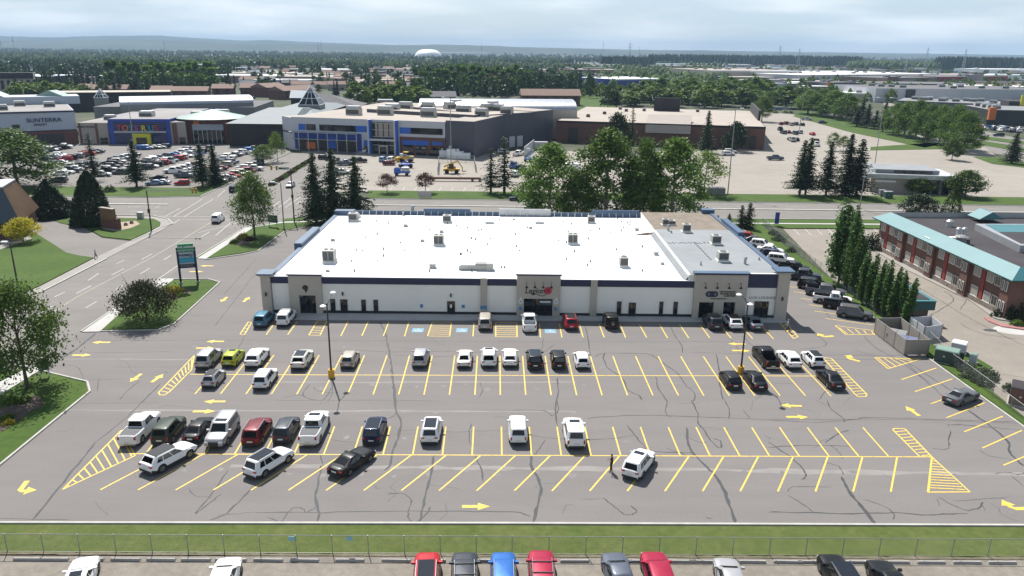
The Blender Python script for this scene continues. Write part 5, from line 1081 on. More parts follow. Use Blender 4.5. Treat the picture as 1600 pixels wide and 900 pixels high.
m3.unit(8,10,5,4,2.2); m3.unit(27,12,5,3,2); m3.unit(33,22,6,3,2)
m4 = Bld('mall_store', (269.5,225), (293,224.5), 191, 50, M['mallbeige'], 'narrow beige mall front right of the toy store', M['mallroof']); m4.fr(.1,.42,0,.95,M['brick'],out=.15,nm='dark_pier'); m4.fr(.5,.9,0,.3,M['glass'],out=.1)
# entrance pavilion
m5 = Bld('mall_entrance', (293,223), (358,223), 187, 26, M['redbrick'], 'mall entrance pavilion under a pale green conical roof', None)
m5.fr(.14,.9,0,.55,M['glass'],out=.3,nm='glass_doors'); m5.fr(.16,.9,.55,.8,M['palepanel'],out=.35,nm='banner'); m5.fr(.2,.33,.8,.95,M['orange'],out=.5,nm='sign_panel')
for i in range(7): m5.fr(.17+i*.11,.178+i*.11,0,.55,M['textwhite'],out=.45,nm='door_frame')
mb = MB(); c = m5.P(m5.L/2,-9,0); n = 16; mb.prism([(c.x+13.5*math.cos(t),c.y+13*math.sin(t)) for t in [2*math.pi*i/n for i in range(n)]], m5.h, m5.h+.3, M['greenroof']); vs = [(c.x+14*math.cos(t),c.y+13.4*math.sin(t),m5.h+.3) for t in [2*math.pi*i/n for i in range(n)]]+[(c.x,c.y,m5.h+3.4)]
mb.add(vs, [(i,(i+1)%n,n) for i in range(n)], M['greenroof']); P2w(m5.root, mb, 'roof')
# beige row
m6 = Bld('mall_store', (359,225), (446,229), 196, 45, M['mallbeige'], 'beige mall front with brown piers right of the conical roof', M['mallroof'])
for u in (.02,.30,.62): m6.fr(u,u+.055,0,1.02,M['brick'],out=.4,nm='brown_pier')
for u in (.08,.16,.38,.46): m6.fr(u,u+.06,0,.28,M['glass'],out=.1,nm='door')
m6.fr(.13,.22,.42,.8,M['duct'],out=.12,nm='store_sign'); m6.fr(.42,.5,.4,.75,M['duct'],out=.12,nm='store_sign'); m6.fr(.7,.8,.6,.75,M['duct'],out=.12,nm='store_sign')
# seamed roofs behind
def gable(nm, label, pa, pb, z0, z1, depth, m, wall=None, sides=(0,0)):
    a_, b_ = g(*pa), g(*pb); a_ = Vector((a_.x,a_.y,0)); d = (b_-a_); L_ = d.length; d.normalize(); n = Vector((-d.y,d.x,0))
    if n.y < 0: n = -n
    root = bempty(nm, a_, label)
    P = lambda u,v,z: a_+d*u+n*v+Vector((0,0,z))
    mb = MB(); mb.prism([P(0,0,0),P(L_,0,0),P(L_,depth,0),P(0,depth,0)], 0, z0-.05, wall or M['mallbeige']); P2w(root, mb, 'wall')
    s0, s1 = sides; o = 1.0
    vs = [P(-o,-o,z0),P(L_+o,-o,z0),P(L_+o,depth+o,z0),P(-o,depth+o,z0),P(s0,depth/2,z1),P(L_-s1,depth/2,z1)]
    mb = MB(); mb.add(vs, [(0,1,5,4),(1,2,5),(2,3,4,5),(3,0,4),(0,3,2,1)], m); P2w(root, mb, 'roof'); return root
def at_h(px, py, z): p = g(px,py,z); return p
def gable_at(nm, label, pxL, pxR, py_eave, py_ridge, z0, z1, m, wall=None, sides=(0,0), group=None, minus=0):
    """eave line seen at py_eave (height z0), ridge at py_ridge (height z1)"""
    a_, b_ = g(pxL,py_eave,z0), g(pxR,py_eave+(pxR-pxL)*.011,z0)
    rr_ = g((pxL+pxR)/2, py_ridge+(pxR-pxL)*.0055, z1); depth = max(8, 2*(rr_.y-(a_.y+b_.y)/2))
    depth = min(depth, 90)
    d = (b_-a_); d.z = 0; L_ = d.length; d.normalize(); n = Vector((-d.y,d.x,0)); a0 = Vector((a_.x,a_.y,0)); root = bempty(nm, a0, label, 'building', group)
    P = lambda u,v,z: a0+d*u+n*v+Vector((0,0,z))
    mb = MB(); mb.prism([P(.6,.6,0),P(L_-.6,.6,0),P(L_-.6,depth-.6,0),P(.6,depth-.6,0)], 0, z0-.05, wall or M['cream']); P2w(root, mb, 'wall')
    s0, s1 = sides
    vs = [P(0,0,z0),P(L_,0,z0),P(L_,depth,z0),P(0,depth,z0),P(s0,depth/2,z1),P(L_-s1,depth/2,z1)]
    mb = MB(); mb.add(vs, [(0,1,5,4),(1,2,5),(2,3,4,5),(3,0,4),(0,3,2,1)], m); P2w(root, mb, 'roof')
    return root, P, L_, depth
gable_at('mall_hall', 'long grey green seamed roof hall rising behind the beige mall fronts', 352, 452, 193, 167, 8.5, 12, M['greyseam'], M['darkroof'], (6,4))
gable_at('mall_hall', 'brown roofed hall behind the glass pyramid', 470, 560, 166, 147, 9, 14, M['shinglegrey'], M['duct'], (4,16))
gable_at('mall_hall', 'small dark gable with white slope left of the glass pyramid', 452, 482, 153, 143, 9, 13, M['whiteroof'], M['darkroof'])
gable_at('mall_hall', 'low seamed canopy roof between the pyramid and the grey block', 395, 492, 180, 158, 9.5, 12.5, M['greyseam'], M['darkroof'], (10,14))
gable_at('mall_hall', 'grey mansard hall left end behind the pale blue store', 0, 90, 159, 155, 13, 14, M['palepanel'], M['palepanel'])
def pyramid(px, py, w_, h, z, label):
    c = g(px,py,z); root = empty('glass_pyramid', (c.x,c.y,0), 0, label, 'skylight'); mb = MB()
    mb.box((c.x-w_/2,c.y-w_/2,0),(c.x+w_/2,c.y+w_/2,z), M['duct']); P2w(root, mb, 'base')
    cs = [(c.x-w_/2,c.y-w_/2,z),(c.x+w_/2,c.y-w_/2,z),(c.x+w_/2,c.y+w_/2,z),(c.x-w_/2,c.y+w_/2,z)]; ap = (c.x,c.y,z+h)
    mb = MB(); mb.add(cs+[ap], [(0,1,4),(1,2,4),(2,3,4),(3,0,4)], M['glass']); P2w(root, mb, 'glass')
    mb = MB()
    for p in cs: mb.tube(p, ap, .22, .22, M['whiteroof'], 5)
    for t in (.02,.35,.66):
        q = [Vector(p).lerp(Vector(ap), t) for p in cs]
        for i in range(4): mb.tube(q[i], q[(i+1)%4], .14, .14, M['whiteroof'], 5)
    for t in (.33,.66): mb.tube(Vector(cs[0]).lerp(Vector(cs[1]),t), ap, .12, .12, M['whiteroof'], 5)
    P2w(root, mb, 'frame')
pyramid(487,163.5,9.5,8.2,12,'big glass pyramid skylight with white frame on the mall roof'); pyramid(158,152.5,5,4.4,10.6,'small glass pyramid skylight far left on the mall roof')
# bright barrel roofs
def barrel(nm, label, pxa, pxb, py, z, r, m, wall):
    a_, b_ = g(*pxa, z), g(*pxb, z); d = (b_-a_); d.z = 0; L_ = d.length; d.normalize(); n = Vector((-d.y,d.x,0)); root = bempty(nm, Vector((a_.x,a_.y,0)), label)
    P = lambda u,v,zz: Vector((a_.x,a_.y,0))+d*u+n*v+Vector((0,0,zz)); k = 10; vs = []; fs = []
    for i in range(k+1):
        t = math.pi*i/k; vs += [P(0,r-r*math.cos(t),z+r*.28*math.sin(t)), P(L_,r-r*math.cos(t),z+r*.28*math.sin(t))]
    for i in range(k): fs.append((2*i,2*i+1,2*i+3,2*i+2))
    fs.append(tuple(range(0,2*k+2,2))); fs.append(tuple(range(2*k+1,0,-2)))
    mb = MB(); mb.add(vs, fs, m); o = P2w(root, mb, 'barrel_roof'); 
    o.data.polygons.foreach_set('use_smooth', [True]*len(o.data.polygons)); o.data.set_sharp_from_angle(angle=R(40))
    mb = MB(); mb.prism([P(0,0,0),P(L_,0,0),P(L_,2*r,0),P(0,2*r,0)], 0, z-.02, wall); P2w(root, mb, 'wall'); return P
barrel('mall_hall', 'bright curved metal roof shining in the sun behind the toy store', (188,164),(396,160),0,10.5,11,M['metalroof'],M['duct'])
barrel('mall_hall', 'bright curved metal roof behind the beige roof of the grey block', (655,171),(902,172),0,12,13,M['metalroof'],M['cream'])
mb_ = Bld('mall_hall', (150,196),(400,196), 165, 50, M['duct'], 'wide brown flat roof of the mall between toy store and shining roof', M['shinglegrey'], h=8.6)
for u,v in ((20,14),(60,18),(95,12),(130,20)): mb_.unit(u,v,8,4,2.5)
mb_ = Bld('mall_hall', (90,175),(270,172), 157, 22, M['darkroof'], 'dark wine coloured hall wall behind the pale blue store', M['cream'], h=10.5)
# blue and grey block under works
m7 = Bld('renovated_block', (458,234),(696,244.5), 186, 88, M['lightgrey'], 'light grey mall block under renovation with blue membrane panels and glass entrance', M['beigeroof'], h=11.9)
L7, h7 = m7.L, m7.h
for u0,u1,m_ in ((.05,.095,'brightblue'),(.10,.165,'glass'),(.19,.43,'glass'),(.43,.505,'brightblue'),(.715,.785,'brightblue'),(.785,.985,'glass')): m7.fr(u0,u1,.62,.80,M[m_],out=.12,nm='window' if m_=='glass' else 'blue_panel')
m7.fr(.02,.465,.05,.56,M['royal'],out=.35,nm='blue_membrane'); m7.fr(.04,.44,.02,.34,M['frame'],out=.5,nm='dark_shopfront'); m7.fr(.10,.16,.06,.26,M['orange'],out=.65,nm='orange_panel'); m7.fr(.24,.30,.1,.42,M['brightblue'],out=.6,nm='blue_panel')
m7.fr(.48,.515,.22,.38,M['brightblue'],out=.2,nm='blue_panel'); m7.fr(.48,.515,.02,.22,M['glass'],out=.2,nm='window')
m7.fr(.54,.685,0,.93,M['glass'],out=.3,nm='glass_entrance'); m7.fr(.56,.685,.5,.9,M['mallbeige'],out=.36,nm='pale_blinds')
for u in (.54,.575,.61,.645,.682): m7.fr(u,u+.005,0,.93,M['frame'],out=.5,nm='mullion')
for z in (.25,.5,.7,.9): m7.fr(.54,.687,z,z+.015,M['steel'],out=.52,nm='transom')
m7.fr(.53,.70,.40,.45,M['lightgrey'],out=2.4,nm='canopy'); m7.fr(.58,.635,0,.24,M['textwhite'],out=.6,nm='door_frame'); m7.fr(.585,.63,0,.22,M['glass'],out=.7,nm='door')
m7.fr(.525,.535,0,1.0,M['brightblue'],out=1.4,nm='blue_fin'); m7.fr(.695,.705,0,1.0,M['brightblue'],out=1.4,nm='blue_fin'); m7.fr(.515,.525,0,1.0,M['lightgrey'],out=1.5,nm='fin'); m7.fr(.685,.695,0,1.0,M['lightgrey'],out=1.5,nm='fin')
m7.fr(.715,1,0,.53,M['redbrick'],out=.3,nm='brick_base'); m7.fr(.73,.90,.30,.44,M['brightblue'],out=.42,nm='blue_panel'); m7.fr(.92,.985,.32,.42,M['brightblue'],out=.42,nm='blue_panel')
for u0,u1 in ((.735,.80),(.82,.88),(.90,.985)): m7.fr(u0,u1,0,.29,M['glass'],out=.42,nm='window')
for z in (.36,.56): 
    m7.fr(.0,.45,z,z+.012,M['steel'],out=2.4,nm='scaffold_rail')
for i in range(8): m7.fr(.0+i*.064,.004+i*.064,0,.56,M['steel'],out=2.4,inn=-2.2,nm='scaffold_pole')
for u,v in ((15,14),(24,30),(24,44),(33,46),(44,16),(52,34),(26,18)): m7.unit(u,v,5.5,3,3.4)
m7b = Bld('mall_store', (444,230),(458,234), 184, 60, M['lightgrey'], 'white side wall at the left end of the renovated block', M['beigeroof'], h=11.6); m7b.fr(0,1,.52,.56,M['navy'],out=.1,nm='band')
m8 = Bld('charcoal_block', (697,244.5),(741,247), 191, 60, M['darkgrey'], 'charcoal clad blind wall at the right of the renovated block', M['beigeroof'], h=12.4)
for u,v in ((3,20),(8,34),(1,44)): m8.unit(u,v,4.5,3,3)
m8b = Bld('charcoal_block', (742,237),(762,233), 184, 50, M['darkgrey'], 'short charcoal wall stepping back between the two charcoal fronts', M['beigeroof'], h=13.2)
m9 = Bld('charcoal_block', (762,233.5),(834,226.5), 185, 62, M['darkgrey'], 'tall charcoal wall behind the pair of bare spruces', M['beigeroof'], h=12.8)
for u,v in ((4,30),(15,40),(22,24),(10,14)): m9.unit(u,v,4.5,3,2.8)
m9b = Bld('charcoal_block', (834,226.5),(863,222), 178, 40, M['darkgrey'], 'charcoal side wall ending beside the brick hall', M['beigeroof'], h=13.0)
for u in (.05,.25,.45,.62): m9.fr(u,u+.12,0,.32,M['lightgrey'],out=.2,nm='loading_door')
# brick hall
m10 = Bld('brick_hall', (869,222),(1193,234), 199, 86, M['brick'], 'wide brick hall with pale brown flat roof behind the big poplars', M['beigeroof'], h=8.6)
m10.fr(0,1,.93,1.02,M['darkroof'],out=.15,nm='coping'); m10.fr(.06,.11,0,.72,M['frame'],out=.1,nm='door'); m10.fr(.93,.96,0,.6,M['frame'],out=.1,nm='door')
mb = MB(); u0, u1 = m10.L*.44, m10.L*.655; mb.add([m10.P(u0,1.5,5.2),m10.P(u1,1.5,5.2),m10.P(u1,.05,8.5),m10.P(u0,.05,8.5),m10.P(u0,-14,11.2),m10.P(u1,-14,11.2)], [(0,1,2,3),(3,2,5,4)], M['mallbeige']); mb.add([m10.P(u0,-14,11.2),m10.P(u1,-14,11.2),m10.P(u1,-14,8.6),m10.P(u0,-14,8.6)], [(0,1,2,3),(3,2,1,0)], M['duct']); P2w(m10.root, mb, 'metal_canopy')
mb = MB(); mb.prism([m10.P(m10.L*.43,-70,0),m10.P(m10.L*.58,-70,0),m10.P(m10.L*.58,-71.5,0),m10.P(m10.L*.43,-71.5,0)], m10.h, m10.h+6.2, M['darkroof']); P2w(m10.root, mb, 'roof_screen')
mb = MB(); mb.prism([m10.P(m10.L-1,-30,0),m10.P(m10.L,-30,0),m10.P(m10.L,-84,0),m10.P(m10.L-1,-84,0)], m10.h, m10.h+4.2, M['darkroof']); P2w(m10.root, mb, 'side_parapet')
for u,v in ((14,40),(22,60),(30,66),(40,72),(55,70),(9,22),(18,72)): m10.unit(u,v,1.5,1.5,1.4,M['redbrick'])
# bank like building by the avenue
m11 = Bld('flat_roof_bank', (1358,299.5),(1452,303), 269, 22, M['mallbeige'], 'low flat roofed beige building beside the spruces on the avenue', M['greyroof'], h=4.6)
m11.fr(-.12,1.34,.86,1.10,M['steel'],out=1.1,nm='fascia'); m11.fr(.08,.42,.60,.72,M['textwhite'],out=.1,nm='blank_sign'); m11.fr(.82,1.0,0,.8,M['glass'],out=.08,nm='window')
m11c = Bld('bank_wing', (1452,303),(1505,305), 275, 20, M['duct'], 'dark glazed wing of the low beige building, under the round trees', M['lightgrey'], h=4.2)
for u in (.05,.35,.68): m11c.fr(u,u+.2,0,.85,M['glass'],out=.06)
mb = MB(); mb.prism([m11.P(2,-4,0),m11.P(m11.L*1.2,-4,0),m11.P(m11.L*1.2,-16,0),m11.P(2,-16,0)], 4.62, 5.7, M['greyroof']); P2w(m11.root, mb, 'roof_monitor')
for i in range(4):
    mb = MB(); u = m11.L*(.44+i*.15); mb.prism([m11.P(u,-3.9,0),m11.P(u+3.0,-3.9,0),m11.P(u+3.0,-4.0,0),m11.P(u,-4.0,0)], 4.8, 5.5, M['glass']); P2w(m11.root, mb, 'clerestory_window')
# blue warehouse
m12 = Bld('blue_warehouse', (963,143),(1043,141), 124, 60, M['royal'], 'deep blue warehouse with white roof edge and red lettering', M['whiteroof']); m12.fr(0,1,.93,1.03,M['whiteroof'],out=.5,nm='roof_edge'); m12.fr(0,1,0,.2,M['lightgrey'],out=.3,nm='base')
m12.text('Canadian', .62, m12.h*.42, 6.0, M['red'], out=.8, bold=.15); m12.fr(0,1,.2,.24,M['steel'],out=.5,nm='band')
m12b = Bld('blue_warehouse', (927,141),(962,141.5), 131, 40, M['bingreen'], 'lower green grey wing left of the deep blue warehouse', M['whiteroof']); m12b.fr(0,1,.9,1.05,M['whiteroof'],out=.5,nm='roof_edge')
# apartments
def flats(pa, pb, top, label, roof, wall, ridge=3.2, bal=True):
    s = Bld('apartment_house', pa, pb, top, 16, wall, label); P = s.P; o = .8
    mb = MB(); mb.add([P(-o,o,s.h),P(s.L+o,o,s.h),P(s.L+o,-16-o,s.h),P(-o,-16-o,s.h),P(-o,-8,s.h+ridge),P(s.L+o,-8,s.h+ridge)], [(0,1,5,4),(1,2,5),(2,3,4,5),(3,0,4),(3,2,1,0)], roof); P2w(s.root, mb, 'roof')
    n = max(2, int(s.L/6))
    for f_ in (.14,.58):
        for i in range(n):
            u = (i+.25)/n; s.fr(u, u+.42/n, f_, f_+.26, M['glass'], out=.06, nm='window')
            if bal and i % 2 == 0: s.fr(u-.05/n, u+.55/n, f_-.10, f_-.02, M['whiteroof'], out=1.4, nm='balcony')
    return s
flats((816,165),(906,165.5),149,'three storey brick apartment house with white balconies behind the mall',M['shingle'],M['redbrick'],4)
for pa,pb,top,l in [((96,150),(140,150),138,'brown roofed apartment house, first from the left beyond the mall'),((142,150),(198,150),139,'brown roofed apartment house behind the dark spruces beyond the mall'),((236,151),(266,151),141,'short brown roofed apartment house left of the longest one'),((268,152),(324,152),142,'longest brown roofed apartment house above the shining roof'),((332,149),(364,149),138,'brown roofed apartment house right of the longest one'),
  ((376,148),(412,148),137,'brown roofed apartment house further right by the dark spruce'),((418,152),(448,150),137,'brown roofed apartment house left of the pyramid'),((444,156),(494,153),142,'wide brown shingled apartment house right behind the pyramid')]: flats(pa,pb,top,l,M['shingle'],M['redbrick'],3.0,False)
flats((664,160),(712,160),151,'grey roofed apartment house with balconies left of the tall poles',M['shinglegrey'],M['cream'],3.4)
s = Bld('apartment_block', (-30,144),(56,143),114.5,20,M['cream'],'dark roofed pale apartment block at the far left edge',M['darkroof']); s.fr(0,1,.72,1.02,M['darkroof'],out=1.2,nm='mansard')
for i in range(5): s.fr(.38+i*.12,.44+i*.12,.12,.62,M['glass'],out=.1)
s = Bld('apartment_block', (770,143),(808,143),115,20,M['brick'],'dark brown flat roofed block half behind the green trees',M['darkroof'])
# houses
random.seed(77)
hc = [M['shingle'],M['shinglegrey'],M['cream'],M['shinglegrey'],M['brick'],M['shingle']]
for i in range(84):
    px = rnd(385,650) if i < 52 else rnd(20,1000); py = rnd(106,142) if i < 52 else rnd(104,126)
    c = g(px,py); 
    w_, d_, h_ = rnd(14,21), rnd(9,12), rnd(3.2,5.5); root = empty('house', (c.x,c.y,0), R(rnd(-25,25)), 'small house with pitched roof among the neighbourhood trees', 'house', 'houses of the leafy neighbourhood')
    mb = MB(); mb.box((-w_/2,-d_/2,0),(w_/2,d_/2,h_), random.choice([M['cream'],M['whiteroof'],M['mallbeige'],M['redbrick']])); mb.build('wall', root)
    rf = random.choice(hc); mb = MB(); mb.add([(-w_/2-.5,-d_/2-.6,h_),(w_/2+.5,-d_/2-.6,h_),(w_/2+.5,d_/2+.6,h_),(-w_/2-.5,d_/2+.6,h_),(-w_/2-.2,0,h_+2.8),(w_/2+.2,0,h_+2.8)], [(0,1,5,4),(1,2,5),(2,3,4,5),(3,0,4),(3,2,1,0)], rf); mb.build('roof', root)
    mb = MB(); mb.box((-w_*.3,-d_/2-.05,.9),(-w_*.05,-d_/2,2.3), M['glass']); mb.build('window', root); mb = MB(); mb.box((w_*.12,-d_/2-.05,.9),(w_*.35,-d_/2,2.3), M['glass']); mb.build('window', root)
# big retail on the right horizon
def retail(pa, pb, top, depth, wall, roof, label, bands=(), units=5, nm='retail_store', h=None):
    s = Bld(nm, pa, pb, top, depth, M[wall], label, M[roof], h=h)
    for (u0,u1,z0,z1,m_,o_) in bands: s.fr(u0,u1,z0,z1,M[m_],out=o_,nm='sign_panel' if u1-u0 < .3 else 'band')
    random.seed(int(pa[0]))
    for i in range(units): s.unit(rnd(.05,.9)*s.L, rnd(.1,.8)*depth, 4+s.L*.01, 3, 2.2)
    return s
retail((1110,126),(1245,126),110,120,'cream','beigeroof','long cream walled warehouse beyond the green trees at right',[(0,1,.92,1.02,'whiteroof',.5)],8)
retail((1245,130),(1465,127),117,160,'lightgrey','whiteroof','very long white roofed store on the right horizon',[(0,1,.9,1.02,'whiteroof',.6)],12)
retail((1466,134),(1572,132),120,60,'brick','shinglegrey','dark red brick retail row at right',[(0,.3,.2,1.0,'redpanel',.6),(.38,.62,.3,1.25,'mallbeige',.8),(.68,1,.15,.95,'redpanel',.7)],5)
retail((1385,136),(1462,134),122,60,'shingle','shinglegrey','brown and red retail row left of the dark red row',[(0,.2,.3,1.15,'brick',.6),(.3,.5,.2,.8,'mallbeige',.6),(.6,.85,.2,1.0,'brick',.8)],4)
retail((1338,140),(1366,139),130,25,'duct','darkroof','small store with a bright yellow sign box',[(.25,.8,.55,1.05,'yellow',1.2)],2)
retail((1290,142),(1336,141),129,30,'darkgrey','shinglegrey','purple grey store left of the yellow sign box',[(.0,.1,.2,1.05,'orange',.7)],3)
retail((1240,128),(1288,128),119,40,'bingreen','darkroof','dark green gabled pavilion store',[],0)
retail((1300,156),(1392,160),144,40,'cream','whiteroof','low store with gleaming white roof behind the boulevard trees',[(0,1,.85,1.03,'whiteroof',.5)],3)
retail((1366,160),(1640,162),138,70,'lightgrey','shinglegrey','broad pale grey store on the right behind the boulevard trees',[(.17,.215,.05,.95,'frame',2.0)],10)
retail((1400,171),(1560,178),157,40,'darkgrey','duct','low dark walled shop row behind the big tree group',[],12)
retail((1540,195),(1650,198),168,40,'frame','duct','dark glass fronted shop with orange block at the right edge',[(.0,.10,.35,1.15,'orange',2.2)],6,h=8)
retail((1575,169),(1660,171),158,24,'darkroof','darkroof','dark boxy shop with a red and yellow sign at the right edge',[(.2,.34,.4,1.9,'yellow',1.5),(.2,.34,.0,.4,'redpanel',1.6)],1)
retail((1530,116),(1620,116),108,60,'whiteroof','whiteroof','row of white halls on the far right horizon',[(.1,.15,0,.9,'duct',.8),(.4,.45,0,.9,'duct',.8)],3)
retail((1070,110),(1120,110),103,60,'mallbeige','shingle','far beige store row left of the long warehouse',[(.3,.5,.2,.9,'royal',.8)],3)
retail((875,122),(960,123),108,50,'shingle','mallbeige','far cluster of pale roofed row houses beyond the apartment house',[(.1,.3,.2,.8,'cream',.8),(.5,.7,.2,.9,'brick',.8)],14,nm='row_houses')
retail((905,131),(950,131),119,30,'mallbeige','shinglegrey','nearer pale row houses left of the blue warehouse',[(.2,.5,.1,.8,'brick',.8)],6,nm='row_houses')
retail((280,109),(320,109),101,50,'lightgrey','lightgrey','white school building among the trees at left',[(.2,.5,.2,.7,'brightblue',.8)],2,nm='school_building')
retail((690,88),(770,88),82,60,'whiteroof','whiteroof','row of white sheds right of the white dome',[],0,nm='shed_row'); retail((612,86),(636,86),81.5,60,'whiteroof','whiteroof','white shed left of the white dome',[],0,nm='shed_row')
retail((800,160),(1,1),1,1,'cream','cream','x') if False else None
s = Bld('storage_row', (958,152),(968,152),146,60,M['mallbeige'],'beige storage building right of the dark spruce', M['lightgrey'], h=4) if False else None
# white dome
random.seed(4)
DY = 3000.; cx = (671-800)/1200*DY; n = 28; vs = []; fs = []; rx, ry, rz_ = 52, 60, 31
for j in range(8):
    ph = R(90*j/7)
    for i in range(n): t = 2*math.pi*i/n; vs.append((cx+rx*math.cos(t)*math.cos(ph)**.7, DY+ry*math.sin(t)*math.cos(ph)**.7, 4+rz_*math.sin(ph)))
for j in range(7):
    for i in range(n): fs.append((j*n+i,j*n+(i+1)%n,(j+1)*n+(i+1)%n,(j+1)*n+i))
mb = MB(); mb.add(vs, fs, M['whiteroof']); o = mb.build('sports_dome', smooth=60); tag(o, 'big white inflated sports dome on the horizon', 'dome')
# ================================================================ TREES AND SHRUBS
def quads_mesh(name, C_, Sx, Sy, rng, m, flat=0.0):
    """leaf-sized faces: centres C_, half sizes, random orientation (flat pulls the face towards horizontal)"""
    n = len(C_); th = rng.uniform(0, 2*np.pi, n); z = rng.uniform(-1, 1, n)*(1-flat)+flat*np.sign(rng.uniform(-1,1,n))*.9; z = np.clip(z,-1,1); r_ = np.sqrt(1-z*z)
    nrm = np.stack([r_*np.cos(th), r_*np.sin(th), z], 1); a_ = np.cross(nrm, rng.normal(size=(n,3))); a_ /= np.linalg.norm(a_,axis=1)[:,None]+1e-9; b_ = np.cross(nrm, a_)
    Sx = np.broadcast_to(Sx, n)[:,None]; Sy = np.broadcast_to(Sy, n)[:,None]
    v = np.stack([C_-a_*Sx, C_-b_*Sy*.8, C_+a_*Sx, C_+b_*Sy], 1).reshape(-1,3)
    return v, np.arange(4*n).reshape(-1,4)
def np_mesh(name, v, f, m):
    me = bpy.data.meshes.new(name); me.vertices.add(len(v)); me.vertices.foreach_set('co', v.astype(np.float32).ravel()); me.loops.add(f.size); me.loops.foreach_set('vertex_index', f.ravel().astype(np.int32))
    me.polygons.add(len(f)); me.polygons.foreach_set('loop_start', np.arange(0, f.size, f.shape[1], dtype=np.int32)); me.materials.append(m); me.update(calc_edges=True); return me
def trunk_mesh(name, H, r, limbs, m, rng, lean=.02, n=7):
    mb = MB(); pts = [Vector((0,0,0))]; k = 6
    for i in range(1,k+1): pts.append(Vector((rng.uniform(-1,1)*lean*H*i/k, rng.uniform(-1,1)*lean*H*i/k, H*i/k)))
    for i in range(k): mb.tube(pts[i], pts[i+1], r*(1-i/k*.85)*(1.25 if i==0 else 1), r*(1-(i+1)/k*.85), m, n, cap=False)
    for (z, a_, L_, up) in limbs:
        t = min(z/H*k, k-.01); i = int(t); p = pts[i].lerp(pts[i+1], t-i); q = p+Vector((math.cos(a_)*L_*.55, math.sin(a_)*L_*.55, L_*up*.6)); e_ = p+Vector((math.cos(a_+.2)*L_, math.sin(a_+.2)*L_, L_*up*1.5))
        mb.tube(p, q, r*.38, r*.22, m, 5, cap=False); mb.tube(q, e_, r*.22, r*.06, m, 5, cap=False)
        s_ = q+Vector((math.cos(a_-.9)*L_*.4, math.sin(a_-.9)*L_*.4, L_*.4)); mb.tube(q, s_, r*.16, r*.04, m, 4, cap=False)
    return mb.mesh(name, 60)
def broad(name, seed, H, Wd, z0, m, bark, nclump=70, nleaf=70, leaf=.22, gap=.5, r=.28, egg=.5):
    """broadleaf: leaf clumps at limb ends through an uneven egg-shaped crown, gaps between them"""
    rng = np.random.default_rng(seed); ch = H-z0; C_ = []; 
    lob = [(rng.uniform(0,2*np.pi), rng.uniform(.1,.95), rng.uniform(.7,1.2)) for _ in range(9)]
    cl = []
    tries = 0
    while len(cl) < nclump and tries < 4000:
        tries += 1; t = rng.uniform(0,1)**.85; a_ = rng.uniform(0,2*np.pi)
        prof = (np.sin(np.pi*min(1,(t*.92+.08))**egg*1.0))**.75 if True else 1
        prof = max(.12, (1-abs(2*(t**.8)-.85)**2.2*.85)); rad = Wd/2*prof
        for la, lt, ls in lob:
            if abs((a_-la+np.pi)%(2*np.pi)-np.pi) < .5 and abs(t-lt) < .2: rad *= ls
        rr_ = rad*rng.uniform(.35,1.0)**.6
        p = np.array([rr_*np.cos(a_), rr_*np.sin(a_), z0+t*ch*.97])
        if all(np.linalg.norm(p-q) > Wd*.055*gap*2 for q in cl): cl.append(p)
    for p in cl:
        s = rng.uniform(.6,1.25)*Wd*.085; k = int(nleaf*rng.uniform(.6,1.3)); q = rng.normal(size=(k,3))*[s,s,s*.62]; C_.append(p+q)
    C_ = np.concatenate(C_); C_ = C_[(C_[:,2] > z0*.7) & (C_[:,2] < H*1.02)]
    sz = leaf*rng.uniform(.6,1.35,len(C_)); v, f = quads_mesh(name, C_, sz, sz*.75, rng, m); crown = np_mesh(name+'_crown', v, f, m)
    limbs = [(z0*.75+rng.uniform(0,.55)*ch, rng.uniform(0,6.28), Wd*.33*rng.uniform(.7,1.1), rng.uniform(.5,1)) for _ in range(11)]
    return trunk_mesh(name+'_trunk', H*.86, r, limbs, bark, rng), crown, H
def spruce(name, seed, H, Wd, z0, m, dens=1.0, leaf=.26, ragged=.25, tip=1.0, r=.2):
    rng = np.random.default_rng(seed); C_ = []; mb = MB(); nw = int(H*2.4*dens)
    mb.tube((0,0,0),(0,0,H*.97),r,.03,M['bark'],7,cap=False)
    A_ = []
    for i in range(nw):
        t = i/nw; z = z0+(H-z0)*t; rad = Wd/2*((1-t)**.8*tip+.02)*rng.uniform(1-ragged,1+ragged*.5)+.12; nb = int(6+5*(1-t))
        for j in range(nb):
            a_ = rng.uniform(0,6.28); L_ = rad*rng.uniform(.65,1.15); k = max(2, int(L_/(leaf*.55)))
            for q in range(k):
                u = (q+.5)/k; dz = -L_*.28*u**1.4 + (L_*.10*u**4)
                w_ = .12+.22*L_*.25*(1-u); C_.append([np.cos(a_)*L_*u+rng.normal()*w_*.6, np.sin(a_)*L_*u+rng.normal()*w_*.6, z+dz+rng.normal()*.07])
                A_.append(1-.45*u)
            if j % 3 == 0 and i % 2 == 0 and L_ > .8: mb.tube((0,0,z),(math.cos(a_)*L_*.8,math.sin(a_)*L_*.8,z-L_*.2),.035,.012,M['bark'],4,cap=False)
    C_ = np.array(C_); sz = leaf*np.array(A_)*rng.uniform(.7,1.3,len(C_)); v, f = quads_mesh(name, C_, sz*1.1, sz*.55, rng, m, flat=.45)
    return mb.mesh(name+'_trunk'), np_mesh(name+'_crown', v, f, m), H
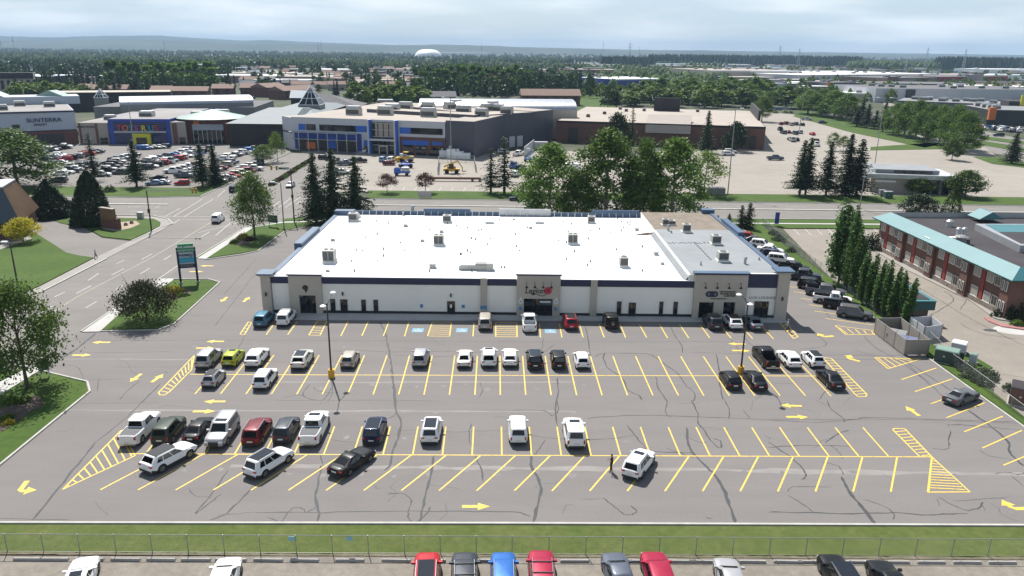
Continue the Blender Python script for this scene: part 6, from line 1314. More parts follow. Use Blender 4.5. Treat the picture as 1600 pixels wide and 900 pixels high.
def cone(name, seed, H, Wd, m, dense=2600, leaf=.2, power=.75, z0=.2):
    """dense clipped looking cone or column, surface of small sprays"""
    rng = np.random.default_rng(seed); t = rng.uniform(0,1,dense)**1.35; a_ = rng.uniform(0,6.28,dense); rad = Wd/2*(1-t)**power*(1+.06*np.sin(a_*5+t*9)+.05*np.sin(a_*9-t*23))*rng.uniform(.72,1.05,dense)
    C_ = np.stack([rad*np.cos(a_), rad*np.sin(a_), z0+t*(H-z0)], 1); sz = leaf*rng.uniform(.6,1.3,dense); v, f = quads_mesh(name, C_, sz, sz*.7, rng, m); mb = MB(); mb.tube((0,0,0),(0,0,H*.6),.16,.05,M['bark'],6)
    return mb.mesh(name+'_trunk'), np_mesh(name+'_crown', v, f, m), H
def column_(name, seed, H, Wd, m, dense=3400, leaf=.17):
    rng = np.random.default_rng(seed); C_ = []; mb = MB(); mb.tube((0,0,0),(0,0,H*.9),.13,.03,M['bark'],6)
    nst = 26
    for i in range(nst):   # upright strands
        a_ = rng.uniform(0,6.28); r0 = Wd/2*rng.uniform(.15,.95); zb = rng.uniform(.02,.62)*H; L_ = H*rng.uniform(.22,.46); top = min(H*rng.uniform(.9,1.0), zb+L_); k = dense//nst
        u = rng.uniform(0,1,k); sw = Wd*.13*(np.sin(np.pi*np.clip(u,.04,1))**.6+.12)
        fade = 1-.65*np.clip((zb+(top-zb)*u)/H-.45,0,1)/.55
        C_.append(np.stack([np.cos(a_)*r0*fade+rng.normal(size=k)*sw, np.sin(a_)*r0*fade+rng.normal(size=k)*sw, zb+(top-zb)*u], 1))
        mb.tube((0,0,max(.3,zb-.6)),(math.cos(a_)*r0*.8,math.sin(a_)*r0*.8,(zb+top)/2),.03,.01,M['bark'],4,cap=False)
    C_ = np.concatenate(C_); sz = leaf*rng.uniform(.6,1.35,len(C_)); v, f = quads_mesh(name, C_, sz*.8, sz, rng, m); return mb.mesh(name+'_trunk'), np_mesh(name+'_crown', v, f, m), H
def bush_mesh(name, seed, r, h, m, n=900, leaf=.09):
    rng = np.random.default_rng(seed); p = rng.normal(size=(n,3)); p /= np.linalg.norm(p,axis=1)[:,None]; p *= (rng.uniform(.45,1,n)**.5)[:,None]; a_ = np.arctan2(p[:,1],p[:,0]); s = 1+.22*np.sin(a_*3+seed)+.16*np.sin(a_*7)
    C_ = np.stack([p[:,0]*r*s, p[:,1]*r*s, np.abs(p[:,2])*h*(.8+.25*np.sin(a_*4+seed))], 1); sz = leaf*rng.uniform(.6,1.3,n); v, f = quads_mesh(name, C_, sz, sz, rng, m); return np_mesh(name, v, f, m)
TK = {
 'cottonA': broad('cottonwood', 1, 20, 12.5, 2.5, LM['broad'], M['barkpale'], 88, 120, .27, .62, .36), 'cottonB': broad('cottonwood', 2, 20, 11, 3.0, LM['broad'], M['barkpale'], 78, 120, .27, .62, .36), 'cottonC': broad('cottonwood', 3, 20, 13.5, 2.2, LM['broad'], M['barkpale'], 92, 115, .27, .62, .38),
 'airy': broad('elm', 4, 12, 8.5, 3.0, LM['light'], M['barkpale'], 48, 60, .22, .75, .17), 'ash': broad('ash', 5, 11, 8.2, 2.4, LM['maple'], M['bark'], 110, 95, .15, .48, .20), 'ash2': broad('ash', 6, 11, 9.5, 2.0, LM['maple'], M['bark'], 115, 95, .16, .5, .22),
 'purple': broad('crab', 8, 4.6, 8.4, .9, LM['purple'], M['bark'], 95, 95, .13, .42, .16), 'burg': broad('cherry', 9, 5.0, 4.6, 1.9, LM['burg'], M['bark'], 46, 50, .13, .7, .09), 'round': broad('round', 10, 7, 6.0, 1.3, LM['maple'], M['bark'], 80, 75, .16, .45, .14),
 'spruceA': spruce('spruce', 11, 16, 6.6, 1.4, LM['dark'], 1.5, leaf=.30), 'spruceB': spruce('spruce', 12, 16, 7.2, .8, LM['dark'], 1.4, ragged=.3, leaf=.31), 'spruceC': spruce('spruce', 13, 16, 5.6, 2.2, LM['dark'], 1.15, ragged=.4, leaf=.29), 'spruceS': spruce('spruce', 14, 5, 3.2, .2, LM['juniper'], 2.0, leaf=.14),
 'bare': spruce('spruce', 15, 16, 5.2, 2.4, LM['dark'], .62, ragged=.5), 'juni': cone('juniper', 16, 9, 9.6, LM['juniper'], 15000, .22, .80), 'juni2': cone('juniper', 17, 10.5, 7.6, LM['juniper'], 15000, .20, .60), 'thuja': cone('thuja', 18, 7, 3.8, LM['thuja'], 2600, .15, .7),
 'mugo': broad('pine', 19, 5.6, 6.6, .5, LM['juniper'], M['bark'], 60, 90, .16, .5, .16), 'colA': column_('aspen', 20, 14, 2.7, LM['poplar'], 6500), 'colB': column_('aspen', 21, 10, 2.1, LM['poplar'], 3600), 'colC': column_('aspen', 22, 10, 1.8, LM['poplar'], 3000), 'gold': broad('golden', 23, 4.8, 5.4, 1.4, LM['yellow'], M['bark'], 70, 80, .12, .4, .10),
 'farA': broad('far', 31, 12, 9, 1.6, LM['far'], M['bark'], 30, 34, .62, .6, .2), 'farB': broad('far', 32, 12, 8, 1.2, LM['light'], M['bark'], 30, 34, .60, .6, .2), 'farC': broad('far', 33, 12, 7, 1.5, LM['broad'], M['bark'], 26, 34, .62, .6, .2), 'farS': spruce('far', 34, 13, 5.0, .8, LM['dark'], .55, leaf=.6), 'farP': broad('far', 35, 14, 6, 1.5, LM['broad'], M['bark'], 28, 34, .6, .6, .2),
}
def tree(kind, px, py, top, label, nm='broadleaf_tree', group=None, wpx=None, base_w=None, z=0, rz=None, H=None, cat='tree'):
    c = g(px, py); tr, cr, H0 = TK[kind]; h = H or hh(px, py, top); s = h/H0; root = empty(nm, (c.x,c.y,z), rz if rz is not None else rnd(0,6.28), label, cat, group)
    sx = s
    if wpx: # crown width in the photo
        wm = wpx/1200*math.hypot(c.y, CAMH)*1.0; 
        co = np.empty(len(cr.vertices)*3, np.float32); cr.vertices.foreach_get('co', co); w0 = float(np.percentile(co[0::3],98)-np.percentile(co[0::3],2)); sx = wm/w0
    root.scale = (sx, sx, s)
    link(bpy.data.objects.new('trunk', tr), root); link(bpy.data.objects.new('crown', cr), root); return root
random.seed(15)
for a_ in [('cottonA',858,348,222,'big green cottonwood, left one of the row behind the shop roof',86),('cottonB',945,350,200,'tallest bright green cottonwood behind the middle of the shop roof',98),('ash2',901,352,268,'lower bushy tree filling the gap between the two left cottonwoods',52),('cottonC',1004,350,217,'cottonwood immediately right of the tallest one, lighter at its crown',62),('cottonA',1048,350,213,'dense dark cottonwood at the right of the row behind the shop roof',94),('ash2',985,354,275,'low bushy tree under the two middle cottonwoods',34)]:
    tree(a_[0],a_[1],a_[2],a_[3],a_[4],wpx=a_[5],group='cottonwoods behind the shop')
tree('airy',1100,303,236,'thin airy light green tree on the far verge right of the cottonwoods',wpx=66)
tree('ash',398,369,268,'round headed green tree on the lawn at the street corner left of the shop',wpx=56)
tree('ash2',43,606,441,'broad green tree in the near left lawn with a flower bed',wpx=106)
tree('purple',230,502,441,'low wide dark burgundy tree on the kerbed island by the pylon sign',wpx=72)
tree('cottonC',27,292,202,'large green tree at the far left on the mall verge',wpx=118,H=None)
for k,x,y,t,l,w_ in [('bare',148,283,206,'thin tall spruce left of the mall lot',30),('spruceC',214,292,217,'dark spruce in front of the toy store',34),('spruceC',317,292,222,'left spruce of the pair by the mall road verge',32),('spruceB',337,288,226,'right spruce of the pair by the mall road verge',32),
   ('spruceA',494,349,238,'left and thinnest of the three tall spruces behind the shop corner',42),('spruceB',522,350,231,'middle and tallest of the three spruces behind the shop corner',56),('spruceB',557,350,244,'right and widest of the three spruces behind the shop corner',60),('bare',767,302,229,'left and smaller of the two thin spruces beside the charcoal wall',32),('bare',788,303,210,'right and taller of the two thin spruces beside the charcoal wall',38),
   ('spruceC',1249,306,218,'spruce furthest left of the row by the avenue',34),('spruceC',1258,305,214,'spruce right behind the furthest left one by the avenue',34),('spruceC',1290,306,220,'middle spruce of the row by the avenue',36),('spruceB',1320,305,209,'tallest spruce of the row by the avenue',44),('spruceC',1337,307,216,'spruce furthest right of the row, beside the low bank building',40),
   ('spruceA',1581,256,206,'lone spruce near the right edge beyond the winding path',26),('bare',986,236,167,'narrow spruce in front of the brick hall left half',20),('spruceC',1103,238,172,'spruce in front of the brick hall right half',22),('spruceC',963,168,140,'dark spruce behind the brick hall near the beige storage',16)]:
    tree(k,x,y,t,l,'spruce_tree',wpx=w_)
for k,x,y,t,l,w_ in [('spruceS',1121,348,336,'tiny spruce nearest the shop right rear corner',9),('spruceS',1139,346.5,333,'second tiny spruce behind the shop right rear corner',10),('spruceS',1157,356,320,'left spruce of the close pair at the head of the side lane',18),('spruceS',1169,358,316,'right spruce of the close pair at the head of the side lane',22),('mugo',1436,337,303,'bushy wide pine behind the turquoise roofed motel',50)]:
    tree(k,x,y,t,l,'spruce_tree' if k!='mugo' else 'pine_tree',wpx=w_)
tree('thuja',1485,340,291,'bright green cone shaped cedar behind the turquoise roofed motel','cedar_tree',wpx=30)
tree('juni',79,338,281,'broad pyramid juniper beside the left driveway','juniper_tree',wpx=62); tree('juni2',146,350,267,'tall pyramid juniper behind the brick monument sign','juniper_tree',wpx=54)
tree('round',1435,303,278,'small round green tree in front of the low bank building',wpx=34); tree('round',1507,308,266,'larger spreading round tree at the end of the bank building',wpx=48); tree('round',1487,250,216,'round green tree alone by the path bend',wpx=26)
tree('mugo',962,237,176,'dark rounded pine in front of the brick hall','pine_tree',wpx=38); tree('mugo',1147,236,190,'dark rounded pine at the right end of the brick hall','pine_tree',wpx=34)
tree('burg',605,302,272,'left small red leaved tree on the avenue verge','ornamental_tree',wpx=27); tree('burg',665,302,270,'right small red leaved tree on the avenue verge by the sign','ornamental_tree',wpx=26)
tree('gold',37,378,341,'golden yellow round tree beside the brown building','ornamental_tree',wpx=47)
tree('airy',434,252,206,'slim light green tree on the mall road kerb',wpx=24); tree('ash',412,256,226,'bushy green tree on the mall road kerb',wpx=30); tree('airy',1302,235,207,'pale feathery tree behind the spruce row, left',wpx=22); tree('airy',1317,237,212,'pale feathery tree behind the spruce row, right',wpx=20)
tree('ash',1190,190,150,'dark spreading tree at the right rear of the brick hall',wpx=30)
for i,(x,y,t,k,w_) in enumerate([(1310,444,300,'colA',30),(1323,453,312,'colA',22),(1335,463,352,'colA',17),(1346,474,390,'colB',16),(1357,481,393,'colB',15),(1369,488,399,'colC',14),(1381,494,404,'colB',15),(1393,500,410,'colC',14),(1405,506,417,'colC',14),(1417,511,428,'colC',15)]):
    l = ['tallest columnar aspen, far end of the row beside the side lane','second tallest columnar aspen, second in the row','third columnar aspen, in the shade of the two tallest'][i] if i < 3 else ['fourth','fifth','sixth','seventh','eighth','ninth','last'][i-3]+' columnar aspen in the row, counted from the tallest one' if i < 9 else 'nearest columnar aspen in the row, beside the board bin enclosure'
    tree(k,x,y,t,l,'columnar_tree','columnar aspens along the fence',wpx=w_)
# right big group along the boulevard
for i,(x,y,t,k,w_) in enumerate([(1205,168,142,'cottonA',34),(1228,169,133,'farB',34),(1250,170,135,'cottonA',40),(1262,178,140,'cottonB',36),(1283,181,138,'cottonC',44),(1303,184,140,'cottonA',46),(1322,188,146,'cottonB',40),(1395,210,160,'cottonB',34),(1412,214,158,'cottonC',38),(1430,216,156,'cottonB',40),(1448,222,162,'cottonC',44),(1467,226,164,'cottonB',44),(1486,232,164,'cottonC',50),(1505,238,172,'cottonA',44)]):
    tree(k,x,y,t,'big leafy tree in the dense boulevard group at right','broadleaf_tree','leafy trees of the boulevard group',wpx=w_)
for i,(x,y,t) in enumerate([(1345,196,154),(1354,200,162),(1338,198,170),(1367,202,172),(1379,206,158)]): tree('spruceC',x,y,t,'dark spruce within the boulevard tree group','spruce_tree','spruces of the boulevard group',wpx=20)
for i in range(28): x = 950+i*9+rnd(-4,4); tree('farB' if i%3 else 'farA',x,163+rnd(-6,5),rnd(133,145),'light green tree in the belt behind the brick hall','broadleaf_tree','green belt behind the brick hall',wpx=rnd(22,32))
for i in range(26): x = 1000+i*8+rnd(-5,5); tree('farB',x,152+rnd(-6,4),rnd(120,132),'green tree deeper in the belt behind the brick hall','broadleaf_tree','deeper green belt behind the brick hall',wpx=rnd(20,30))
for i in range(12): x = 556+i*9.5+rnd(-3,3); tree('farB',x,164+rnd(-3,3),rnd(126,136),'round green tree right behind the grey mall block','broadleaf_tree','round green trees behind the grey block',wpx=rnd(20,28))
for i in range(16): x = 20+i*7.6+rnd(-3,3); tree('farB',x,153+rnd(-3,3),rnd(126,136),'light green tree behind the pale blue store','broadleaf_tree','light green trees behind the pale blue store',wpx=rnd(18,24))
for i in range(30): x = 172+i*5.6+rnd(-3,3); tree('farP',x,143+rnd(-5,2),rnd(93,106),'tall poplar in the wood above the brown roofed houses','broadleaf_tree','tall poplars above the brown roofs',wpx=rnd(13,19))
for i in range(34): x = 652+i*5.2+rnd(-3,3); tree('farP',x,147+rnd(-4,3),rnd(100,112),'tall poplar in the long wood behind the grey mall block','broadleaf_tree','tall poplars behind the grey block',wpx=rnd(12,17))
for i in range(26): x = 790+i*5.5+rnd(-3,3); tree('farS' if i%2 else 'farA',x,147+rnd(-8,8),rnd(108,128),'dark tree around the brick apartment house','broadleaf_tree' if i%2==0 else 'spruce_tree','dark trees by the brick apartment house',wpx=rnd(10,18))
for i in range(24): x = rnd(60,260); tree('farS' if i%3 else 'farA',x,150+rnd(-6,2),rnd(108,126),'dark tree between the brown roofed houses','spruce_tree' if i%3 else 'broadleaf_tree','dark trees among the brown roofs',wpx=rnd(9,16))
for i in range(70): 
    x = rnd(395,650); y = rnd(112,150); h = rnd(7,13); k = random.choice(['farS','farS','farA','farB']); tree(k,x,y,None,'neighbourhood tree between the small houses','spruce_tree' if k=='farS' else 'broadleaf_tree','neighbourhood trees between the houses',H=h,wpx=None)
for i in range(16): x = rnd(900,1000); y = rnd(128,150); tree(random.choice(['farA','farB','farS']),x,y,None,'tree around the blue warehouse','broadleaf_tree','trees around the blue warehouse',H=rnd(7,12))
# far woods: nobody could count them
def woods(name, n, seed, region, hr, m, spr=.5, kind=0):
    rng = np.random.default_rng(seed); V = []; F = []; base = 0
    k = 7; lv = [(0,.45),(.3,1),(.62,.8),(.85,.45),(1,.05)] if kind == 0 else [(0,.8),(.35,.7),(.7,.38),(1,.03)]
    tpl = []
    for z, r in lv:
        for i in range(k): t = 2*np.pi*i/k; tpl.append([r*np.cos(t), r*np.sin(t), z])
    tpl = np.array(tpl); tf = np.array([[j*k+i, j*k+(i+1)%k, (j+1)*k+(i+1)%k, (j+1)*k+i] for j in range(len(lv)-1) for i in range(k)])
    pts = region(rng, n)
    for (x, y) in pts:
        h = rng.uniform(*hr); w_ = h*rng.uniform(.28,.55)*spr*(1.0 if kind == 0 else .7); v = tpl*[w_,w_,h]*(1+rng.normal(size=tpl.shape)*[.22,.22,.05]); v[:,0] += x; v[:,1] += y; V.append(v); F.append(tf+base); base += len(tpl)
    me = np_mesh(name, np.concatenate(V), np.concatenate(F), m); o = link(bpy.data.objects.new(name, me)); o['kind'] = 'stuff'; return o
def reg(px0, px1, Y0, Y1, clump=None, pw=1.0, gap=None):
    def f(rng, n):
        out_ = []
        while len(out_) < n:
            y = Y0*(Y1/Y0)**(rng.uniform()**pw); px = rng.uniform(px0, px1); x = (px-800)/1200*y
            if clump and math.sin(x*clump+3*math.sin(y*clump*.7))+math.sin(y*clump*1.3+x*clump*.4) < rng.uniform(-1.6,.9): continue
            if gap and gap(x, y) and rng.uniform() < .86: continue
            out_.append((x,y))
        return out_
    return f
def leafy_woods(name, n, seed, region, keys, hr):
    rng = np.random.default_rng(seed); V = []; T_ = []
    for k in keys:
        cr = TK[k][1]; co = np.empty(len(cr.vertices)*3, np.float32); cr.vertices.foreach_get('co', co); co = co.reshape(-1,4,3); idx = rng.permutation(len(co))[:230]; q = co[idx]; c = q.mean(1,keepdims=True); T_.append((c+(q-c)*1.75, TK[k][2]))
    for (x, y) in region(rng, n):
        q, H0 = T_[int(rng.integers(len(T_)))]; s = rng.uniform(*hr)/H0; a = rng.uniform(0,6.28); ca, sa = np.cos(a)*s, np.sin(a)*s; v = q.reshape(-1,3); V.append(np.stack([v[:,0]*ca-v[:,1]*sa+x, v[:,0]*sa+v[:,1]*ca+y, v[:,2]*s],1))
    V = np.concatenate(V); o = link(bpy.data.objects.new(name, np_mesh(name, V, np.arange(len(V)).reshape(-1,4), TK[keys[0]][1].materials[0]))); o['kind'] = 'stuff'
G['fw1'] = mat('woodland', (.036,.062,.016), 1, scale=.03, world=True, col2=(.10,.150,.042), detail=8); G['fw2'] = mat('dark woodland', (.013,.026,.014), 1, scale=.03, world=True, col2=(.045,.068,.030), detail=8)
GAP = lambda x, y: 380 < 800+x/y*1200 < 655 and y < 1350
leafy_woods('leafy_woodland', 900, 41, reg(-60,900,600,1450,.006,gap=GAP), ['farA','farC','farP'], (9,16)); leafy_woods('leafy_woodland', 380, 42, reg(-60,900,600,1400,.008,gap=GAP), ['farS'], (9,15)); leafy_woods('leafy_woodland', 420, 43, reg(900,1640,600,1900,.006), ['farB','farA'], (7,11))
woods('distant_woodland', 3200, 1, reg(-60,880,1350,3600,.004,gap=GAP), (8,15), G['fw1'], .9)
woods('distant_woodland', 1500, 2, reg(-60,900,1350,3000,.006,gap=GAP), (9,15), G['fw2'], .9, 1)
woods('distant_woodland', 2600, 3, reg(-80,1700,2600,6800,.0016), (9,17), G['fw2'], 1.5)
woods('distant_woodland', 900, 5, reg(850,1120,700,2200,.004), (7,13), G['fw1'], 1.0)
woods('conifer_belt', 1500, 6, reg(1430,1640,1900,2300,None), (22,32), G['fw2'], .75, 1)
woods('conifer_belt', 2000, 7, reg(1000,1320,2300,2900,None), (18,30), G['fw2'], .8, 1)
woods('distant_woodland', 700, 8, reg(1300,1440,1900,2400,None), (12,20), G['fw1'], 1)
woods('conifer_belt', 500, 10, reg(930,1010,1900,2300,None), (16,24), G['fw2'], .8, 1)
# far town: low roofs too small to tell apart
rng = np.random.default_rng(8); mb = MB()
rm = [M['whiteroof'],M['lightgrey'],M['shinglegrey'],M['mallbeige'],M['shingle'],M['darkroof'],M['cream'],M['palepanel']]
for i in range(900):
    Y = 760*(4200/760)**rng.uniform(); px = rng.uniform(820,1640) if i % 2 else rng.uniform(-40,820); x = (px-800)/1200*Y; s = rng.uniform(7,16) if i%5 else rng.uniform(20,60); h = rng.uniform(3,7)
    mb.box((x-s,Y-s*.6,0),(x+s,Y+s*.6,h), rm[int(rng.integers(8))]); mb.box((x-s-.4,Y-s*.6-.4,h+.01),(x+s+.4,Y+s*.6+.4,h+.6), rm[int(rng.integers(8))])
o = mb.build('distant_town'); o['kind'] = 'stuff'
# ---------------------------------------------------------------- shrubs
def shrub(px, py, r, h, mk, label, seed=1, group=None, nm='shrub', z=.1):
    c = g(px,py); me = bush_mesh('shrub', seed, r, h, LM[mk], max(250,int(700*r)), .10 if r < 2 else .16); o = link(bpy.data.objects.new(nm, me)); o.location = (c.x,c.y,z); tag(o, label, 'shrub', group); return o
for a_ in [(258,460,1.0,1.0,'yellow','left golden shrub on the pylon sign island'),(269,457,1.2,1.2,'yellow','middle golden shrub on the pylon sign island'),(278,457,.8,.9,'yellow','right golden shrub on the pylon sign island'),(268,466,.8,.6,'burg','low red brown shrub below the golden shrubs'),(284,463,1.0,.5,'light','low green shrub in the pylon sign bed'),(380,373,1.2,1.2,'yellow','golden shrub by the green tree on the corner lawn'),(366,380,.9,.7,'light','small green shrub in the corner lawn bed'),(391,376,1.0,.8,'burg','red brown shrub in the corner lawn bed'),
  (18,630,.8,.7,'light','yellow green shrub at the top of the near left bed'),(36,629,.7,.6,'light','second yellow green shrub in the near left bed'),(12,655,.6,.5,'light','small yellow green shrub low in the near left bed'),(14,663,.55,.5,'yellow','smallest shrub at the edge of the near left bed'),(172,300,1.6,1.8,'juniper','dark round shrub on the mall verge'),(1363,388,2.4,3.0,'juniper','dark round shrub at the motel far corner'),
  (1583,497,2.3,2.6,'dark','dark shrub at the motel near corner'),(1592,492,2.0,3.2,'dark','second dark shrub at the motel near corner'),(1588,509,.8,.9,'light','small bright shrub at the motel near corner'),(1160,152,1.5,1.2,'light','shrub by the hall'),
  (1499,573,1.0,1.0,'sage','first grey green sage shrub along the lower fence'),(1512,581,1.1,1.1,'sage','second grey green sage shrub along the lower fence'),(1520,592,1.2,1.2,'sage','third grey green sage shrub along the lower fence'),(1534,600,1.2,1.3,'sage','fourth grey green sage shrub along the lower fence'),(1546,591,1.0,1.0,'sage','fifth grey green sage shrub behind the lower fence'),(1537,586,.9,.9,'sage','sixth grey green sage shrub behind the lower fence'),
  (1217,376,1.4,1.6,'sage','grey green shrub on the upper fence line'),(1208,367,1.1,1.2,'sage','small grey green shrub near the top of the upper fence'),(1236,394,1.0,1.0,'sage','grey green shrub lower on the upper fence line'),(1578,612,.8,1.0,'sage','lone sage shrub by the brown bin box')]: shrub(*a_, seed=int(a_[0]))
for i in range(30):
    t = i/29; x = 424+t*66+rnd(-1,1); y = 290-t*42; shrub(x,y,1.0,.9,random.choice(['maple','juniper','burg']),'low clipped shrub in the mall road median',seed=i,group='shrubs of the mall road median',z=.15)
for i in range(7): shrub(448+i*5,258-i*3,1,.8,'maple','low shrub',seed=i) if False else None
for x in (1212,1227,1235): shrub(x,177,1.6,1.6,'maple','small dark bush by the boulevard near the scattered cars',seed=x,group='bushes by the boulevard')
# ================================================================ MOTEL
mo_a, mo_b = g(1369,389), g(1573,499)
md = (mo_b-mo_a); mL = md.length; md.normalize(); mn = Vector((md.y,-md.x,0))      # outward (to the west) normal
if mn.x > 0: mn = -mn
mh = 6.4
MO = empty('motel', (mo_a.x,mo_a.y,0), 0, 'two storey brick motel with turquoise metal roof edge and flat dark roof', 'motel')
def mp(u, v, z=0): return mo_a+md*u-mn*v+Vector((0,0,z))
W_ = 46.0   # how far the block reaches to the east
me_ = (mp(mL,0)-mp(mL,0)); east = Vector((1,.03,0)).normalized()
foot = [mp(0,0), mp(mL,0), mp(mL,0)+east*60, mp(0,0)+east*75]
mb = MB(); mb.prism(foot, 0, mh, M['brick']); part('wall', mb, MO)
nb = 4
for k in range(nb):      # bays: red pilasters, recesses and pairs of windows on both floors
    u0 = mL*(k+.03)/nb; bw_ = mL/nb
    mb = MB(); mb.prism([mp(u0+bw_*.78,-.5),mp(u0+bw_*.97,-.5),mp(u0+bw_*.97,.0),mp(u0+bw_*.78,0)], 0, mh-.02, M['brick']); part('brick_pier', mb, MO)
    for q in (.17,):
        mb = MB(); mb.prism([mp(u0+bw_*.27,-.14),mp(u0+bw_*.34,-.14),mp(u0+bw_*.34,0),mp(u0+bw_*.27,0)], .9, mh-.05, M['redpanel']); part('red_pilaster', mb, MO)
    mb = MB(); mb.prism([mp(u0,-.22),mp(u0+bw_*.76,-.22),mp(u0+bw_*.76,0),mp(u0,0)], 0, .9, M['stone']); part('stone_base', mb, MO)
    for z0 in (.95,3.95):
        for (q0,q1,cur) in ((.05,.22,1),(.37,.53,1),(.56,.70,0),(.80,.85,0),(.88,.93,0)):
            o_ = -.52 if q0 > .78 else -.02
            mb = MB(); mb.prism([mp(u0+bw_*q0,o_-.08),mp(u0+bw_*q1,o_-.08),mp(u0+bw_*q1,o_+.0),mp(u0+bw_*q0,o_+.0)], z0, z0+1.5, M['winframe']); fr_ = part('window', mb, MO)
            mb = MB()
            mid = (q0+q1)/2
            for (r0_,r1_) in (((q0+.012,mid-.005),(mid+.005,q1-.012)) if q1-q0 > .1 else ((q0+.012,q1-.012),)):
                mb.prism([mp(u0+bw_*r0_,o_-.10)-MO.location,mp(u0+bw_*r1_,o_-.10)-MO.location,mp(u0+bw_*r1_,o_-.082)-MO.location,mp(u0+bw_*r0_,o_-.082)-MO.location], z0+.12, z0+1.38, M['curtain'] if cur else M['glass'])
            part('pane', mb, fr_).matrix_parent_inverse = Matrix.Translation(MO.location) if False else Matrix.Identity(4)
            po = fr_.children[0]; po.location = MO.location
            if z0 < 2 and cur: mb = MB(); mb.prism([mp(u0+bw_*(q0-.01),o_-.16),mp(u0+bw_*(q1+.01),o_-.16),mp(u0+bw_*(q1+.01),o_),mp(u0+bw_*(q0-.01),o_)], z0-.28, z0-.02, M['winframe']); part('air_vent_panel', mb, MO)
# mansard band in turquoise
def band(pts, closed=False):
    mb = MB()
    for i in range(len(pts)-1):
        (o0, i0), (o1, i1) = pts[i], pts[i+1]
        z0, z1 = mh-.35, mh+1.05
        vs = [(*o0,z0),(*o1,z0),(*i1,z1),(*i0,z1),(*o0,z0-.22),(*o1,z0-.22)]; mb.add(vs, [(0,1,2,3)], M['turq']); mb.add(vs, [(4,5,1,0)], M['turqdark'])
        dv = [(*i0,z1),(*i1,z1),(*i1,mh),(*i0,mh)]; mb.add(dv, [(0,1,2,3)], M['steel'])
        mb.add([(*o0,z0-.22),(*o1,z0-.22),(*i1,mh-.3),(*i0,mh-.3)], [(3,2,1,0)], M['turqdark'])
    return mb
A0 = mp(0,-1.1)-md*1.1; B0 = mp(mL,-1.1)+md*1.0; A1 = mp(0,1.2)+md*1.2; B1 = mp(mL,1.2)-md*1.2
Ce0 = B0+east*62; Ce1 = B1+east*60; Ae0 = A0+east*78; Ae1 = A1+east*76
o = part('turquoise_roof_edge', band([((Ae0.x,Ae0.y),(Ae1.x,Ae1.y)),((A0.x,A0.y),(A1.x,A1.y)),((B0.x,B0.y),(B1.x,B1.y)),((Ce0.x,Ce0.y),(Ce1.x,Ce1.y))]), MO)
mb = MB(); mb.prism([A1+Vector((.1,-.1,0)),B1+Vector((.1,.1,0)),Ce1,Ae1], mh, mh+.06, M['darkroof']); part('flat_roof', mb, MO)
# inner court parapet
c0 = g(1522,360,mh); c1 = g(1592,395,mh); mb = MB()
pts = [c0, c1, c1+Vector((60,0,0)), c0+Vector((60,2,0))]
mb.prism(pts, mh+.06, mh+1.2, M['steel']); part('court_parapet', mb, MO); mb = MB(); q3 = pts[0].lerp(pts[1],.42); q2 = pts[3].lerp(pts[2],.42); mb.prism([pts[0]+Vector((1.3,-.7,0)),q3+Vector((1.0,0,0)),q2,pts[3]+Vector((0,-.7,0))], mh+1.2, mh+1.26, M['turq']); part('court_turquoise_slope', mb, MO); mb = MB(); mb.prism([q3+Vector((1.0,-.05,0)),pts[1]+Vector((.8,1.2,0)),pts[2]+Vector((0,1.2,0)),q2+Vector((0,-.05,0))], mh+1.2, mh+1.24, M['darkroof']); part('court_dark_floor', mb, MO)
c0 = g(1531,341,mh+1); mb = MB(); mb.prism([(c0.x,c0.y),(c0.x+4.4,c0.y),(c0.x+4.4,c0.y+4),(c0.x,c0.y+4)], mh+.8, mh+2.1, M['turq'], top_pts=[(c0.x+2.1,c0.y),(c0.x+2.3,c0.y),(c0.x+2.3,c0.y+4),(c0.x+2.1,c0.y+4)]); part('small_gable', mb, MO)
for px,py,r,h,nm,m_ in [(1483,354,.55,1.0,'roof_fan','steel'),(1496,372,.4,1.6,'roof_stack','steel'),(1505,372,.4,1.6,'roof_stack','steel'),(1500,384,.9,1.5,'roof_machine','duct'),(1508,382,.7,1.0,'roof_machine','grille'),(1488,380,.5,.7,'roof_machine','duct')]:
    c = g(px,py,mh); mb = MB(); mb.tube((c.x,c.y,mh+.06),(c.x,c.y,mh+h),r,r*.8,M[m_],10); mb.tube((c.x,c.y,mh+h),(c.x,c.y,mh+h+.25),r*1.2,r*.6,M[m_],10); ob = part(nm, mb, MO)
mb = MB(); c = g(1475,372,mh); mb.box((c.x-3,c.y-1,mh+.05),(c.x+4,c.y+.8,mh+.12), M['whiteroof']); part('white_roof_patch', mb, MO)
# low hut behind the aspens
hb = g(1432,503); HU = empty('motel_outbuilding', (hb.x,hb.y,0), 0, 'low brick outbuilding with dark green and turquoise roof edge behind the aspens', 'building')
x0, x1 = g(1405,503).x, g(1447,503).x; y0 = hb.y; z1 = hh(1447,503,483)
mb = MB(); mb.box((x0,y0,0),(x1,y0+9,z1), M['redbrick']); part('wall', mb, HU)
mb = MB(); mb.prism([(x0-.4,y0-.5),(x1+.6,y0-.5),(x1+.6,y0+9.6),(x0-.4,y0+9.6)], z1, z1+1.3, M['turqdark']); part('roof_fascia', mb, HU)
mb = MB(); mb.prism([(x0-.5,y0-.6),(x1+.7,y0-.6),(x1+.7,y0+9.7),(x0-.5,y0+9.7)], z1+1.3, z1+1.38, M['turq']); mb.box((x0+.1,y0+.1,z1+1.382),(x1-.0,y0+9.1,z1+1.45), M['darkroof']); part('roof', mb, HU)
mb = MB(); xw = g(1424,503).x; mb.box((xw,y0-.05,.8),(xw+1.7,y0,2.3), M['glass']); part('window', mb, HU)
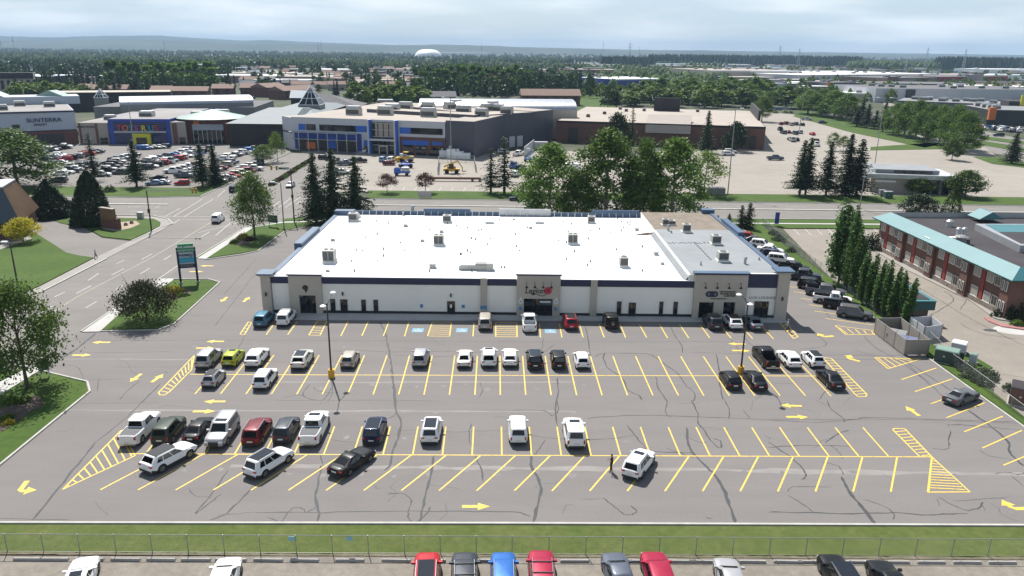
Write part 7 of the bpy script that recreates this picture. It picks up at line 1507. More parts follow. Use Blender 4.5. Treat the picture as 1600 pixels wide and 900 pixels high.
# ---------------------------------------------------------------- bin enclosures
def enclosure(nm, corners, h, m, label, sl=.1, open_=None):
    P_ = [g(*c) for c in corners]; root = empty(nm, (P_[0].x,P_[0].y,0), 0, label, 'bin enclosure'); n = len(P_)
    for i in range(n):
        a_, b_ = P_[i], P_[(i+1)%n]
        d = b_-a_; L_ = d.length; rz = math.atan2(d.y,d.x); k = max(1, round(L_/2.4))
        for j in range(k):
            mb = MB(); mb.box((L_*j/k+.05,-.04,.12),(L_*(j+1)/k-.05,.04,h), m, rz=rz, c=(a_.x,a_.y,0)); part('board_panel', mb, root)
        for j in range(k+1):
            p = a_.lerp(b_, j/k); mb = MB(); mb.box((-.07,-.07,0),(.07,.07,h+.08), M['fence'], rz=rz, c=(p.x,p.y,0)); 
            if j < k: part('post', mb, root)
    return root
enclosure('bin_enclosure', [(1366,520),(1412,555.5),(1449,555),(1404,519)], 2.1, M['taupeboard'], 'long taupe board bin enclosure at the corner of the parking lot')
enclosure('bin_enclosure', [(1420,516),(1442,532),(1469,528),(1452,514)], 1.9, M['lightgrey'], 'pale grey bin enclosure with red brown inner gate behind the fence')
def bin_(px, py, w_, d_, h_, m, lid, label, rz=0):
    c = g(px,py); root = empty('waste_bin', (c.x,c.y,0), rz, label, 'waste bin')
    mb = MB(); mb.prism([(-w_/2,-d_/2),(w_/2,-d_/2),(w_/2,d_/2),(-w_/2,d_/2)], .1, h_*.85, m, top_pts=[(-w_/2-.1,-d_/2-.1),(w_/2+.1,-d_/2-.1),(w_/2+.1,d_/2+.1),(-w_/2-.1,d_/2+.1)]); mb.build('container', root)
    for s in (-1,1):
        mb = MB(); x0, x1 = (-w_/2-.12,-.02) if s < 0 else (.02,w_/2+.12); mb.add([(x0,-d_/2-.15,h_*.86),(x1,-d_/2-.15,h_*.86),(x1,d_/2+.12,h_),(x0,d_/2+.12,h_),(x0,-d_/2-.15,h_*.86-.05),(x1,-d_/2-.15,h_*.86-.05)], [(0,1,2,3),(4,5,1,0)], lid); mb.build('lid', root)
    for s in (-1,1): mb = MB(); mb.box((s*w_/2-.05,-d_/2+.2,0),(s*w_/2+.05,d_/2-.2,.12), M['plastic']); mb.build('skid', root)
bin_(1399,534,2.0,1.5,1.5,M['bingreen'],M['duct'],'grey lidded bin inside the taupe enclosure, far one',R(-35)); bin_(1415,545,2.0,1.5,1.5,M['bingreen'],M['binblue'],'blue lidded bin inside the taupe enclosure, near one',R(-35))
def cabinet(px, py, w_, d_, h_, m, mt, label, nm='utility_cabinet', rz=R(-38)):
    c = g(px,py); root = empty(nm, (c.x,c.y,0), rz, label, 'utility box'); mb = MB(); mb.box((-w_/2-.15,-d_/2-.15,0),(w_/2+.15,d_/2+.15,.14), M['concrete']); mb.build('plinth', root)
    mb = MB(); mb.box((-w_/2,-d_/2,.14),(w_/2,d_/2,h_-.12), m); mb.build('housing', root); mb = MB(); mb.prism([(-w_/2-.05,-d_/2-.05),(w_/2+.05,-d_/2-.05),(w_/2+.05,d_/2+.05),(-w_/2-.05,d_/2+.05)], h_-.12, h_, mt, top_pts=[(-w_/2+.05,-d_/2+.05),(w_/2-.05,-d_/2+.05),(w_/2-.05,d_/2-.05),(-w_/2+.05,d_/2-.05)]); mb.build('lid', root)
    mb = MB(); mb.box((-w_/2+.1,-d_/2-.02,.25),(-.02,-d_/2,h_-.25), m); mb.build('door', root); mb = MB(); mb.box((.02,-d_/2-.02,.25),(w_/2-.1,-d_/2,h_-.25), m); mb.build('door', root)
    mb = MB(); mb.box((-.32,-d_/2-.03,h_*.5),(-.12,-d_/2-.02,h_*.5+.16), M['plate']); mb.build('warning_plate', root)
GT = mat('transformer green', (.03,.055,.045), .5, var=.1, scale=1); GL = mat('transformer lid', (.17,.26,.21), .5)
cabinet(1478,566,2.5,1.7,1.8,GT,GL,'large dark green transformer box behind the corner of the fence'); cabinet(1497,551,1.6,1.4,1.5,M['lightgrey'],M['whiteroof'],'white topped grey utility box behind the green transformer'); cabinet(1501,565,.5,.5,1.3,GT,GT,'slim dark green pedestal right of the transformer'); cabinet(1519,568,.8,.7,1.3,M['lightgrey'],GL,'small pale cabinet in the weeds by the fence')
cabinet(220,342,1.2,.8,1.5,M['steel'],M['steel'],'grey signal controller cabinet on the corner lawn',rz=0); cabinet(1378,307,1.6,1.2,1.8,M['duct'],M['duct'],'left one of two dark utility boxes by the bank building',rz=0); cabinet(1387,310,2.0,1.3,1.9,M['bingreen'],M['steel'],'right one of two dark utility boxes by the bank building',rz=0)
cabinet(1118,304,4.5,2.2,1.9,M['duct'],M['duct'],'dark low box on the verge under the airy tree',rz=0)
cabinet(1596,630,2.4,2.6,2.1,M['brick'],M['darkroof'],'brown walled bin box at the right edge',rz=R(-35))
# ---------------------------------------------------------------- fences
def fence(pls, h, label, spacing=2.9, wire=True, r=.035, step=.22, toprail=True, wr=.006, m=None):
    pts = [g(*p) for p in pls]; root = empty('chain_link_fence', (pts[0].x,pts[0].y,0), 0, label, 'fence'); m = m or M['fence']
    rail = MB(); wm = MB()
    for i in range(len(pts)-1):
        a_, b_ = pts[i], pts[i+1]; L_ = (b_-a_).length; d = (b_-a_)/L_; n = max(1,round(L_/spacing))
        for j in range(n+ (1 if i == len(pts)-2 else 0)):
            p = a_+d*(L_*j/n); mb = MB(); mb.tube((p.x,p.y,0),(p.x,p.y,h+.04),r,r,m,6); part('post', mb, root)
        if toprail: rail.tube((a_.x,a_.y,h),(b_.x,b_.y,h),r*.8,r*.8,m,6)
        rail.tube((a_.x,a_.y,.06),(b_.x,b_.y,.06),.012,.012,m,4)
        if wire:
            k = int(L_/step); nrm = Vector((-d.y,d.x,0))*wr
            for j in range(-int(h/step), k):
                for sgn in (1,-1):
                    u0, u1 = j*step, j*step+h; z0, z1 = (.05,h) if sgn > 0 else (h,.05)
                    c0, c1 = max(u0,0), min(u1,L_)
                    if c1-c0 < .05: continue
                    za = z0+(z1-z0)*(c0-u0)/h; zc = z0+(z1-z0)*(c1-u0)/h; p, q = a_+d*c0, a_+d*c1
                    wm.add([(p.x,p.y,za-wr),(p.x,p.y,za+wr),(q.x,q.y,zc+wr),(q.x,q.y,zc-wr),(p.x+nrm.x*2,p.y+nrm.y*2,za),(q.x+nrm.x*2,q.y+nrm.y*2,zc)], [(0,3,2,1),(1,2,5,4),(4,5,3,0)], m)
    part('rails', rail, root)
    if wire: part('wire_mesh', wm, root)
    return root
fence([(-420,861),(12,862.5),(800,866),(1600,870),(2050,873)], 1.55, 'long chain link fence along the near grass strip', spacing=2.75, r=.035, wr=.0028)
f_ = g(12,862.5); mb = MB()
fence([(1192,352),(1226,384),(1300,437),(1366,489)], 1.6, 'chain link fence beside the side lane behind parked cars', spacing=2.6, step=.3)
fence([(1450,535),(1482,569),(1550,620),(1640,690)], 1.6, 'chain link fence running down to the lower right corner', spacing=3.0, step=.3)
for px, c_ in ((458,0),(548,0)):
    c = g(px,864.5); mb = MB(); mb.box((c.x-.22,c.y-.09,1.15),(c.x+.22,c.y-.06,1.5), G['sgn'] if 'sgn' in G else M['palepanel']); tag(mb.build('fence_sign'), ('left' if px==458 else 'right')+' small pale blue notice hung on the near fence', 'sign')
for i,(x0_,x1_) in enumerate([(21,66),(62,108),(117,163),(173,220),(229,275),(283,330),(336,386),(396,443),(453,499),(524,570),(596,642),(650,697),(752,776),(875,921),(986,1000),(1045,1089),(1098,1103),(1155,1197),(1208,1254),(1266,1275),(1330,1345),(1375,1421),(1432,1477),(1488,1533),(1543,1588)]):
    a_, b_ = g(x0_,874.5+x0_*.0035), g(x1_,874.5+x1_*.0035); c = (a_+b_)/2; Lx = (b_-a_).length/2
    if Lx < .9: Lx = 1.2
    mb = MB(); mb.prism([(-Lx,-.11),(Lx,-.11),(Lx,.11),(-Lx,.11)], 0, .17, M['concrete'], top_pts=[(-Lx+.05,-.06),(Lx-.05,-.06),(Lx-.05,.06),(-Lx+.05,.06)]); ob = mb.build('wheel_stop', loc=(c.x,c.y,0), rz=rnd(-.02,.02)); tag(ob, 'weathered concrete wheel stop at the foot of the near fence', 'wheel stop', 'wheel stops along the near fence')
# ---------------------------------------------------------------- lot lamps
def lot_lamp(px, py, h1, h2, label):
    b_ = g(px,py); root = empty('lamp_post', (b_.x,b_.y,0), 0, label, 'lamp post', None); H = 8.9
    mb = MB(); mb.tube((0,0,0),(0,0,.95),.36,.36,M['yellowbase'],18); mb.build('concrete_base', root, 40)
    mb = MB(); mb.tube((0,0,.95),(0,0,H),.11,.075,M['pole'],10); mb.box((-.16,-.16,.95),(.16,.16,1.0), M['pole']); mb.build('pole', root, 40)
    for (hx, hy) in (h1, h2):
        p = g(hx,hy,9.35); d = Vector((p.x-b_.x,p.y-b_.y,0)); L_ = min(max(d.length,.8),2.2); d.normalize()
        mb = MB(); q = [Vector((0,0,H-.4)), d*L_*.35+Vector((0,0,H+.15)), d*L_*.75+Vector((0,0,H+.38)), d*L_+Vector((0,0,H+.42))]
        for i in range(3): mb.tube(q[i],q[i+1],.045,.04,M['pole'],6)
        arm = mb.build('arm', root); mb = MB(); c = d*(L_+.3)+Vector((0,0,H+.42)); mb.tube(c+Vector((0,0,.10)), c+Vector((0,0,.22)), .34,.16,M['lamp'],12); mb.tube(c, c+Vector((0,0,.10)), .30,.34,M['lamp'],12); mb.build('lamp_head', arm, 50)
lot_lamp(518,589,(519,459),(502,484),'left dark lamp post with two heads and yellow base in the lot'); lot_lamp(1157,584,(1158,462),(1175,487),'right dark lamp post with two heads and yellow base in the lot')
def tall_lamp(px, py, top, label, arms=2, m='polegrey', nm='street_lamp', al=1.6, group=None, dirx=1):
    b_ = g(px,py); h = hh(px,py,top); root = empty(nm, (b_.x,b_.y,0), 0, label, 'street lamp', group); k = max(1,b_.y/260)
    mb = MB(); mb.tube((0,0,0),(0,0,h),.15*k**.5,.09*k**.5,M[m],8); mb.build('pole', root)
    for s in ((-1,1) if arms == 2 else (dirx,)):
        mb = MB(); mb.tube((0,0,h-.1),(s*al,0,h+.1),.05*k**.5,.05*k**.5,M[m],5); mb.build('arm', root); mb = MB(); mb.box((s*al-.45,-.25,h+.05),(s*al+.45,.25,h+.28), M['lamp']); mb.build('lamp_head', root)
for a_ in [((214,262),157,'tall twin armed pole in the left mall lot before the toy store',2),((705,268),153,'tall twin armed pole by the fenced works compound',2),((663,160),121,'tall twin armed pole far behind the grey block',2),((1249,205),137,'tall twin armed pole in the lot with scattered cars',2),((1367,256),153,'tall twin armed pole by the boulevard verge behind the bank',2)]: tall_lamp(a_[0][0],a_[0][1],a_[1],a_[2],a_[3],al=2.2)
tall_lamp(1137,304,170,'thin grey pole beside the airy tree in front of the brick hall',1); tall_lamp(1343,327,265,'slanting looking street lamp between the spruces and the tall aspens',1,dirx=1)
tall_lamp(444,358,286,'grey street lamp on the corner lawn behind the green street sign',1,dirx=-1); tall_lamp(29,452,380,'slim dark lamp pole on the left lawn',1,m='pole',al=.8,dirx=-1); tall_lamp(1251,332,322,'short street sign pole',1) if False else None
tall_lamp(160,268,225,'x',1) if False else None
# traffic signals
def signal(px, py, top, ax, ay, label, m, heads, sign=None):
    b_ = g(px,py); h = hh(px,py,top); root = empty('traffic_signal', (b_.x,b_.y,0), 0, label, 'traffic signal'); mb = MB(); mb.tube((0,0,0),(0,0,h),.16,.11,M[m],8); mb.build('pole', root)
    e_ = g(ax,ay,h); d = Vector((e_.x-b_.x,e_.y-b_.y,0)); L_ = d.length; d.normalize(); mb = MB(); mb.tube((0,0,h-.1),d*L_+Vector((0,0,h+.1)),.10,.06,M['polegrey'],6); mb.build('mast_arm', root)
    for u in heads:
        c = d*L_*u; mb = MB(); mb.box((c.x-.17,c.y-.15,h-.5),(c.x+.17,c.y+.15,h+.5), M['machine']); hd = mb.build('signal_head', root)
        mb = MB()
        for i,mm in enumerate(('redpanel','yellow','bingreen')): mb.tube((c.x,c.y-.15,h+.33-i*.33),(c.x,c.y-.2,h+.33-i*.33),.12,.12,M['frame'],8)
        mb.build('lens', hd)
    mb = MB(); mb.box((-.2,-.3,h*.45),(.2,.1,h*.45+.8), M['frame']); mb.build('pedestrian_head', root)
    if sign: c = d*L_*sign; mb = MB(); mb.box((c.x-1.1,c.y-.03,h-.3),(c.x+1.1,c.y+.03,h+.15), M['bingreen']); mb.build('street_name_plate', root)
signal(237,361,297,307,298,'dark signal pole with long grey arm over the street on the left corner','pole',(.92,.99)); signal(460,347,263,424,262,'signal pole with arm and green plate on the right corner lawn','pole',(.72,1.0),.35)
signal(97+313,0+345,318,400,318,'x','pole',()) if False else None
# ---------------------------------------------------------------- signs
b0, b1 = g(283,444), g(309.5,442); d = (b1-b0); wS = d.length; rzS = math.atan2(d.y,d.x)
PS = empty('pylon_sign', tuple((b0+b1)/2), rzS, 'navy framed pylon sign with green, white and light blue panels on two legs', 'sign'); hS = hh(296,443,381)
for s in (-1,1):
    mb = MB(); mb.tube((s*wS/2,0,0),(s*wS/2,0,.35),.32,.28,M['walk'] if 'walk' in M else M['concrete'],12); mb.build('footing', PS); mb = MB(); mb.box((s*wS/2-.16,-.16,.35),(s*wS/2+.16,.16,hS-.55), M['navy']); mb.build('leg', PS)
SG = mat('sign green', (.02,.22,.09), .5); SB = mat('sign light blue', (.04,.30,.45), .5)
def pn(z0, z1, m, ww=1.0, y=-.14, nm='panel', t=.03): mb = MB(); mb.box((-wS/2*ww+.17,y-t,z0),(wS/2*ww-.17,y,z1), m); return mb.build(nm, PS)
mb = MB(); mb.box((-wS/2+.16,-.12,hS*.40),(wS/2-.16,.12,hS-.05), M['navy']); mb.build('cabinet', PS)
mb = MB(); mb.prism([(-wS/2+.1,-.19),(wS/2-.1,-.19),(wS/2-.1,.19),(-wS/2+.1,.19)], hS-1.25, hS, SG); mb.build('green_head', PS)
pn(hS*.665,hS*.80,M['palepanel']); pn(hS*.62,hS*.66,SB); pn(hS*.545,hS*.618,SB,y=-.145); pn(hS*.505,hS*.54,M['palepanel'])
mb = MB(); 
for i in range(3):
    for j in range(9): mb.box((-wS/2+.3+j*(wS-.6)/9,-.16,hS*.43+i*.16),(-wS/2+.3+(j+.7)*(wS-.6)/9,-.13,hS*.43+i*.16+.1), M['duct'])
mb.build('readerboard', PS)
def stext(s, x, z, size, m, y=-.2, **k): o = text(s, 0,0,0, size, m, parent=PS, **k); o.location = (x,y,z); o.rotation_euler = (R(90),0,0); return o
stext('THE ASPENS',0,hS-.62,.44,M['textwhite'],y=-.22,bold=.01); stext('BUSINESS CENTRE',0,hS-1.10,.32,M['textwhite'],y=-.22); stext('PHARMACY',0,hS*.70,.50,M['navy'],y=-.2,bold=.012); stext('open',.65,hS*.672,.2,M['navy'],y=-.2)
# brick monument
MN = empty('monument_sign', tuple(g(173,357)), R(-26), 'brown and brick monument sign in front of the tall juniper', 'sign'); hM = hh(172,357,325)
mb = MB(); mb.box((-2.3,-.45,0),(2.5,.45,1.9), M['redbrick']); mb.build('brick_base', MN); mb = MB(); mb.box((-2.2,-.35,1.9),(1.7,.35,hM-.1), mat('bronze panel',(.17,.10,.05),.6,var=.2,scale=1)); mb.build('bronze_panel', MN); mb = MB(); mb.box((-2.3,-.42,hM-.1),(1.8,.42,hM), M['mallbeige']); mb.build('coping', MN); mb = MB(); mb.box((1.9,-.4,0),(2.7,.5,2.3), M['redbrick']); mb.build('pier', MN)
for px,py in ((197,353),(206,350)): c = g(px,py); mb = MB(); mb.tube((0,0,0),(0,0,.6),.5,.25,M['stone'],7); ob = mb.build('boulder', loc=(c.x,c.y,.1)); tag(ob, ('larger' if px==197 else 'smaller')+' boulder in the sand bed by the monument sign', 'boulder')
def board(px, py, w_, h0, h1, m, label, rz=0, legs=True, nm='sign', txt=None):
    c = g(px,py); root = empty(nm, (c.x,c.y,0), rz, label, 'sign')
    if legs:
        for s in (-1,1): mb = MB(); mb.box((s*w_*.38-.06,-.06,0),(s*w_*.38+.06,.06,h1-.05), M['winframe']); mb.build('leg', root)
    mb = MB(); mb.box((-w_/2,-.08,h0),(w_/2,-.065+.13,h1), m); mb.build('panel', root)
    if txt: o = text(txt,0,0,0,.5,M['textwhite'],parent=root); o.location = (0,-.1,(h0+h1)/2-.2); o.rotation_euler = (R(90),0,0)
    return root
board(71,590,1.1,.9,2.4,M['palepanel'],'small pale board on two white legs at the tip of the near left lawn',R(25)); board(427,355,2.4,1.0,2.6,M['bingreen'],'green topped roadside board beside the round tree',R(-20)); board(664,310,3.2,.3,1.9,M['steel'],'grey board on the avenue verge below the red tree',0)
board(1213,353,.9,.5,3.0,M['royal'],'small blue and white totem at the motel entrance',0,legs=False); board(84,348,1.0,.2,.8,M['white'],'x') if False else None
# brown building at the left edge
c0 = g(33,372); LB = empty('mansard_building', (c0.x,c0.y,0), 0, 'brown building with steep blue grey metal mansard at the left edge', 'building')
fx0, fy0, hL = c0.x, c0.y, 9.5
def P3(x, y, z): return (fx0+x, fy0+y, z)
a_ = Vector((-1,-.35,0)).normalized(); bq = Vector((.35*-1,1,0)).normalized()
def Q(u, v, z): p = Vector((fx0,fy0,0))+a_*u+bq*v; return (p.x,p.y,z)
mb = MB(); mb.prism([Q(0,0,0)[:2],Q(26,0,0)[:2],Q(26,14,0)[:2],Q(0,14,0)[:2]], 0, 3.4, M['redbrick']); part('wall', mb, LB)
mb = MB(); mb.add([Q(-.6,-.9,3.2),Q(27,-.9,3.2),Q(27,2.4,hL),Q(2.2,2.4,hL)], [(0,1,2,3),(3,2,1,0)], ribbed_mat('blue grey ribbed roof',(.13,.17,.21),.5)); part('mansard', mb, LB)
mb = MB(); mb.add([Q(-.6,-.9,3.2),Q(2.2,2.4,hL),Q(2.2,12,hL),Q(-.6,15,3.2)], [(0,1,2,3),(3,2,1,0)], mat('bronze cladding',(.20,.12,.06),.6,var=.15,scale=.5)); part('bronze_side', mb, LB)
mb = MB(); mb.prism([Q(2.1,2.3,0)[:2],Q(27,2.3,0)[:2],Q(27,12,0)[:2],Q(2.1,12,0)[:2]], hL, hL+.3, M['lightgrey']); part('roof', mb, LB)
slab('mansard_building_walk', [(-60,412),(0,384),(46,370),(50,374),(0,391),(-60,420)], G['walk2'], z=.14)
# ---------------------------------------------------------------- works compound and machines
def machine(px, py, rz, label, kind):
    c = g(px,py); root = empty(kind, (c.x,c.y,0), rz, label, kind.replace('_',' ')); Y_ = M['machine']
    def pt(nm, f): mb = MB(); f(mb); return mb.build(nm, root)
    if kind == 'telehandler':
        pt('chassis', lambda b: b.box((-2.6,-.9,.8),(2.4,.9,1.5), Y_)); pt('cab', lambda b: b.prism([(-.9,-.95),(.6,-.95),(.6,-.1),(-.9,-.1)],1.5,2.9,M['glass'])); pt('engine_cover', lambda b: b.box((-1.4,.2,1.5),(1.2,.95,2.1), Y_))
        pt('boom', lambda b: (b.tube((-2.4,.05,2.0),(1.8,.05,3.8),.28,.22,Y_,6), b.tube((1.8,.05,3.8),(3.3,.05,1.6),.18,.16,Y_,6))); pt('forks', lambda b: (b.box((3.1,-.6,.6),(3.3,.7,1.7), M['frame']), b.box((3.3,-.5,.6),(4.4,-.3,.7), M['frame']), b.box((3.3,.4,.6),(4.4,.6,.7), M['frame'])))
    elif kind == 'wheel_loader':
        pt('body', lambda b: b.box((-2.4,-1,.9),(1.4,1,2.0), Y_)); pt('cab', lambda b: b.box((-.6,-.7,2.0),(.8,.7,3.2), M['glass'])); pt('cab_roof', lambda b: b.box((-.7,-.8,3.2),(.9,.8,3.35), Y_)); pt('bucket', lambda b: (b.box((2.5,-1.3,.3),(3.5,1.3,1.5), Y_), b.tube((1.2,0,1.4),(2.6,0,1.0),.2,.2,Y_,6)))
    else:
        pt('chassis', lambda b: b.box((-2,-1,.7),(2,1,1.2), M['brightblue'])); pt('boom', lambda b: (b.tube((-1.5,0,1.5),(2.6,0,3.2),.2,.16,M['brightblue'],6), b.tube((2.6,0,3.2),(-.8,0,4.2),.15,.12,M['lightgrey'],6))); pt('basket', lambda b: b.box((-1.7,-.6,3.6),(-.8,.6,4.5), M['lightgrey']))
    for sx in (-1.5,1.4):
        for sy in (-1,1): pt('wheel', lambda b: b.tube((sx,sy*.75,.65),(sx,sy*1.15,.65),.65,.65,M['tyre'],12))
machine(706,271,R(5),'yellow telehandler with raised boom in front of the fenced compound','telehandler'); machine(635,253,R(170),'yellow wheel loader near the glass entrance of the grey block','wheel_loader'); machine(634,262,R(20),'blue boom lift in front of the yellow loader','boom_lift'); machine(828,252,R(60),'small blue boom lift by the charcoal wall','boom_lift')
c = g(628,274); root = empty('flatbed_truck', (c.x,c.y,0), R(0), 'short blue truck standing alone on the mall forecourt', 'truck')
for nm, a_, b_, m_ in (('cab',(-2.2,-.9,.6),(-.4,.9,2.2),'brightblue'),('windshield',(-2.0,-.8,1.5),(-.6,.8,2.22),'glass'),('bed',(-.4,-1,.8),(2.4,1,1.3),'brightblue'),('load',(.0,-.8,1.3),(2.2,.8,2.4),'steel')): mb = MB(); mb.box(a_,b_,M[m_]); mb.build(nm, root)
for sx in (-1.5,1.5):
    for sy in (-1,1): mb = MB(); mb.tube((sx,sy*.6,.45),(sx,sy*.95,.45),.45,.45,M['tyre'],12); mb.build('wheel', root)
c = g(708,283); root = empty('beam_stack', (c.x,c.y,0), 0, 'long brown steel beam stack on trestles at the mall forecourt', 'steel beams')
for i in range(3): mb = MB(); mb.box((-8,-.5+i*.4,.6),(8,-.25+i*.4,1.1), M['brick']); mb.build('beam', root)
for s in (-7.6,5.5,7.6): mb = MB(); mb.box((s-.3,-.8,0),(s+.3,.8,.6), M['wood']); mb.build('trestle', root)
fence([(684,273),(686,254),(741,254),(743,269)], 2.2, 'temporary mesh fence around the works compound', spacing=3.2, step=.6, wr=.02, r=.07); 
for i,(x,y,w_,h_,l) in enumerate([(694,245,4.5,3.0,'white cube pair left of the tall pole under the charcoal wall'),(708,247,6.0,4.2,'tall white box behind the tall pole under the charcoal wall'),(716,247.5,4.5,3.2,'white wrapped box right of the tall pole under the charcoal wall'),(727,248,5,2.6,'lowest white box at the right under the charcoal wall')]):
    c = g(x,y); root = empty('equipment_box', (c.x,c.y,0), 0, l, 'equipment box'); mb = MB(); mb.box((-w_/2*.7,-1,0),(w_/2*.7,1,h_*.75), M['whiteroof']); mb.build('housing', root); mb = MB(); mb.box((-w_/2*.45,-.6,h_*.75),(-w_*.08,.6,h_), M['lightgrey']); mb.build('top_unit', root)
c0, c1 = g(819,246), g(834,233); d = c1-c0; mb = MB(); mb.box((0,-.1,0),(d.length,.1,3.6), M['lightgrey'], rz=math.atan2(d.y,d.x)); ob = mb.build('hoarding', loc=(c0.x,c0.y,0)); tag(ob, 'pale hoarding wall leading to the charcoal block', 'hoarding')
def trailer(px,py,w_,l_,h_,m,label,rz=0):
    c = g(px,py); root = empty('box_trailer', (c.x,c.y,0), rz, label, 'trailer'); mb = MB(); mb.box((-l_/2,-w_/2,.7),(l_/2,w_/2,h_), m); mb.build('box', root)
    for s in (-1,1): mb = MB(); mb.tube((l_*.25,s*(w_/2-.2),.4),(l_*.25,s*w_/2,.4),.4,.4,M['tyre'],10); mb.build('wheel', root)
    mb = MB(); mb.box((-l_/2-1,-.1,.5),(-l_/2,.1,.65), M['frame']); mb.build('drawbar', root)
trailer(845,233,2.3,5,2.8,M['steel'],'grey box trailer in front of the charcoal side wall'); trailer(893,268,2.2,4.5,2.6,M['whiteroof'],'white trailer seen between the cottonwoods')
# ---------------------------------------------------------------- far masts
def mast(px, top, Y, label, lattice=True, w_=3.0):
    hz = 450-FPX*math.tan(PITCH)+(px-800)*ROLL; h = CAMH+(hz-top)/1200*Y; x = (px-800)/1200*Y; root = empty('power_pylon' if lattice else 'radio_mast', (x,Y,0), 0, label, 'pylon' if lattice else 'mast', None)
    r = max(.25, Y/1200*.28); mb = MB()
    if lattice:
        for s in (-1,1): mb.tube((s*w_,0,0),(s*w_*.12,0,h),r,r*.7,M['steel'],4)
        k = 7
        for i in range(k): z0, z1 = h*i/k, h*(i+1)/k; w0, w1 = w_*(1-.88*i/k), w_*(1-.88*(i+1)/k); mb.tube((-w0,0,z0),(w1,0,z1),r*.6,r*.6,M['steel'],4); mb.tube((w0,0,z0),(-w1,0,z1),r*.6,r*.6,M['steel'],4)
        mb.build('tower', root); mb = MB()
        for z in (.78,.9): mb.tube((-w_*1.3,0,h*z),(w_*1.3,0,h*z),r*.7,r*.7,M['steel'],4)
        mb.build('cross_arm', root)
    else: mb.tube((0,0,0),(0,0,h),r,r*.6,M['duct'],4); mb.build('mast_pole', root); mb = MB(); mb.tube((0,0,h*.8),(0,0,h*.86),r*1.8,r*1.8,M['duct'],4); mb.build('antenna', root)
for a_ in [(1416,75,1500,'lattice power pylon above the fields left of the conifer belt',True,3.5),(1473,77,1500,'lattice power pylon in front of the conifer belt',True,3.5),(1387,90,1300,'white lattice pylon above the long white roof',True,3),(1225,76,2200,'lattice pylon over the far conifers',True,4),(972,68,2200,'lattice pylon in the middle of the horizon',True,5),(1196,72,2600,'faint pylon at the right of the horizon',True,5)]: mast(*a_)
for a_ in [(52,57,1500,'right one of two thin masts at the far left',False),(33,62,1500,'left one of two thin masts at the far left',False),(277,63,1700,'thin mast over the left hills',False),(511,64,1300,'tall thin mast over the neighbourhood, right of its shorter twin',False),(507,69,1300,'shorter thin mast over the neighbourhood',False),(932,65,2500,'thin mast left of the middle pylon',False),(986,73,1400,'thin mast right of the middle pylon',False),(751,68,1300,'thin mast over the long poplar wood',False)]: mast(*a_)
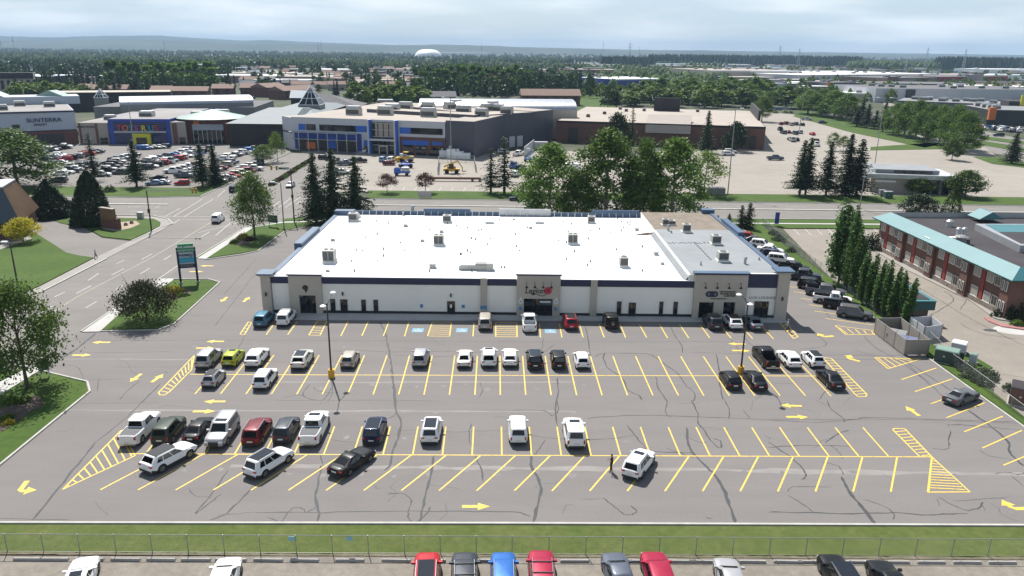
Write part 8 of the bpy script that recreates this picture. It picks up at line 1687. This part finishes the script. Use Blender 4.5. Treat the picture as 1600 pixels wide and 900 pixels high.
# ---------------------------------------------------------------- people
def person(px, py, rz, label, skin, top, bottom, hair, pose='stand', H=1.78, z=0):
    """one continuous skinned body; clothing follows it as zones of the same surface"""
    J = {}; E_ = []
    s = H/1.8
    def j(n, x, y, z_, r): J[n] = (x*s, y*s, z_*s, r*s)
    # facing +X
    lean = .0
    j('pelvis',0,0,.95,.145); j('waist',.0,0,1.10,.135); j('chest',.0,0,1.30,.165); j('neckb',.0,0,1.47,.075); j('neck',.01,0,1.54,.058); j('head0',.02,0,1.62,.085); j('head1',.02,0,1.72,.10); j('head2',.01,0,1.79,.06)
    st = .14 if pose == 'walk' else .03
    for sd_, q in (('l',1),('r',-1)):
        f = q*st
        j('hip'+sd_,0,.10*q,.90,.115); j('knee'+sd_,.05+f*.9,.11*q,.49,.068); j('ankle'+sd_,f*1.6-.02,.12*q,.09,.045); j('toe'+sd_,f*1.6+.17,.14*q,.035,.035)
        j('sh'+sd_,0,.19*q,1.42,.075)
        if pose == 'phone': j('el'+sd_,.06,.26*q,1.14,.048); j('wr'+sd_,.28,.14*q,1.22,.032); j('pa'+sd_,.35,.10*q,1.25,.036)
        elif pose == 'walk': j('el'+sd_,-f*.5,.25*q,1.14,.048); j('wr'+sd_,.12-f*.8,.25*q,.92,.032); j('pa'+sd_,.16-f*.8,.24*q,.84,.036)
        else: j('el'+sd_,.10,.24*q,1.15,.048); j('wr'+sd_,.26,.2*q,.95,.032); j('pa'+sd_,.32,.19*q,.88,.036)
        E_ += [('pelvis','hip'+sd_),('hip'+sd_,'knee'+sd_),('knee'+sd_,'ankle'+sd_),('ankle'+sd_,'toe'+sd_),('chest','sh'+sd_),('sh'+sd_,'el'+sd_),('el'+sd_,'wr'+sd_),('wr'+sd_,'pa'+sd_)]
        pa = J['pa'+sd_]; wr_ = J['wr'+sd_]; dx = Vector(pa[:3])-Vector(wr_[:3]); dx.normalize(); side_ = Vector((0,1,0)) if abs(dx.y) < .9 else Vector((1,0,0))
        for fi in range(4):
            ln_ = (.075,.085,.08,.06)[fi]*s; a0 = Vector(pa[:3])+dx*.015+side_*(.028-.018*fi)*s; n0, n1 = f'f{sd_}{fi}a', f'f{sd_}{fi}b'; c1 = a0+dx*ln_*.55; c2 = c1+dx*ln_*.3+Vector((0,0,-.025))
            J[n0] = (*c1,.0095*s); J[n1] = (*c2,.008*s); E_ += [('pa'+sd_,n0),(n0,n1)]
        th = Vector(pa[:3])+side_*.045*(-q)*s+dx*.02; J['th'+sd_] = (*th,.010*s); E_.append(('pa'+sd_,'th'+sd_))
    E_ += [('pelvis','waist'),('waist','chest'),('chest','neckb'),('neckb','neck'),('neck','head0'),('head0','head1'),('head1','head2')]
    names = list(J); me = bpy.data.meshes.new('person'); me.from_pydata([J[n][:3] for n in names], [(names.index(a_),names.index(b_)) for a_,b_ in E_], []); me.update()
    tmp = bpy.data.objects.new('tmp', me); sc.collection.objects.link(tmp); md_ = tmp.modifiers.new('skin','SKIN'); tmp.modifiers.new('sub','SUBSURF').levels = 1
    tmp.modifiers['sub'].render_levels = 1
    for i, n in enumerate(names): sv = me.skin_vertices[0].data[i]; sv.radius = (J[n][3]*(1.18 if J[n][3] > .03 else 1),)*2; sv.use_root = (n == 'pelvis')
    bpy.context.view_layer.update(); me2 = bpy.data.meshes.new_from_object(tmp.evaluated_get(bpy.context.evaluated_depsgraph_get())); bpy.data.objects.remove(tmp)
    ms = [skin, top, bottom, hair, M['tyre']]; me2.materials.clear()
    for m_ in ms: me2.materials.append(m_)
    for p in me2.polygons:
        c_ = p.center/s; r_ = math.hypot(c_.x,c_.y)
        if c_.z < .10: k = 4
        elif c_.z < .98 and not (abs(c_.y) > .17 and c_.z > .75): k = 2
        elif c_.z > 1.72 or (c_.z > 1.6 and c_.x < -.01): k = 3
        elif c_.z > 1.50: k = 0
        elif (abs(c_.y) > .20 and c_.z < 1.22) or c_.x > .17: k = 0 if pose != 'long' else 1
        else: k = 1
        p.material_index = k; p.use_smooth = True
    me2.name = 'person'; c = g(px,py,z); o = link(bpy.data.objects.new('person', me2)); o.location = c; o.rotation_euler = (0,0,rz); tag(o, label, 'person'); return o
SK = mat('skin', (.42,.24,.17), .6); HR = mat('dark hair', (.02,.015,.012), .7); TB = mat('black shirt', (.012,.012,.014), .85); BT = mat('brown trousers', (.07,.05,.03), .9); LT = mat('light jacket', (.28,.32,.35), .85); DT = mat('dark trousers', (.015,.018,.03), .9); GH = mat('grey hair', (.25,.24,.23), .8)
p1 = person(955,737,R(170),'person in black T-shirt and brown trousers looking at a phone behind the white SUV',SK,TB,BT,HR,'phone')
c = g(955,737); mb = MB(); mb.box((-.04,-.006,-.075),(.04,.006,.075), M['frame']); ob = mb.build('phone', loc=(c.x-.40,c.y-.07,1.27), rz=R(80)); tag(ob, 'dark phone held by the person in the black T-shirt', 'phone')
person(1230,518,R(-20),'person in a light jacket walking past the right building corner',SK,LT,DT,GH,'walk'); person(150,404,R(10),'person in grey top and dark trousers on the pavement at the left driveway',SK,LT,DT,GH,'walk',1.7)
